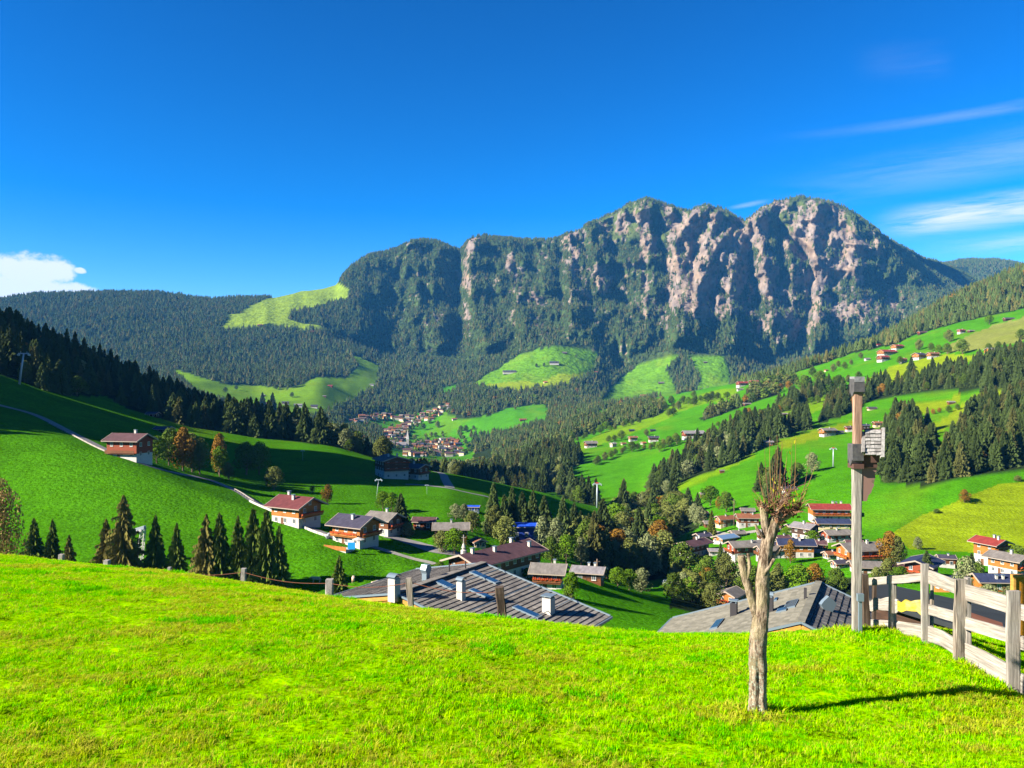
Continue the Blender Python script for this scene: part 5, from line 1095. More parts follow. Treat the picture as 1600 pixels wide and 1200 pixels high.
def cows():
    me = bpy.data.meshes.new('cow'); vs = None
    o = None
    try:
        me = bpy.data.meshes.new('cow_skeleton')
        V = [(-.85, 0, 1.02), (-.3, 0, 1.0), (.3, 0, 1.0), (.72, 0, 1.08), (1.05, 0, 1.18), (1.35, 0, 1.02), (1.58, 0, .86),
             (-.75, .2, .70), (-.86, .2, .42), (-.76, .2, .03), (-.75, -.2, .70), (-.74, -.2, .42), (-.66, -.2, .03), (.62, .18, .70), (.6, .18, .4), (.6, .18, .03), (.62, -.18, .70), (.7, -.18, .4), (.68, -.18, .03), (-1.12, 0, .95), (-1.15, 0, .5)]
        E = [(0, 1), (1, 2), (2, 3), (3, 4), (4, 5), (5, 6), (0, 7), (7, 8), (8, 9), (0, 10), (10, 11), (11, 12), (3, 13), (13, 14), (14, 15), (3, 16), (16, 17), (17, 18), (0, 19), (19, 20)]
        Rr = [.30, .37, .37, .33, .20, .17, .11, .15, .07, .055, .15, .07, .055, .13, .065, .055, .13, .065, .055, .04, .03]
        me.from_pydata(V, E, []); o = new_obj('cow', me); md = o.modifiers.new('skin', 'SKIN')
        for i, r in enumerate(Rr): me.skin_vertices[0].data[i].radius = (r, r)
        me.skin_vertices[0].data[1].use_root = True
        o.modifiers.new('sub', 'SUBSURF').render_levels = 1
        dg = bpy.context.evaluated_depsgraph_get(); ev = o.evaluated_get(dg); m2 = bpy.data.meshes.new_from_object(ev); m2.materials.clear(); m2.materials.append(m_cow)
        bpy.data.objects.remove(o); return m2
    except Exception as e:
        print('cow', e); return None
CM = cows()
if CM:
    for (u, v, rz, lab) in ((494, 911, 170, 'brown and white cow lying toward the left of the near meadow'), (552, 910, 100, 'brown cow standing by the small spruce below the fence'), (585, 918, 60, 'pale cow grazing left of the big shingle roof')):
        x, Y, z = locate(u, v, 100, 200); o = new_obj('cow', CM); o.location = (x, Y, z); o.rotation_euler = (0, 0, math.radians(rz)); tag(o, lab, 'cow', 'cows on the near meadow')
# ------------------------------------------------------------------ single trees with trunk and crown of their own
CN = []
m_needle_n = mat('near_spruce_needles', (.088, .120, .020), rough=.85, spec=0, objrand=.12, noise=[(14, .5, None, None)], trans=.25); m_needle_nb = mat('near_spruce_needles_brown', (.140, .128, .030), rough=.85, spec=0, objrand=.12, noise=[(14, .5, (.10, .07, .03), None)], trans=.25)
for i, (w, dn, sp, mt) in enumerate([(.20, 1.0, 0, m_needle), (.24, 1.1, .1, m_needle), (.17, 1.0, 0, m_needle), (.21, .9, .25, m_needle_b), (.26, 1.0, .15, m_needle), (.15, 1.1, 0, m_needle_y)]):
    t_, c_ = conifer_near(40 + i, w, 0, dn, sp); CN.append((t_.mesh('trunk', m_bark), c_.mesh('crown', mt)))
BN = []
for i, (w, z0, ov_, mt) in enumerate([(.42, .16, 1.0, m_leaf), (.36, .10, 1.25, m_leaf2), (.46, .2, .9, m_leaf4), (.38, .14, 1.15, m_leaf3), (.40, .12, 1.1, m_leafp), (.44, .16, 1.0, m_leaf2)]):
    t_, c_ = broad(60 + i, 2300, w, z0, .026, 13, ov_); BN.append((t_.mesh('trunk', m_bark), c_.mesh('crown', mt)))
ntree = [0, 0]
def tree_at(x, y, z, h, kind, var, label, group=None, ws=1.0, name=None):
    tr, cr = (CN if kind == 0 else BN)[var]; r = random.Random(int(x * 31 + y * 17)); ntree[kind] += 1
    root = empty(name or ('spruce_tree' if kind == 0 else 'broadleaf_tree'), (x, y, z - .15), r.random() * 6.28); tag(root, label, 'tree', group)
    root.scale = (h * ws, h * ws, h); new_obj('trunk', tr, root); new_obj('crown', cr, root); return root
LEAFW = ['green', 'olive', 'bright green', 'orange', 'pale', 'olive']
def T(kind, u, vb, vt, var=0, label='', ws=1.0, ya=60, group=None, Y=None):
    x, y, z = locate(u, vb, ya) if Y is None else ((u - 800) / F * Y, Y, ground((u - 800) / F * Y, Y))
    h = -(vt - 600) / F * y - z
    return tree_at(x, y, z, max(h, 1), kind, var, label, group, ws)
for i, (w, dn, sp, mt) in enumerate([(.21, .80, .30, m_needle_n), (.24, .72, .45, m_needle_nb), (.19, .85, .30, m_needle_n), (.23, .80, .35, m_needle_n)]):
    t_, c_ = conifer_near(140 + i, w, 0, dn, sp, True); CN.append((t_.mesh('trunk', m_bark), c_.mesh('crown', mt)))
# spruces standing behind the wire fence, left to right
for i, (u, vb, vt, var, lab, ws) in enumerate([
 (53, 888, 806, 1, 'leftmost spruce behind the wire fence', 1.0), (82, 888, 808, 4, 'second spruce from the left behind the wire fence', 1.0), (108, 892, 833, 3, 'small thin brownish spruce between the fence posts at far left', .9),
 (166, 895, 808, 3, 'loose brownish spruce left of the tallest one by the fence', 1.0), (193, 900, 770, 3, 'tallest spruce behind the wire fence, its trunk showing', 1.05), (243, 902, 802, 0, 'slim green spruce right of the lattice mast', .95),
 (276, 905, 814, 4, 'broad green spruce right of the lattice mast', 1.0), (322, 912, 800, 3, 'brown tinged spruce at the left of the dark dense clump', 1.0), (343, 914, 798, 0, 'dark spruce second in the dense clump', 1.0), (372, 918, 802, 4, 'dark spruce third in the dense clump', .9),
 (396, 920, 789, 1, 'tall dark spruce fourth in the dense clump', .9), (416, 922, 792, 1, 'tall dark spruce fifth in the dense clump', .95), (436, 924, 818, 4, 'dark spruce at the right edge of the dense clump', .95), (530, 938, 865, 4, 'small spruce left of the big shingle roof with cows beside it', 1.25)]):
    T(0, u, vb, vt, {0: 6, 1: 9, 2: 8, 3: 7, 4: 8}[var], lab, ws)
for (u, vb, vt, var, lab, ws) in [
 (626, 832, 768, 1, 'dark round topped spruce right of the grey roofed chalet', 1.2), (771, 834, 752, 2, 'tall dark spruce at the left end of the shaded group', 1.2), (788, 832, 770, 1, 'dark spruce second in the shaded group', 1.1), (800, 834, 758, 2, 'dark spruce third in the shaded group', 1.2), (816, 836, 766, 1, 'dark spruce fourth in the shaded group', 1.2),
 (833, 838, 764, 0, 'dark spruce fifth in the shaded group', 1.2), (850, 842, 772, 1, 'dark spruce last in the shaded group', 1.2), (880, 850, 772, 0, 'tall dark spruce before the lift pylon', 1.1), (897, 852, 783, 1, 'lower dark spruce before the lift pylon', 1.1),
 (929, 888, 795, 3, 'big brown green spruce above the lilac grey roof', 1.1), (948, 893, 822, 0, 'fresh green spruce right of the big brown green one', 1.1), (785, 852, 828, 5, 'little bright pointed conifer in front of the yellow tree', 1.3), (888, 938, 896, 0, 'young spruce right of the flowered farmhouse', 1.2),
 (1075, 797, 760, 1, 'dark spruce left of the meadow foot barn', 1.3), (1090, 800, 768, 0, 'dark spruce right of the meadow foot barn', 1.3), (1112, 836, 795, 5, 'young spruce above the solar panel roof', 1.2), (1099, 945, 880, 5, 'slim bright conifer left of the orange timber house', 1.0), (1126, 893, 846, 0, 'dark spruce at the gable of the large farmhouse', 1.0),
 (1252, 930, 878, 0, 'dark spruce behind the right shingle roof', 1.3), (1340, 912, 870, 0, 'spruce hugging the tall post', 1.0), (1448, 908, 858, 1, 'bushy spruce before the large blue black roof', 1.3), (1424, 590, 556, 1, 'lone spruce on the pale field', 1.2),
 (1438, 702, 652, 3, 'thin lone spruce with bare stem on the yellow field', .9), (1449, 672, 634, 3, 'thin lone spruce higher on the yellow field', .9), (1518, 905, 862, 1, 'dark spruce left of the red roofed three storey chalet', 1.2), (410, 640, 612, 0, 'lone spruce by the far roadside row', 1.3), (426, 652, 612, 2, 'spruce pair member by the far roadside row', 1.3)]:
    T(0, u, vb, vt, var, lab, ws)
for (u, vb, vt, var, lab, ws) in [
 (245, 724, 680, 2, 'green round tree touching the violet roofed chalet', .95), (264, 728, 668, 0, 'tall green tree right of the violet roofed chalet', .9), (286, 736, 667, 3, 'tree with an orange top right of the violet roofed chalet', .75), (300, 738, 676, 1, 'olive tree behind the orange topped one', .9), (312, 742, 684, 5, 'broad shaded tree on the hillside road', .8),
 (342, 742, 676, 3, 'tree with an orange tip before the dark wood', .55), (343, 745, 696, 2, 'bright green tree under the orange tip', .7), (357, 750, 722, 1, 'low olive tree by the hillside road', 1.1), (385, 742, 690, 0, 'dark shaded tree left of the long shaded meadow', 1.1), (405, 742, 690, 0, 'dark shaded tree at the edge of the long shaded meadow', 1.0),
 (428, 766, 728, 5, 'round dark tree above the red roofed chalet', 1.25), (512, 787, 756, 3, 'golden tree at the gable of the red roofed chalet', .9), (488, 770, 758, 5, 'small bush above the red roof', 1.0), (598, 800, 766, 2, 'yellow green tree behind the grey roofed chalet', 1.0), (612, 802, 768, 2, 'light green tree behind the grey roofed chalet, right one', .9),
 (637, 838, 815, 4, 'pale twiggy bush at the lane before the barns', 1.4), (690, 862, 828, 1, 'olive shrub before the grey roofed barn', 1.25), (710, 866, 824, 2, 'yellow green rounded shrub before the grey roofed barn', 1.2), (712, 812, 786, 4, 'pale tree above the grey roofed barn', 1.3), (725, 812, 786, 4, 'pale tree left of the blue ski lift hut', 1.0),
 (738, 832, 798, 5, 'dull green tree behind the grey roofed barn', 1.2), (772, 840, 789, 1, 'yellowing tree left of the blue lift station hall', 1.0), (790, 852, 806, 5, 'broad yellow olive tree before the blue lift station hall', 1.25), (688, 900, 876, 2, 'bright bush at the gable of the long farmhouse', 1.2),
 (848, 868, 806, 4, 'tall grey green willow right of the blue hall', .8), (868, 875, 808, 4, 'tall pale willow above the long farmhouse', .75), (885, 882, 834, 2, 'green tree right of the willows', 1.0), (862, 882, 838, 0, 'round green tree above the flowered farmhouse', 1.0), (908, 884, 838, 4, 'pale green tree left of the big brown green spruce', .9),
 (824, 905, 886, 2, 'small round tree left of the flowered farmhouse', 1.2), (893, 940, 892, 2, 'leafy young tree in front of the flowered farmhouse', .7), (965, 918, 885, 2, 'yellow green tree at the top of the centre meadow, left one', 1.2), (983, 922, 888, 2, 'yellow green tree at the top of the centre meadow, right one', 1.1), (948, 905, 882, 1, 'low shrub right of the lilac grey roof', 1.3),
 (1012, 905, 833, 4, 'tall pale green willow above the centre meadow', .85), (1003, 926, 886, 4, 'small silver tree on the meadow edge', 1.0), (1040, 900, 852, 1, 'olive tree right of the tall pale willow', 1.1), (1068, 905, 846, 0, 'full green tree left of the large farmhouse', 1.1), (1052, 935, 912, 2, 'bright yellow green bush by the gravel yard', 1.7),
 (1105, 912, 868, 0, 'green tree below the large farmhouse gable', 1.1), (1135, 915, 864, 1, 'olive tree behind the left limb of the bare tree', 1.0), (1160, 912, 866, 4, 'pale tree behind the bare tree', 1.0), (1235, 880, 842, 3, 'autumn tree in front of the wide blue black roof', .7), (1208, 832, 812, 2, 'round green bush between the village roofs', 1.5),
 (1228, 840, 822, 2, 'yellow green tree by the white verged chalet', 1.4), (1270, 848, 828, 2, 'low green tree right of the white verged chalet', 1.5), (1110, 790, 758, 2, 'bright green tree at the meadow foot', 1.2), (1095, 822, 790, 4, 'pale tree above the solar panel roof', 1.1), (1135, 800, 768, 0, 'dense green tree behind the rust roofed pair', 1.3), (1123, 796, 775, 3, 'golden little tree behind the rust roofed pair', .7),
 (1390, 884, 829, 3, 'orange yellow tree right of the tall post', .95), (1402, 886, 838, 1, 'olive tree leaning on the orange yellow one', .9), (1434, 858, 838, 4, 'pale small tree above the blue black roof', 1.1), (1388, 908, 872, 1, 'yellow olive shrub right of the tall post', 1.2), (1408, 912, 884, 2, 'bright green shrub left of the red balcony', 1.4), (1370, 915, 885, 1, 'olive shrub close to the tall post', 1.1),
 (1487, 885, 866, 2, 'yellow green bush above the orange timber house', 1.4), (1510, 925, 868, 4, 'pale leafy tree between the two blue black roofs', .9), (1528, 912, 876, 0, 'green tree before the three storey chalet', .9), (1590, 895, 852, 0, 'dark green tree at the right edge by the grey brown house', 1.2), (1570, 862, 850, 0, 'small dark tree behind the three storey chalet', 1.3),
 (1507, 785, 764, 3, 'small autumn tree on the boundary of the striped field', 1.2), (1463, 802, 794, 0, 'tiny dark bush on the boundary of the striped field', 2.0), (1590, 752, 742, 1, 'bush at the top corner of the striped field', 1.8), (1545, 940, 912, 4, 'silvery shrub below the long blue black roof', 1.8), (1580, 945, 915, 4, 'silvery shrub behind the last fence post', 1.8), (1515, 945, 922, 1, 'olive shrub behind the fence boards', 1.8)]:
    T(1, u, vb, vt, var, lab, ws)
# tall spruces left of the view whose long shadows streak the slope
for (x_, y_, h_) in [(-196, 229, 24), (-203, 233, 26), (-212, 236, 27), (-222, 240, 27), (-208, 200, 15)]:
    tree_at(x_, y_, ground(x_, y_), h_, 0, 1, 'tall spruce outside the left border', 'tall spruces outside the left border', 1.3)
# lone trees on the far slopes
for (u, vb, h, var) in [(1546, 507, 14, 2), (1483, 534, 18, 1), (1504, 553, 22, 0), (1480, 553, 16, 0), (1467, 552, 13, 2), (1455, 549, 13, 0), (1436, 547, 16, 1), (1417, 594, 14, 0), (1406, 569, 12, 0), (1320, 577, 11, 0), (1302, 581, 12, 1), (1310, 573, 9, 1), (1269, 589, 15, 0), (1545, 551, 14, 0), (1560, 546, 12, 0), (1595, 531, 16, 0),
 (1258, 618, 30, 0), (1282, 607, 26, 0), (1310, 607, 20, 0), (1292, 612, 12, 2), (1084, 634, 12, 0), (1084, 621, 10, 0), (1105, 630, 15, 0), (1113, 625, 13, 0), (1049, 633, 14, 0), (1034, 637, 17, 1), (1045, 651, 12, 0), (1052, 649, 12, 0), (971, 688, 15, 0), (960, 690, 10, 0), (951, 691, 10, 0), (895, 689, 14, 0), (882, 693, 12, 0), (1046, 699, 16, 0), (1056, 691, 14, 0), (1030, 706, 15, 2), (1010, 681, 10, 1),
 (1154, 654, 13, 0), (1164, 649, 11, 0), (1220, 634, 10, 0), (1229, 632, 9, 0), (369, 610, 8, 0), (456, 621, 8, 0), (352, 614, 9, 0), (431, 609, 8, 0), (454, 606, 15, 0), (1330, 570, 8, 1), (1345, 560, 9, 1), (1245, 602, 12, 1), (1232, 608, 12, 3), (1220, 612, 12, 3), (1205, 608, 11, 1), (684, 668, 10, 1), (662, 672, 10, 0), (671, 662, 9, 1), (720, 674, 9, 0), (728, 676, 11, 0), (1355, 612, 14, 0), (740, 672, 7, 0), (900, 560, 6, 0), (850, 573, 6, 0), (838, 574, 6, 0), (805, 640, 6, 1), (1060, 640, 13, 1), (1000, 640, 12, 1)]:
    side = 'right slope' if u > 820 else 'far left meadow' if u < 500 else 'village meadow'
    T(1, u, vb, vb - h * 1.08, var, 'lone %s round tree, %s, on the %s' % (LEAFW[var], 'high up' if vb < 580 else 'at mid height' if vb < 640 else 'low down', side), 1.15, 500, 'lone trees on the %s' % side)
def tree_row(pts, step, h, seed, where):
    r = random.Random(seed)
    for (a, b) in zip(pts[:-1], pts[1:]):
        n = max(1, int(math.hypot(b[0] - a[0], b[1] - a[1]) / step))
        for i in range(n):
            t = (i + r.random() * .7) / n; u = a[0] + (b[0] - a[0]) * t; v = a[1] + (b[1] - a[1]) * t + r.uniform(-1.5, 1.5); var = r.choice([0, 0, 0, 1, 1, 2, 3 if r.random() < .4 else 0]); hh = h * r.uniform(.6, 1.3)
            T(1, u, v, v - hh, var, '%s tree in the field border row %s' % (LEAFW[var], where), 1.2, 450, 'trees of the field border row %s' % where)
tree_row([(862, 712), (905, 688), (950, 672), (1005, 660)], 9, 11, 1, 'above the middle hamlet')
tree_row([(925, 728), (975, 706), (1030, 700), (1062, 692)], 9, 13, 2, 'below the middle hamlet')
tree_row([(1000, 652), (1060, 634), (1140, 622)], 11, 11, 3, 'under the pale strip field')
tree_row([(1120, 668), (1180, 648), (1250, 640), (1300, 622)], 11, 12, 4, 'beside the small grey barn')
tree_row([(1395, 668), (1450, 648), (1500, 640)], 12, 14, 5, 'across the yellow field')
tree_row([(1240, 628), (1300, 604), (1345, 590)], 10, 12, 6, 'left of the tall post top')
print('listed', ntree)
# ------------------------------------------------------------------ the woods: the largest as single trees, the rest as one mass per wood
ui = np.clip(np.searchsorted(US, WU), 0, NC - 1); RM = runmin[ui, WJ]
vtop = 600 - (WZ + WH) / WY * F; vis = (vtop < RM - 1) & (WU > -5) & (WU < 1605) & (WY < 2600)
single = np.zeros(len(WX), bool)
for k in (0, 1):
    c = np.where(vis & (WK == k))[0]; ap = WH[c] / WY[c]; c = c[np.argsort(-ap)][:max(0, 300 - ntree[k])]; single[c] = True
    ZQ = {}
    def zone_of(i):
        u = WU[i]; y = WY[i]
        return ('dense wood above the striped field' if y < 560 and u > 1330 else 'small copse on the bright slope' if u > 1170 and y < 700 else 'valley wood before the lower village' if u > 900 and y < 350 else 'steep wood between slope meadows' if u > 990 else 'wood beyond the river bend' if u > 600 else 'shaded wood on the left')
    for i in c: ZQ.setdefault(zone_of(i), []).append(i)
    ZQ = {z: (np.percentile(WU[l], [33, 67]), np.percentile(WY[l], [33, 67]), np.percentile(WH[l], [30, 70])) for z, l in ZQ.items()}
    for i in c:
        u = WU[i]; y = WY[i]
        zone = zone_of(i); qu, qy, qh = ZQ[zone]; pos = ('front' if y < qy[0] else 'back' if y > qy[1] else 'middle') + ' ' + ('left' if u < qu[0] else 'right' if u > qu[1] else 'centre'); sz = 'low' if WH[i] < qh[0] else 'tall' if WH[i] > qh[1] else 'mid sized'
        var = int(rng.integers(0, 5)) if k == 0 else int(rng.choice([0, 0, 0, 1, 1, 1, 4, 4, 5, 5, 2, 0, 1, 5, 2, 3]))
        kindw = {0: 'spruce', 1: LEAFW[var] + ' broadleaf'}[k]
        tree_at(WX[i], WY[i], WZ[i], WH[i] * (1.0 if k == 0 else .9), k, var, '%s %s, %s of %s' % (sz, kindw if k else ('brownish ' if var == 3 else 'dark ') + 'spruce', pos, zone), '%s trees of the %s' % ('conifer' if k == 0 else 'leafy', zone), (1.0 + .25 * rng.random()) if k == 0 else 1.15)
print('single', single.sum())
# instance sources for the rest
CMID = [proto_obj('mid_spruce', [(MB(), m_bark)]) for _ in range(0)]
def joined(i, lst):
    tr, cr = lst[i]; 
    import bmesh
    bm = bmesh.new(); bm.from_mesh(tr); n = len(bm.faces); bm.from_mesh(cr); bm.faces.ensure_lookup_table()
    for f in bm.faces[n:]: f.material_index = 1
    me = bpy.data.meshes.new('mid_tree'); bm.to_mesh(me); bm.free(); me.materials.append(tr.materials[0]); me.materials.append(cr.materials[0]); return bpy.data.objects.new('mid_tree', me)
CMD = [joined(i, CN) for i in (0, 1, 2, 3, 4)]; BMD = [joined(i, BN) for i in (0, 1, 4, 5, 3)]
ZN = [('mountain_forest', 'blue hazed spruce forest covering the rocky mountain', lambda: (WY > 2250) & (WU > 560)), ('ridge_forest', 'dark spruce forest on the long ridge at the left', lambda: (WY > 1900) & (WU <= 560)),
      ('valley_forest', 'mixed forest in the valley bottom around the village', lambda: (WY <= 2250) & (WU > 560) & (WU < 1000)), ('shaded_forest', 'nearly black shaded spruce forest on the left hill', lambda: (WY <= 1900) & (WU <= 560)),
      ('slope_forest', 'spruce belts and copses on the sunny right slope', lambda: (WY <= 2250) & (WU >= 1000))]
for (nm, lab, fn) in ZN:
    zm = fn() & ~single
    for k in (0, 1):
        for (a, b, protos) in ((0, 1000, CMD if k == 0 else BMD), (1000, 9000, CF if k == 0 else BF)):
            s = np.where(zm & (WK == k) & (WY > a) & (WY <= b))[0]
            if len(s) < 1: continue
            h = WH[s] * (1 if k == 0 or a else .9); w = h * rng.uniform(.9, 1.35, len(s)) * (1.1 if a else 1.0)
            pk = rng.integers(0, 5, len(s)) if k == 0 else rng.choice([0, 0, 0, 1, 1, 1, 2, 2, 3, 0, 1, 0, 1, 2, 1, 4] if not a else ([0, 0, 0, 1, 1, 1, 2, 4, 1, 0, 1, 0, 1, 2, 1, 3] if 'valley' in nm or 'slope' in nm else [0, 1, 2]), len(s))
            gn_scatter(nm, np.stack([WX[s], WY[s], WZ[s] - .4], -1), np.stack([w, w, h], -1), np.stack([rng.normal(0, .03, len(s)), rng.normal(0, .03, len(s)), rng.random(len(s)) * 6.28], -1), pk, protos,
                       lab + (', the leafy trees in it' if k else '') + (', nearer part' if not a else ''))
# ------------------------------------------------------------------ the two big shingle roofs right below the knoll
def shade_tint(r): return r
m_sh = [mat('grey_larch_shingle', (.165 * k, .148 * k, .128 * k), rough=.85, noise=[(1.5, .3, None, (1, 1, 1)), (9, .35, None, (1, .2, 1))], objrand=.12) for k in (1.0, .86, 1.1)]
m_dark_shadow = mat('dark_parts_and_shadow_line', (.028, .026, .028), rough=.9)
m_gold = mat('fresh_larch_board', (.34, .175, .035), rough=.7, noise=[(3, .3, None, (1, 1, 6))])
m_stone = [mat('pale_stone_shingle', (.165 * k, .148 * k, .120 * k), rough=.85, noise=[(2.0, .3, None, None), (10, .25, (.10, .12, .05), None)]) for k in (1.0, .88, 1.08, .8)]
m_slate2 = [mat('dark_slate_tile', (.085 * k, .080 * k, .076 * k), rough=.75, noise=[(3, .35, None, None)]) for k in (1.0, .8, 1.2)]
class Frame:
    def __init__(s, P1, P2, slope_l, slope_r, wl, wr):
        s.P1 = Vector(P1); d = Vector(P2) - s.P1; s.L = d.length; s.d = d.normalized(); s.pr = Vector((s.d.y, -s.d.x, 0)); s.sl, s.sr, s.wl, s.wr = slope_l, slope_r, wl, wr
        s.ang = math.atan2(s.d.y, s.d.x)
    def pt(s, a, b, h=0):     # a along ridge from near end (m), b across (+ right), h above the roof skin; local coordinates relative to P1
        z = -abs(b) * (s.sr if b > 0 else s.sl); return (a, -b, z + h)
    def hit(s, u, v, side=1):   # local (a, b) of the roof point seen at (u, v)
        best = None
        for a in np.linspace(-1, s.L + 1, 150):
            for b in np.linspace(0, side * (s.wr if side > 0 else s.wl), 120):
                p = s.P1 + s.d * a + s.pr * b; z = p.z - abs(b) * (s.sr if side > 0 else s.sl)
                e = (800 + F * p.x / p.y - u) ** 2 + (600 - F * z / p.y - v) ** 2
                if best is None or e < best[0]: best = (e, a, b)
        return best[1], best[2]
def roof_house(name, fr, label, over, wallmat, hw, small=False):
    root = empty(name, fr.P1, fr.ang); tag(root, label, 'house')
    w = MB(); xa, xb = over, fr.L - .6; yl, yr = fr.wl - .9, fr.wr - .9
    zl, zr_ = -fr.sl * yl - .35, -fr.sr * yr - .35
    w.v = [(xa, yl, -9), (xa, -yr, -9), (xb, -yr, -9), (xb, yl, -9), (xa, yl, zl), (xa, -yr, zr_), (xb, -yr, zr_), (xb, yl, zl), (xa, 0, -.35), (xb, 0, -.35)]
    for f in ((0, 1, 5, 8, 4), (1, 2, 6, 5), (2, 3, 7, 9, 6), (3, 0, 4, 7), (4, 8, 9, 7), (8, 5, 6, 9)): w.f.append(f); w.mi.append(0)
    w.build('wall', wallmat, root)
    deck = MB()
    for sg, wd in ((1, fr.wr), (-1, fr.wl)):
        p = [fr.pt(0, 0, -.02), fr.pt(fr.L, 0, -.02), fr.pt(fr.L, sg * wd, -.02), fr.pt(0, sg * wd, -.02)]; q = [(x, y, z - .22) for (x, y, z) in p]
        if sg > 0: deck.hexa([q[3], q[2], q[1], q[0], p[3], p[2], p[1], p[0]])
        else: deck.hexa([q[0], q[1], q[2], q[3], p[0], p[1], p[2], p[3]])
    rf = deck.build('roof', m_dark_shadow, root)
    for (sg, wd) in ((1, fr.wr), (-1, fr.wl)):     # gilt bargeboards under the near verge, zinc edging on top
        for k, (off, hh, mt) in enumerate(((.0, .22, m_gold), (.14, .2, m_gold))):
            b = MB(); A = Vector(fr.pt(-.05 + off * .8, 0, -.24 - off)); B = Vector(fr.pt(-.05 + off * .8, sg * wd, -.24 - off)); b.bar(A, B, .06, hh); b.build('bargeboard', mt, rf)
        b = MB(); b.bar(fr.pt(-.08, 0, .03), fr.pt(-.08, sg * wd, .03), .1, .12); b.bar(fr.pt(fr.L + .06, 0, .05), fr.pt(fr.L + .06, sg * wd, .05), .1, .14); b.bar(fr.pt(-.1, sg * (wd + .08), -.02), fr.pt(fr.L + .1, sg * (wd + .08), -.02), .16, .14); b.build('metal_edging', M['sheet'], rf)
    # rafters ends under the gable
    for i in range(5):
        for sg, wd in ((1, fr.wr), (-1, fr.wl)):
            b = MB(); q = sg * wd * (i + .4) / 5; b.bar(fr.pt(-.02, q, -.5), fr.pt(over + .2, q, -.5), .16, .2); b.build('purlin', m_gold, rf)
    return root, rf
def chimney(root, fr, u, v, side, w, h, cap='flat', mt=None):
    a, b = fr.hit(u, v, side); x, y, z = fr.pt(a, b); t = empty('chimney', (x, y, z)); t.parent = root
    s = MB(); s.box(-w / 2, w / 2, -w / 2, w / 2, -.4, h); s.build('shaft', mt or M['white'], t)
    c = MB()
    if cap == 'flat':
        for sx in (-1, 1):
            for sy in (-1, 1): c.box(sx * w * .38 - .03, sx * w * .38 + .03, sy * w * .38 - .03, sy * w * .38 + .03, h, h + .13)
        c.box(-w * .62, w * .62, -w * .62, w * .62, h + .13, h + .19)
    elif cap == 'curved':
        for i in range(6):
            t0, t1 = -1 + i / 3, -1 + (i + 1) / 3; z0, z1 = h + .30 - .16 * t0 * t0, h + .30 - .16 * t1 * t1
            c.hexa([(t0 * w * .65, -w * .6, z0), (t1 * w * .65, -w * .6, z1), (t1 * w * .65, w * .6, z1), (t0 * w * .65, w * .6, z0), (t0 * w * .65, -w * .6, z0 + .03), (t1 * w * .65, -w * .6, z1 + .03), (t1 * w * .65, w * .6, z1 + .03), (t0 * w * .65, w * .6, z0 + .03)])
        c.box(-w * .4, w * .4, -w * .4, w * .4, h, h + .12)
    c.build('cap', M['sheet'], t); return t
def skylight(root, fr, u, v, side, la, lb, mt=None):
    a, b = fr.hit(u, v, side); s = MB(); g = MB(); sg = 1 if side > 0 else -1
    P = [fr.pt(a - la / 2, b - lb / 2, .06), fr.pt(a - la / 2, b + lb / 2, .06), fr.pt(a + la / 2, b + lb / 2, .06), fr.pt(a + la / 2, b - lb / 2, .06)]
    s.hexa([(x, y, z - .1) for x, y, z in P] + [(x, y, z + .07) for x, y, z in P]); o = s.build('skylight', M['sheet'], root)
    c = Vector(P[0]) + (Vector(P[2]) - Vector(P[0])) * .5; Q = [c + (Vector(p) - c) * .86 for p in P]; g.hexa([q + Vector((0, 0, .05)) for q in Q] + [q + Vector((0, 0, .085)) for q in Q]); g.build('pane', mt or M['sky_glass'], o)
FA = Frame((-7.2, 50, -13.06), (-2.09, 58.35, -13.06), .19, .232, 6.2, 10.04)
rootA, roofA = roof_house('shingled_house', FA, 'near house under a broad grey shingle roof with white chimneys', 1.5, m_gold, 5)
rr = random.Random(5)
for sg, wd, sl in ((1, FA.wr, FA.sr), (-1, FA.wl, FA.sl)):
    n = 25; st = wd / n
    for i in range(n):
        m = MB(); b0, b1 = sg * i * st, sg * ((i + 1) * st + .03)
        nn = 7; cuts = [0] + sorted(rr.uniform(.3, FA.L - .3) for _ in range(nn)) + [FA.L]
        for a0, a1 in zip(cuts[:-1], cuts[1:]):
            h0 = .025 + rr.uniform(-.004, .004); h1 = .045 + rr.uniform(-.008, .008); g = .010
            P = [FA.pt(a0 + g, b0, h0), FA.pt(a1 - g, b0, h0), FA.pt(a1 - g, b1, h1), FA.pt(a0 + g, b1, h1)]; Q = [(x, y, z - .03) for x, y, z in P]
            if sg > 0: m.hexa([Q[3], Q[2], Q[1], Q[0], P[3], P[2], P[1], P[0]], rr.randrange(3))
            else: m.hexa([*Q, *P], rr.randrange(3))
        # dark strip that paints the shadow line under the butt of the course
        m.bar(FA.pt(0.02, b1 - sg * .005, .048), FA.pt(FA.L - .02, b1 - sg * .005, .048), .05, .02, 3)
        m.build('shingle_course', m_sh + [m_dark_shadow], roofA)
rc_ = MB(); rc_.bar(FA.pt(-.1, .0, .12), FA.pt(FA.L + .1, 0, .12), .5, .07); rc_.build('ridge_cap', m_sh[1], roofA)
for k in range(3): b = MB(); bb = 1.6 + k * 2.9; b.bar(FA.pt(.1, bb, .28), FA.pt(FA.L - .1, bb, .28), .04, .04); b.build('snow_guard', M['sheet'], roofA)
chimney(rootA, FA, 721, 937, 1, .43, 1.12, 'curved'); chimney(rootA, FA, 857, 958, 1, .62, 1.0, 'flat'); chimney(rootA, FA, 616, 931, -1, .55, 1.0, 'curved')
skylight(roofA, FA, 697, 915, 1, .75, 1.5); skylight(roofA, FA, 757, 903, 1, .6, 2.2); skylight(roofA, FA, 752, 930, 1, .5, 1.7); skylight(roofA, FA, 824, 957, 1, .6, 1.9)
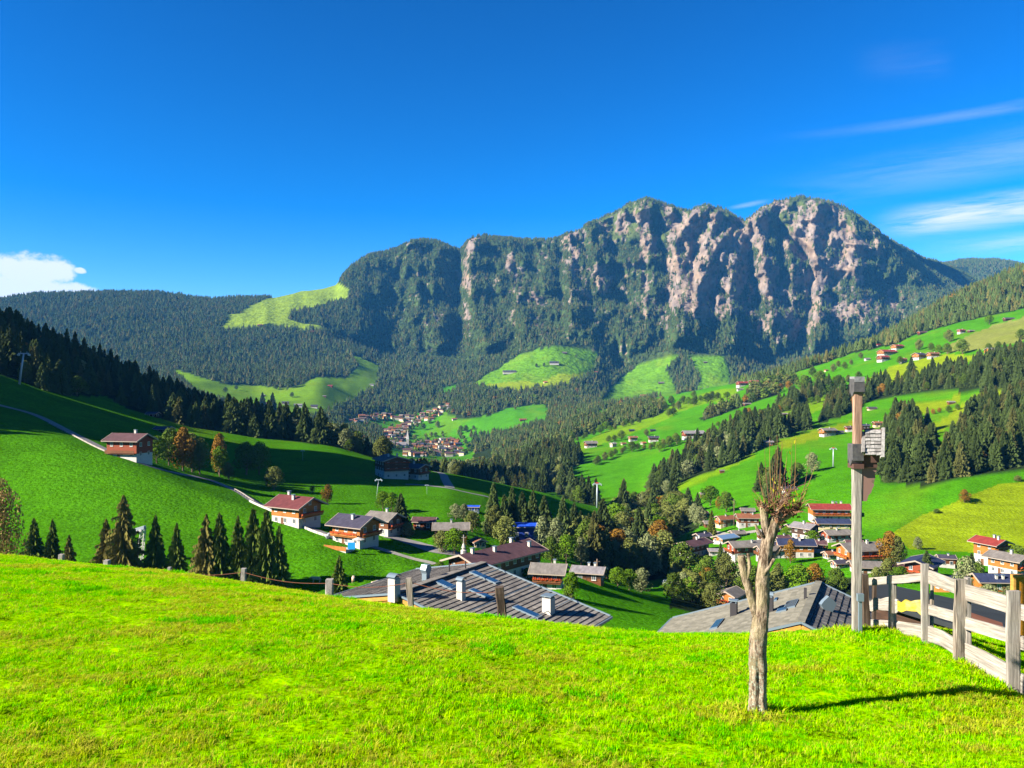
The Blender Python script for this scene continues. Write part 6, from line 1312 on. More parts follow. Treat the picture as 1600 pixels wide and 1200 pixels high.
def hexvent():
    a, b = FA.hit(664, 905, -1); t = empty('vent_hood', FA.pt(4.3, -1.0, -.12)); t.parent = rootA; t.scale = (.68, .68, .72)
    m = MB(); m.box(-.28, .28, -.28, .28, -.3, .95); m.build('shaft', M['sheet'], t)
    m = MB(); pts = [(.5 * math.cos(k * math.pi / 3), 0, 1.25 + .5 * math.sin(k * math.pi / 3)) for k in range(6)]
    m.poly([(p[0], -.34, p[2]) for p in pts]); m.poly([(p[0], .34, p[2]) for p in pts][::-1])
    for k in range(6): p, q = pts[k], pts[(k + 1) % 6]; m.poly([(p[0], .34, p[2]), (q[0], .34, q[2]), (q[0], -.34, q[2]), (p[0], -.34, p[2])][::-1])
    m.build('hood', M['sheet'], t)
hexvent()
for (aa, bb) in ((6.3, -.5), (7.4, .1)): p_ = MB(); x, y, z = FA.pt(aa, bb); p_.tube([(x, y, z), (x, y, z + .7)], .05, 6); p_.build('vent_pipe', m_dark_shadow, roofA)

FB = Frame((16.2, 45, -13.36), (20.6, 54, -13.36), .37, .40, 9.95, 9.5)
rootB, roofB = roof_house('stone_roofed_house', FB, 'near house with pale shingle roof and dark tiled side by the tall post', 1.3, m_gold, 5)
def tiles(fr, sg, wd, rows, cols, mats, name, gap, th, kind='stuff'):
    m = MB(); st = wd / rows; r = random.Random(rows)
    for i in range(rows):
        b0, b1 = sg * i * st, sg * ((i + 1) * st + .02); o = r.random() * .5
        for j in range(-1, cols):
            a0 = max(0, (j + o) * fr.L / cols); a1 = min(fr.L, (j + 1 + o) * fr.L / cols)
            if a1 - a0 < .05: continue
            h0 = .02 + r.uniform(-.004, .004); h1 = th + r.uniform(-.012, .012)
            P = [fr.pt(a0 + gap, b0, h0), fr.pt(a1 - gap, b0, h0), fr.pt(a1 - gap, b1 - sg * gap, h1), fr.pt(a0 + gap, b1 - sg * gap, h1)]; Q = [(x, y, z - .03) for x, y, z in P]
            if sg > 0: m.hexa([Q[3], Q[2], Q[1], Q[0], P[3], P[2], P[1], P[0]], r.randrange(len(mats)))
            else: m.hexa([*Q, *P], r.randrange(len(mats)))
    o = m.build(name, mats, roofB); o['kind'] = 'stuff'; return o
tiles(FB, -1, FB.wl, 26, 24, m_stone, 'shingles', .008, .06); tiles(FB, 1, FB.wr, 24, 17, m_slate2, 'roof_tiles', .035, .07)
rc_ = MB(); rc_.bar(FB.pt(-.1, .0, .09), FB.pt(FB.L + .1, 0, .09), .42, .06); rc_.build('ridge_cap', m_stone[1], roofB)
chimney(rootB, FB, 1147, 962, -1, .42, .85, 'flat', m_dark_shadow); chimney(rootB, FB, 1203, 956, -1, .36, .95, 'curved', m_dark_shadow); chimney(rootB, FB, 1258, 936, -1, .16, .7, 'none', m_dark_shadow)
skylight(roofB, FB, 1235, 946, -1, 1.9, .7, M['glass']); skylight(roofB, FB, 1222, 955, -1, .8, .6); skylight(roofB, FB, 1120, 977, -1, 2.2, .5, M['sky_glass']); skylight(roofB, FB, 1212, 938, -1, .7, .2)
def diamond():
    x, y, z = FB.pt(FB.hit(1281, 948, 1)[0], 1.0, 0); t = empty('vent_hood', (x, y, z)); t.parent = rootB; t.rotation_euler = (0, 0, -FB.ang + math.radians(8))
    m = MB(); P = [(-.50, 0, .42), (-.2, 0, -.12), (.2, 0, -.12), (.50, 0, .42), (.34, 0, .62), (0, 0, .9), (-.34, 0, .62)]
    m.poly([(p[0], -.15, p[2]) for p in P]); m.poly([(p[0], .15, p[2]) for p in P][::-1])
    for k in range(7): p, q = P[k], P[(k + 1) % 7]; m.poly([(p[0], -.15, p[2]), (p[0], .15, p[2]), (q[0], .15, q[2]), (q[0], -.15, q[2])])
    m.build('hood', M['sheet'], t)
diamond()
# dark grey roof through the fence, shade put into its colour; rust roof below
m_shroof = mat('dark_shaded_roof', (.020, .024, .026), rough=.9, noise=[(1.2, .3, None, None)])
def PX(u, v, Y): return ((u - 800) / F * Y, Y, (600 - v) / F * Y)
def slab_house(name, P, th, mt, wall, label, zb):
    root = empty(name, P[0]); tag(root, label, 'house'); o = Vector(P[0]); Q = [Vector(p) - o for p in P]
    m = MB(); m.hexa([q - Vector((0, 0, th)) for q in Q] + Q); m.build('roof', mt, root)
    c = sum(Q, Vector()) / 4; R = [c + (q - c) * .9 for q in Q]; w = MB(); w.hexa([Vector((q.x, q.y, zb - o.z)) for q in R] + [q - Vector((0, 0, th + .01)) for q in R]); w.build('wall', wall, root); return root
slab_house('dark_roofed_shed', [PX(1356, 934, 25), PX(1610, 1012, 21.5), PX(1640, 968, 28), PX(1352, 905, 33)], .15, m_shroof, M['dark'], 'long low building with dark roof behind the timber fence', -15)
slab_house('rust_roofed_shed', [PX(1508, 976, 20.5), PX(1572, 1001, 19.5), PX(1566, 973, 21.2), PX(1508, 954, 22.2)], .1, M['r_brown'], M['wood'], 'low rust roofed lean-to seen between the fence boards', -12)
ob = empty('garden_screen', PX(1583, 990, 13.2)); tag(ob, 'edge of an orange timber screen standing at the right border', 'screen')
m = MB(); m.box(.03, 1.6, 0, .05, -.8, .93); m.build('panel', mat('orange_varnish', (.36, .15, .012), rough=.6, noise=[(4, .2, None, (1, 1, 5))]), ob); m = MB(); m.box(-.01, .03, -.03, .06, -.8, .965); m.box(.03, 1.6, -.03, .06, .93, .965); m.build('frame', m_gold, ob)

# ------------------------------------------------------------------ weathered timber
def grain(name, c1, c2, sc=1.0):
    m = bpy.data.materials.new(name); m.use_nodes = True; nt = m.node_tree; L = nt.links.new; b = nt.nodes['Principled BSDF']; b.inputs['Roughness'].default_value = .85; b.inputs['Specular IOR Level'].default_value = .15
    tc = nt.nodes.new('ShaderNodeTexCoord'); at = nt.nodes.new('ShaderNodeAttribute'); at.attribute_name = 'gr'
    def nz(s, sx, det=6, r=.65):
        mp = nt.nodes.new('ShaderNodeMapping'); mp.inputs['Scale'].default_value = sx; L(at.outputs['Vector'], mp.inputs[0]); n = nt.nodes.new('ShaderNodeTexNoise'); n.inputs['Scale'].default_value = s; n.inputs['Detail'].default_value = det; n.inputs['Roughness'].default_value = r; L(mp.outputs[0], n.inputs['Vector']); return n.outputs[0]
    n1 = nz(38 * sc, (.06, 1, 1)); n2 = nz(5 * sc, (.5, 1, 1)); n3 = nz(90 * sc, (.03, 1, 1), 3)
    r1 = nt.nodes.new('ShaderNodeValToRGB'); r1.color_ramp.elements[0].position = .34; r1.color_ramp.elements[1].position = .62; r1.color_ramp.elements[0].color = (*[x * .42 for x in c1], 1); r1.color_ramp.elements[1].color = (*c1, 1); L(n1, r1.inputs[0])
    mx = nt.nodes.new('ShaderNodeMixRGB'); mr = nt.nodes.new('ShaderNodeMapRange'); mr.inputs[1].default_value = .42; mr.inputs[2].default_value = .66; L(n2, mr.inputs[0]); L(mr.outputs[0], mx.inputs[0]); L(r1.outputs[0], mx.inputs[1]); mx.inputs[2].default_value = (*c2, 1)
    mm = nt.nodes.new('ShaderNodeMixRGB'); mm.blend_type = 'MULTIPLY'; mm.inputs[0].default_value = .7; r3 = nt.nodes.new('ShaderNodeMapRange'); r3.inputs[1].default_value = .35; r3.inputs[2].default_value = .6; r3.inputs[3].default_value = .45; r3.inputs[4].default_value = 1.15; L(n3, r3.inputs[0]); L(mx.outputs[0], mm.inputs[1]); L(r3.outputs[0], mm.inputs[2]); L(mm.outputs[0], b.inputs['Base Color'])
    bp = nt.nodes.new('ShaderNodeBump'); bp.inputs['Strength'].default_value = .7; bp.inputs['Distance'].default_value = .006; L(n1, bp.inputs['Height']); L(bp.outputs[0], b.inputs['Normal']); return m
m_board = grain('weathered_board', (.30, .27, .23), (.21, .18, .15)); m_post = grain('weathered_post', (.27, .235, .19), (.18, .14, .105)); m_postd = grain('dark_old_post', (.085, .060, .042), (.045, .03, .022)); m_red = grain('reddish_post_timber', (.34, .21, .145), (.21, .11, .075))
m_yel = grain('yellow_bark_edge', (.42, .32, .03), (.30, .27, .12))
def timber(name, pts, w, h, mt, parent, up=(0, 0, 1), seg=.12, wob=.004, seed=1, rel=None, sides=12, taper=None, edge=None):
    """a sawn, slightly uneven piece along pts (world), section w x h with eased corners; stores a grain coordinate"""
    pts = [Vector(p) for p in pts]; r = random.Random(seed); L_ = [0]
    for i in range(1, len(pts)): L_.append(L_[-1] + (pts[i] - pts[i - 1]).length)
    n = max(2, int(L_[-1] / seg)); V = []; Fq = []; G = []; rings = []
    ph = [r.random() * 6.28 for _ in range(8)]
    for i in range(n + 1):
        s = L_[-1] * i / n; k = max(j for j in range(len(L_)) if L_[j] <= s + 1e-9); k = min(k, len(pts) - 2); t = (s - L_[k]) / (L_[k + 1] - L_[k]); p = pts[k].lerp(pts[k + 1], t); d = (pts[k + 1] - pts[k]).normalized()
        upv = Vector(up); 
        if abs(d.dot(upv)) > .9: upv = Vector((0, 1, 0))
        a = d.cross(upv).normalized(); b = a.cross(d).normalized(); f = 1 + (taper or 0) * i / n
        base = len(V)
        for q in range(sides):
            an = 2 * math.pi * (q + .5) / sides; cx, cz = math.cos(an), math.sin(an); e = .22
            sx = math.copysign(abs(cx) ** e, cx) * w / 2 * f; sz = math.copysign(abs(cz) ** e, cz) * h / 2 * f
            jx = wob * math.sin(s * 7 + ph[q % 8]) + r.uniform(-1, 1) * wob * .5; jz = wob * math.sin(s * 5 + ph[(q + 3) % 8]) + r.uniform(-1, 1) * wob * .5
            if edge and cz != 0: jz += edge(s / L_[-1], cz > 0)
            V.append(p + a * (sx + jx) + b * (sz + jz)); G.append((s + seed * 3.1, sx * 1.0 + seed, sz))
        rings.append(base)
    for i in range(n):
        for q in range(sides): Fq.append((rings[i] + q, rings[i] + (q + 1) % sides, rings[i + 1] + (q + 1) % sides, rings[i + 1] + q))
    Fq.append(tuple(rings[0] + q for q in range(sides))[::-1]); Fq.append(tuple(rings[-1] + q for q in range(sides)))
    off = Vector(parent.location) if parent is not None else Vector()
    me = bpy.data.meshes.new(name); me.from_pydata([tuple(v - off) for v in V], [], Fq); me.materials.append(mt); at = me.attributes.new('gr', 'FLOAT_VECTOR', 'POINT'); at.data.foreach_set('vector', np.array(G, np.float32).ravel()); me.update()
    return new_obj(name, me, parent)
# fence
FP = [(1583, 923, 1080, .150, 9.5, m_board), (1499, 905, 1032, .150, 10.3, m_post), (1446, 881, 1004, .108, 11.2, m_board), (1394, 899, 990, .112, 12.0, m_board)]
fence = empty('timber_fence', PX(1583, 1080, 9.5)); tag(fence, 'weathered grey timber fence with three wide boards', 'fence')
def fy(u): return float(np.interp(u, [1340, 1394, 1446, 1499, 1583, 1660], [12.7, 12.0, 11.2, 10.3, 9.5, 8.9]))
for i, (u, vt, vb, w, Y, mt) in enumerate(FP):
    a = Vector(PX(u, vb, Y)); b = Vector(PX(u, vt, Y)); b.x += [0, .015, -.01, .01][i]
    timber('post', [a - Vector((0, 0, .15)), b], w, w * .36, mt, fence, seed=11 + i, wob=.003 if i != 1 else .007, sides=12 if i != 1 else 14)
p = Vector(PX(1650, 1120, 8.95)); timber('post', [p, p + Vector((0, 0, 1.25))], .14, .13, m_board, fence, seed=19)
timber('post', [PX(1366, 992, 12.9), PX(1366, 906, 12.9)], .055, .06, m_postd, fence, seed=20); timber('post', [PX(1512, 1015, 10.75), PX(1512, 902, 10.75)], .06, .07, m_board, fence, seed=21); timber('post', [PX(1456, 985, 11.9), PX(1456, 908, 11.9)], .035, .05, m_post, fence, seed=22)
def board(name, uv, hpx, mt, seed, edge=None, off=.085):
    pts = []
    for (u, v) in uv: y = fy(u) + off; pts.append(PX(u, v, y))
    ym = fy(uv[0][0]); return timber(name, pts, .032, hpx * ym / F, mt, fence, seed=seed, wob=.003, edge=edge)
board('rail', [(1354, 909.5), (1446, 901.5)], 11.5, m_board, 31); board('rail', [(1446, 899), (1505, 921)], 21, m_board, 32); board('rail', [(1499, 922), (1589, 949)], 25, m_board, 33); board('rail', [(1578, 951), (1660, 975)], 25, m_board, 34)
live = lambda t, top: (.035 * math.sin(t * 9) * math.sin(t * 23 + 1) + (.012 * math.sin(t * 60))) if top else (-.02 + .03 * math.sin(t * 14 + 2) * math.sin(t * 5) - (.05 * math.exp(-((t - .82) / .03) ** 2)))
board('rail', [(1353, 943), (1404, 944)], 16, m_board, 35, live); board('rail', [(1401, 944), (1450, 949)], 14, m_yel, 36, live)
board('rail', [(1446, 950), (1505, 968)], 16, m_board, 37); board('rail', [(1499, 970), (1589, 997)], 20, m_board, 38); board('rail', [(1578, 998), (1660, 1026)], 21, m_board, 39)
board('bottom_board', [(1352, 977), (1400, 980), (1446, 987)], 19, m_board, 40); board('bottom_board', [(1444, 988), (1470, 996), (1505, 1018)], 24, m_board, 41); board('bottom_board', [(1499, 1016), (1540, 1036), (1589, 1063)], 34, m_board, 42); board('bottom_board', [(1578, 1060), (1660, 1106)], 36, m_board, 43)
# short leaning stub beside the tall post
st_ = empty('old_post', PX(1354, 990, 12.3)); tag(st_, 'dark leaning old post tied beside the tall post', 'post'); timber('shaft', [PX(1355, 992, 12.3), PX(1351, 940, 12.3), PX(1350, 897, 12.3)], .10, .10, m_postd, st_, seed=51, wob=.006)

# tall wayside post with little roofs
YC = 11.8; cr = empty('wayside_post', PX(1339, 990, YC)); tag(cr, 'tall wooden wayside post with capped top and small shingled roof', 'wayside post')
m_cap = mat('dark_metal_cap', (.045, .043, .048), rough=.55, spec=.4, noise=[(9, .4, None, None), (26, .4, (.12, .11, .10), None)]); m_carv = grain('carved_dark_board', (.115, .062, .050), (.055, .028, .02))
timber('shaft', [PX(1338.5, 992, YC), PX(1338.5, 800, YC), PX(1338.7, 722, YC)], .128, .085, m_board, cr, seed=61, wob=.002, seg=.06)
timber('upper_shaft', [PX(1339.5, 726, YC), PX(1339.5, 612, YC)], .122, .08, m_red, cr, seed=62, wob=.002, seg=.06)
def capped(u0, u1, v0, v1, y0, y1, name, rnd_=.4):
    o = Vector(cr.location); m = MB(); x0, x1 = (u0 - 800) / F * YC, (u1 - 800) / F * YC; zt, zb = (600 - v0) / F * YC, (600 - v1) / F * YC; H = zt - zb; n = 8
    prof = [(y0, zt), (y1, zt), (y1, zb + H * .1)] + [(y0 + (y1 - y0) * (1 - k / n) , zb + H * rnd_ * (1 - math.sin(math.pi / 2 * (1 - abs(1 - 2 * k / n)))) ) for k in range(1, n)] + [(y0, zb + H * .25)]
    A = [(x0 - o.x, y - o.y, z - o.z) for y, z in prof]; B = [(x1 - o.x, y - o.y, z - o.z) for y, z in prof]; m.poly(A[::-1]); m.poly(B)
    for k in range(len(prof)): m.poly([A[k], A[(k + 1) % len(prof)], B[(k + 1) % len(prof)], B[k]][::-1])
    return m.build(name, m_cap, cr)
capped(1331, 1347.5, 592, 619, YC - .08, YC + .08, 'top_cap'); 
m = MB(); o = Vector(cr.location)
def bxp(m, u0, u1, v0, v1, y0, y1, mi=0):
    x0, x1 = (u0 - 800) / F * YC - o.x, (u1 - 800) / F * YC - o.x; m.box(x0, x1, y0 - o.y, y1 - o.y, (600 - v1) / F * YC - o.z, (600 - v0) / F * YC - o.z, mi)
m = MB(); bxp(m, 1331.3, 1347.3, 588.5, 597, YC - .085, YC + .085); m.build('cap_plate', mat('pitted_zinc', (.10, .10, .105), rough=.6, noise=[(30, .6, (.25, .25, .25), None)]), cr)
capped(1326.5, 1343.5, 693, 727, YC - .13, YC + .05, 'block_cap', .5)
m = MB(); bxp(m, 1328, 1344, 724, 731, YC - .13, YC + .08); m.build('block', m_carv, cr)
# shingled little roof
def rp(u, v, dy): x, y, z = PX(u, v, YC + dy); return Vector((x, y, z)) - o
def slat(name, P, th, mt):
    m = MB(); P = [Vector(p) for p in P]; nrm = (P[1] - P[0]).cross(P[3] - P[0]).normalized() * th; m.hexa([p - nrm for p in P] + P) ; return m.build(name, mt, cr)
m_silv = mat('silvery_shingle', (.26, .245, .225), rough=.85, noise=[(14, .35, None, (1, 1, .3)), (45, .3, None, (1, .2, 1))])  # paler of two shingle tones, mixed at random
m_silv2 = mat('grey_shingle', (.19, .175, .16), rough=.85, noise=[(14, .4, None, (1, 1, .3)), (45, .3, None, (1, .2, 1))])
rs = random.Random(3)
for i in range(7):
    v0 = 671 + i * 5.55; v1 = v0 + 6.3; d0 = .04 - i * .036; d1 = d0 - .045
    cuts = [1352, 1358 + rs.uniform(0, 3), 1366 + rs.uniform(-1, 3), 1376.5]
    for a, b in zip(cuts[:-1], cuts[1:]):
        j = rs.uniform(-.5, .5); slat('shingle', [rp(a + .25, v1 + j, d1 - .02), rp(b - .25, v1 + j + rs.uniform(-.4, .4), d1 - .02), rp(b - .25, v0, d0 + .005), rp(a + .25, v0, d0 + .005)], .012, [m_silv, m_silv2][rs.random() < .35])
slat('roof_deck', [rp(1351, 711, -.22), rp(1378, 711, -.22), rp(1378, 670, .05), rp(1351, 670, .05)], .015, m_carv)
slat('verge_board', [rp(1376.5, 714, -.26), rp(1382, 714, -.26), rp(1383, 668, .05), rp(1378, 668, .05)], .035, m_silv); slat('verge_board', [rp(1346.5, 706, -.24), rp(1351.5, 706, -.24), rp(1352, 674, .04), rp(1347, 674, .04)], .03, m_silv2)
m = MB(); bxp(m, 1345, 1370, 711, 722, YC - .08, YC + .05); bxp(m, 1345, 1368, 722, 730, YC - .06, YC + .05); bxp(m, 1346, 1360, 700, 709, YC + .0, YC + .1); m.build('bracket', m_carv, cr)
def carved():
    out = [(1346.5, 727), (1369, 729), (1370, 735), (1367, 740), (1368, 747), (1364, 752), (1366, 758), (1363, 764), (1361, 770), (1357, 774), (1354.5, 783), (1347, 783)]
    m = MB(); A = [rp(u, v, -.03) for u, v in out]; B = [rp(u, v, .03) for u, v in out]; m.poly(A[::-1]); m.poly(B)
    for k in range(len(out)): m.poly([A[k], A[(k + 1) % len(out)], B[(k + 1) % len(out)], B[k]])
    m.build('carved_board', grain('pinkish_board', (.26, .16, .13), (.13, .06, .045)), cr)
    k = MB(); k.tube([rp(1364, 752, -.05), rp(1364, 752, .05)], .022, 8); k.build('knob', m_postd, cr)
carved()
m = MB(); bxp(m, 1335, 1344.5, 925, 936.5, YC - .12, YC - .066); bxp(m, 1337.5, 1342.5, 936.5, 986, YC - .1, YC - .07); m.build('steel_shoe', M['sheet'], cr)

# ------------------------------------------------------------------ wire fence along the brow
wf = empty('wire_fence', (-8, 20, -5.5)); tag(wf, 'rusty wire fence with short stone and wooden posts along the brow', 'fence'); m_stonep = mat('granite_post', (.23, .21, .19), rough=.95, noise=[(9, .4, None, None), (40, .3, None, None)], bump=(30, .5, .01, None))
WP = [(-30, 852, .12, m_stonep, 0), (96, 866, .13, m_stonep, 0), (167, 875, .15, m_stonep, 0), (265, 886, .09, m_stonep, 0), (380, 888, .12, m_stonep, 1), (515, 905, .17, m_stonep, 0), (642, 903, .12, m_post, -3), (786, 917, .17, m_postd, -6)]
tops = []
cr16 = NY[:, 3]; 
for i, (u, vt, w, mt, lean) in enumerate(WP):

    ids = [k for k, c in enumerate(CUR) if c[1][0][1] == 30][0]; Y = float(np.interp(u, US, NY[:, ids])) + .35
    a = Vector((*PX(u, 0, Y)[:2], 0)); a.z = ground(a.x, a.y) - .3; b = Vector(PX(u + lean, vt, Y))
    timber('post', [a + Vector(((-lean) * Y / F * .4, 0, 0)), b], w, w, mt, wf, seed=70 + i, wob=.004 if mt is m_stonep else .012); tops.append((Vector(PX(u, vt, Y)), a.z))
m_rust = mat('rusty_wire', (.10, .035, .018), rough=.9)
for i in range(3, len(tops) - 1):
    (p, za), (q, zb_) = tops[i], tops[i + 1]
    for dz in (.10, .38):
        w = MB(); n = 10; pts = [tuple(p.lerp(q, t / n) - Vector((0, 0, dz + .10 * math.sin(math.pi * t / n))) - wf.location) for t in range(n + 1)]; w.tube(pts, .007, 5); w.build('wire', m_rust, wf)
        if i > 4: break
# ------------------------------------------------------------------ pollarded tree
m_pbark = bpy.data.materials.new('pollard_bark'); m_pbark.use_nodes = True
def setup_bark():
    nt = m_pbark.node_tree; L = nt.links.new; b = nt.nodes['Principled BSDF']; b.inputs['Roughness'].default_value = .95; b.inputs['Specular IOR Level'].default_value = .1
    tc = nt.nodes.new('ShaderNodeTexCoord')
    def nz(s, sc, det=8, r=.7):
        mp = nt.nodes.new('ShaderNodeMapping'); mp.inputs['Scale'].default_value = sc; L(tc.outputs['Object'], mp.inputs[0]); n = nt.nodes.new('ShaderNodeTexNoise'); n.inputs['Scale'].default_value = s; n.inputs['Detail'].default_value = det; n.inputs['Roughness'].default_value = r; L(mp.outputs[0], n.inputs['Vector']); return n.outputs[0]
    a = nz(30, (1, 1, .28)); c = nz(6, (1, 1, .7), 4, .5); l = nz(40, (1, 1, 1), 5, .7)
    r1 = nt.nodes.new('ShaderNodeValToRGB'); e = r1.color_ramp.elements; e[0].position = .42; e[0].color = (.065, .042, .027, 1); e[1].position = .58; e[1].color = (.285, .215, .15, 1); L(a, r1.inputs[0])
    mx = nt.nodes.new('ShaderNodeMixRGB'); mr = nt.nodes.new('ShaderNodeMapRange'); mr.inputs[1].default_value = .45; mr.inputs[2].default_value = .65; mr.inputs[4].default_value = .6; L(c, mr.inputs[0]); L(mr.outputs[0], mx.inputs[0]); L(r1.outputs[0], mx.inputs[1]); mx.inputs[2].default_value = (.25, .21, .11, 1)
    # lichen near the foot
    sp = nt.nodes.new('ShaderNodeSeparateXYZ'); L(tc.outputs['Object'], sp.inputs[0]); lz = nt.nodes.new('ShaderNodeMapRange'); lz.inputs[1].default_value = .95; lz.inputs[2].default_value = .25; L(sp.outputs[2], lz.inputs[0])
    ll = nt.nodes.new('ShaderNodeMapRange'); ll.inputs[1].default_value = .52; ll.inputs[2].default_value = .58; L(l, ll.inputs[0]); mu = nt.nodes.new('ShaderNodeMath'); mu.operation = 'MULTIPLY'; L(lz.outputs[0], mu.inputs[0]); L(ll.outputs[0], mu.inputs[1]); mu2 = nt.nodes.new('ShaderNodeMath'); mu2.operation = 'MULTIPLY'; mu2.inputs[1].default_value = .8; L(mu.outputs[0], mu2.inputs[0])
    m2 = nt.nodes.new('ShaderNodeMixRGB'); L(mu2.outputs[0], m2.inputs[0]); L(mx.outputs[0], m2.inputs[1]); m2.inputs[2].default_value = (.27, .33, .25, 1); L(m2.outputs[0], b.inputs['Base Color'])
    bp = nt.nodes.new('ShaderNodeBump'); bp.inputs['Strength'].default_value = 1; bp.inputs['Distance'].default_value = .035; L(a, bp.inputs['Height']); L(bp.outputs[0], b.inputs['Normal'])
setup_bark()
YT = 8.0; pt_ = empty('pollarded_tree', PX(1184, 1116, YT)); tag(pt_, 'bare pollarded tree with lopped limbs and thin upright shoots', 'tree')
def limb(name, P, seed, n=22, groove=None, mt=None, amp=.17):
    """P: list of (u, v, width px, dy)"""
    ctr = [Vector(PX(u, v, YT + dy)) - Vector(pt_.location) for (u, v, w, dy) in P]; wd = [w / F * YT / 2 for (u, v, w, dy) in P]
    L_ = [0]
    for i in range(1, len(ctr)): L_.append(L_[-1] + (ctr[i] - ctr[i - 1]).length)
    N_ = max(3, int(L_[-1] / .016)); V = []; rings = []; Fq = []
    for i in range(N_ + 1):
        s = L_[-1] * i / N_; k = min(max(j for j in range(len(L_)) if L_[j] <= s + 1e-9), len(ctr) - 2); t = (s - L_[k]) / (L_[k + 1] - L_[k]); 
        p0 = ctr[max(k - 1, 0)]; p1 = ctr[k]; p2 = ctr[k + 1]; p3 = ctr[min(k + 2, len(ctr) - 1)]
        c = .5 * ((2 * p1) + (-p0 + p2) * t + (2 * p0 - 5 * p1 + 4 * p2 - p3) * t * t + (-p0 + 3 * p1 - 3 * p2 + p3) * t ** 3); r0 = wd[k] * (1 - t) + wd[k + 1] * t
        d = (p2 - p1).normalized(); a = d.cross(Vector((0, 1, 0))).normalized(); b = a.cross(d).normalized(); base = len(V)
        for q in range(n):
            an = 2 * math.pi * q / n; f = 1 + amp * (float(fbm(np.array([q * .9 + seed]), np.array([s * 9]), seed, 3)[0]) * 1.6) + amp * .5 * float(fbm(np.array([q * 2.2]), np.array([s * 40]), seed + 5, 2)[0])
            if groove: f -= groove(an, s)
            V.append(tuple(c + (a * math.cos(an) + b * math.sin(an)) * r0 * f))
        rings.append(base)
    for i in range(N_):
        for q in range(n): Fq.append((rings[i] + q, rings[i] + (q + 1) % n, rings[i + 1] + (q + 1) % n, rings[i + 1] + q))
    Fq.append(tuple(rings[0] + q for q in range(n))[::-1]); Fq.append(tuple(rings[-1] + q for q in range(n)))
    me = bpy.data.meshes.new(name); me.from_pydata(V, [], Fq); me.materials.append(mt or m_pbark); me.polygons.foreach_set('use_smooth', [True] * len(Fq)); me.update(); return new_obj(name, me, pt_)
gv = lambda an, s: .42 * math.exp(-((an - 4.98 + .12 * math.sin(s * 5)) / .28) ** 2) * (1 - min(1, max(0, (s - .5) / .35)))
limb('trunk', [(1184, 1126, 44, 0), (1184, 1116, 34, 0), (1184, 1104, 29, 0), (1184, 1085, 27, 0), (1184, 1050, 26.5, 0), (1184, 1015, 26, .0), (1187, 980, 25, 0), (1190, 950, 23, 0), (1191, 925, 22, 0), (1191, 905, 21, .0), (1194, 880, 19.5, .0), (1199, 850, 19, .0), (1205, 830, 20, 0), (1212, 812, 19, 0), (1218, 800, 15, 0)], 3, 28, gv)
limb('limb', [(1200, 845, 13, 0), (1196, 825, 12, -.01), (1194, 805, 12, -.02), (1193, 792, 11, -.02), (1192.5, 788, 9, -.02)], 5)
limb('limb', [(1212, 815, 15, 0), (1219, 795, 13, .01), (1225, 780, 12, .02), (1231, 772, 10, .02)], 7, amp=.3)
limb('limb', [(1215, 812, 13, 0), (1228, 806, 12, .03), (1238, 800, 10, .04), (1247, 795, 9, .04)], 9, amp=.4)
limb('limb', [(1181, 962, 12, 0), (1176, 945, 12, 0), (1170, 920, 12, 0), (1163, 898, 12, 0), (1160, 880, 11.5, 0), (1158, 868, 10.5, 0)], 11)
limb('branch', [(1167, 905, 6, -.02), (1171, 888, 5.5, -.02), (1170, 872, 5, -.02), (1169, 865, 4.5, -.02)], 13, 12)
limb('branch', [(1186, 916, 8, -.03), (1194, 896, 6.5, -.05), (1203, 884, 6, -.05), (1210, 873, 4.5, -.05)], 15, 12)
limb('branch', [(1202, 874, 8, .0), (1212, 866, 7, .0), (1220, 856, 5, .0)], 17, 12); limb('branch', [(1192, 838, 6, -.03), (1184, 828, 5, -.04), (1180, 820, 4, -.04)], 19, 10)
m_twig = mat('ochre_shoots', (.15, .085, .03), rough=.8); m_twigr = mat('red_shoots', (.10, .045, .028), rough=.8); m_tuft = mat('reddish_bud_tuft', (.17, .085, .045), rough=.9, noise=[(30, .5, None, None)]); m_tl = mat('yellow_leaves', (.38, .34, .015), rough=.7, trans=.3)
rt = random.Random(8)
shoots = [((1203, 792), (1197, 740), (1195, 700)), ((1206, 785), (1203, 730), (1203, 684)), ((1208, 780), (1211, 735), (1211, 690)), ((1210, 800), (1214, 740), (1214, 680)), ((1214, 790), (1218, 745), (1222, 690)), ((1219, 775), (1220, 730), (1223, 695)),
 ((1232, 800), (1236, 760), (1237, 692)), ((1237, 795), (1242, 750), (1243, 683)), ((1244, 797), (1256, 765), (1266, 700)), ((1246, 800), (1262, 760), (1275, 725)), ((1197, 788), (1193, 770), (1185, 752)), ((1199, 795), (1190, 765), (1184, 722)), ((1225, 775), (1248, 760), (1268, 755)), ((1228, 778), (1250, 772), (1266, 762)),
 ((1248, 795), (1254, 770), (1262, 758)), ((1196, 790), (1186, 782), (1178, 768)), ((1235, 790), (1232, 760), (1230, 735)), ((1240, 800), (1250, 790), (1262, 784)), ((1212, 790), (1208, 750), (1207, 715)), ((1216, 795), (1226, 740), (1230, 705))]
for i, sh in enumerate(shoots):
    m = MB(); dy = rt.uniform(-.12, .12); q = [Vector(PX(u, v, YT + dy * (k / 2))) - Vector(pt_.location) for k, (u, v) in enumerate(sh)]
    pts = []; 
    for k in range(9): t = k / 8; pts.append(q[0] * (1 - t) ** 2 + (q[1] * 2 - (q[0] + q[2]) * .5) * 2 * t * (1 - t) + q[2] * t * t)
    m.tube(pts, [.0052 * (1 - .7 * k / 8) for k in range(9)], 5); m.build('shoot', [m_twigr, m_twig][i % 2], pt_)
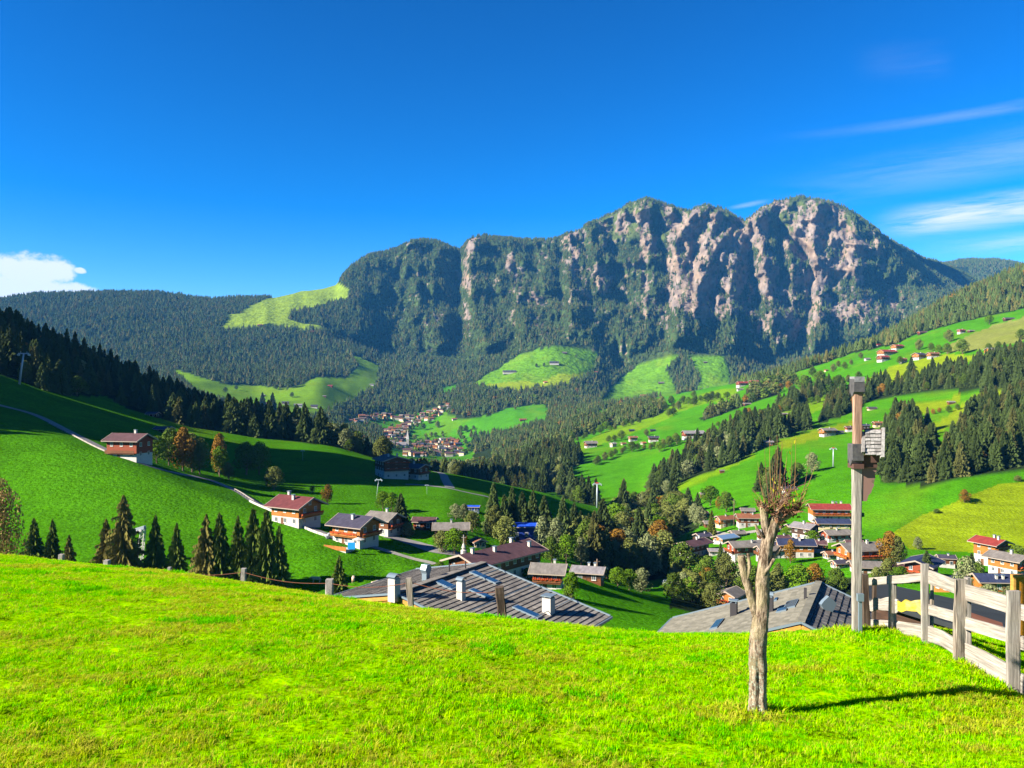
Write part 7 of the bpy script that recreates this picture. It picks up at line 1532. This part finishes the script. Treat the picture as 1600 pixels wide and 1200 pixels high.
def tangle():
    m = MB()
    for i in range(95):
        c = rt.choice([(1195, 792), (1205, 790), (1214, 795), (1224, 790), (1234, 792), (1243, 792), (1250, 788), (1186, 790), (1228, 775)]); u, v = c[0] + rt.uniform(-6, 6), c[1] + rt.uniform(-4, 8)
        p = Vector(PX(u, v, YT + rt.uniform(-.1, .1))) - Vector(pt_.location); d = Vector((rt.uniform(-1, 1), rt.uniform(-.6, .6), rt.uniform(-.1, 1.3))).normalized() * rt.uniform(.07, .24); k = Vector((rt.uniform(-.03, .03), rt.uniform(-.03, .03), rt.uniform(-.01, .04)))
        m.tube([p, p + d * .5 + k, p + d], [.0036, .0028, .001], 4, rt.randrange(2), False)
    o = m.build('twig_tangle', [m_twig, m_twigr], pt_); o['kind'] = 'stuff'
tangle()
def tuft():
    m = MB()
    for i in range(420):
        c = rt.choice([(1195, 797, 7), (1204, 800, 9), (1212, 806, 9), (1222, 800, 9), (1232, 802, 9), (1242, 800, 8), (1247, 794, 7), (1218, 816, 8), (1208, 790, 8), (1226, 788, 6), (1187, 790, 5)])
        u, v = rt.gauss(c[0], c[2] * .5), rt.gauss(c[1], c[2] * .5); p = Vector(PX(u, v, YT + rt.uniform(-.1, .08))) - Vector(pt_.location)
        d = Vector((rt.uniform(-1, 1), rt.uniform(-1, 1), rt.uniform(-.2, 1.3))).normalized() * rt.uniform(.02, .06); s = d.cross(Vector((rt.uniform(-1, 1), rt.uniform(-1, 1), .3))).normalized() * rt.uniform(.004, .011)
        m.poly([p - s, p + s, p + d + s * .4, p + d * 1.1 - s * .2]); m.poly([p - s, p + d * .8, p + d * .5 + s * 2])
    o = m.build('bud_tufts', m_tuft, pt_); o['kind'] = 'stuff'
    m = MB()
    for i in range(34):
        sh = rt.choice(shoots); t = rt.uniform(.02, .5) if rt.random() < .8 else rt.uniform(.5, 1); u = sh[0][0] * (1 - t) + sh[2][0] * t + rt.uniform(-4, 4); v = sh[0][1] * (1 - t) + sh[2][1] * t
        if rt.random() < .35: u, v = rt.uniform(1222, 1262), rt.uniform(762, 795)
        p = Vector(PX(u, v, YT + rt.uniform(-.1, .1))) - Vector(pt_.location); a = Vector((rt.uniform(-.4, .4), rt.uniform(-.3, .3), rt.uniform(.5, 1))).normalized() * rt.uniform(.014, .028); s = a.cross(Vector((rt.uniform(-1, 1), 1, 0))).normalized() * a.length * .34
        m.poly([p - a, p + s, p + a, p - s])
    o = m.build('young_leaves', m_tl, pt_); o['kind'] = 'stuff'
tuft()
# fruit tree cut by the left border
t_, c_ = broad(777, 5200, .40, .15, .0135, 16, 1.1); Y = 33; x = (-6 - 800) / F * Y; zz = ground(x, Y); hh = (600 - 748) / F * Y - zz
root = empty('fruit_tree', (x, Y, zz)); tag(root, 'pinkish yellow fruit tree half cut by the left border', 'tree'); root.scale = (hh * .62, hh * .62, hh)
m_fr = mat('pink_yellow_leaves', (.30, .22, .06), rough=.8, objrand=.1, noise=[(7, .8, (.30, .12, .09), None), (19, .5, (.10, .13, .02), None)], trans=.2); t_.build('trunk', m_bark, root); c_.build('crown', m_fr, root)

# ------------------------------------------------------------------ grass of the knoll
def grass():
    r = random.Random(4); protos = []
    cols = [(.20, .47, .0), (.28, .49, .0), (.10, .39, .0), (.31, .36, .004), (.32, .50, .0), (.38, .37, .03)]
    gm = [mat('grass_blades', c, rough=.9, spec=0.0, objrand=.22, trans=.45) for c in cols]
    for i in range(7):
        m = MB(); nb = 13 if i < 6 else 9
        for b in range(nb):
            a = r.random() * 6.28; q = r.random() ** .6 * .55; x, y = q * math.cos(a), q * math.sin(a); h = r.uniform(.55, 1.15); ln = r.uniform(.1, .6) if i != 5 else r.uniform(.5, 1.1); la = r.random() * 6.28
            w = r.uniform(.025, .05); dx, dy = math.cos(la) * ln * h, math.sin(la) * ln * h; px, py = -math.sin(la) * w, math.cos(la) * w
            m1 = (x + dx * .35, y + dy * .35, h * .6); m.poly([(x - px, y - py, -.15), (x + px, y + py, -.15), (m1[0] + px * .8, m1[1] + py * .8, m1[2]), (m1[0] - px * .8, m1[1] - py * .8, m1[2])], 0 if r.random() < .8 else 1); m.poly([(m1[0] - px * .8, m1[1] - py * .8, m1[2]), (m1[0] + px * .8, m1[1] + py * .8, m1[2]), (x + dx, y + dy, h * (1 - .25 * ln))], 0)
        mm_ = [(gm[0], gm[4]), (gm[1], gm[4]), (gm[2], gm[0]), (gm[3], gm[1]), (gm[4], gm[5]), (gm[5], gm[3]), (gm[2], gm[1])][i]
        protos.append(bpy.data.objects.new('grass_tuft', m.mesh('grass_tuft', list(mm_))))
    N = 270000; y = np.sqrt(rng.random(N) * (27.0 ** 2 - 4.3 ** 2) + 4.3 ** 2); u = rng.uniform(-90, 1690, N); x = (u - 800) / F * y
    keep = rng.random(N) < np.clip(1.25 - y / 34, .35, 1); lim = np.interp(u, US, NY[:, KCR]) + np.where(u > 1400, 7.0, 1.6); keep &= y < lim; x, y, u = x[keep], y[keep], u[keep]
    i0 = np.clip(np.searchsorted(US, u) - 1, 0, NC - 2); z = np.zeros(len(x)); nk = 80; 
    for i in range(len(x)): c = i0[i]; z[i] = np.interp(y[i], TY[c, :nk], TZ[c, :nk])
    clump = fbm(x / .9, y / .9, 201, 3); tall = fbm(x / .35, y / .35, 207, 2)
    h = .034 * (1 + 1.3 * np.clip(clump, -.4, .6) + 1.1 * np.clip(tall, -.3, .6)) * rng.uniform(.7, 1.35, len(x))
    # longer growth at the feet of trunk, posts and fence
    for (px_, py_, rad) in [(2.45, 8.0, .38), (PX(1339, 0, 11.8)[0], 11.8, .4)] + [(PX(f[0], 0, f[4])[0], f[4], .28) for f in FP]:
        d = np.hypot(x - px_, y - py_); h *= 1 + 1.1 * np.exp(-(d / rad) ** 2)
    tuft_d = (hash2(np.floor(x * 1.7), np.floor(y * 1.7), 9) > .93) & (fbm(x / .25, y / .25, 55, 2) > .02); h = np.where(tuft_d, h * 1.7, h)
    dry = fbm(x / 1.6, y / 1.1, 211, 4) + .25 * fbm(x / .3, y / .3, 213, 2); pk = np.zeros(len(x), int); rr_ = rng.random(len(x))
    pk = np.where(rr_ < .34, 0, np.where(rr_ < .66, 1, np.where(rr_ < .86, 4, 2))); pk = np.where((dry > .03) & (rng.random(len(x)) < np.clip((dry - .01) * 4.5, 0, .7)), np.where(rng.random(len(x)) < .6, 3, 5), pk); pk = np.where(rng.random(len(x)) < .05, 5, pk); pk = np.where((dry < -.14) & (rng.random(len(x)) < .5), 2, pk); pk = np.where(tuft_d, 6, pk)
    w = h * rng.uniform(.9, 1.5, len(x)) * (1 + y / 30)
    gn_scatter('grass', np.stack([x, y, z], -1), np.stack([w, w, h], -1), np.stack([rng.normal(0, .12, len(x)), rng.normal(0, .12, len(x)), rng.random(len(x)) * 6.28], -1), pk, protos, 'bright yellow green lawn grass with dry blades on the knoll')
KCR = [k for k, c in enumerate(CUR) if c[1][0][1] == 30][0]
grass()
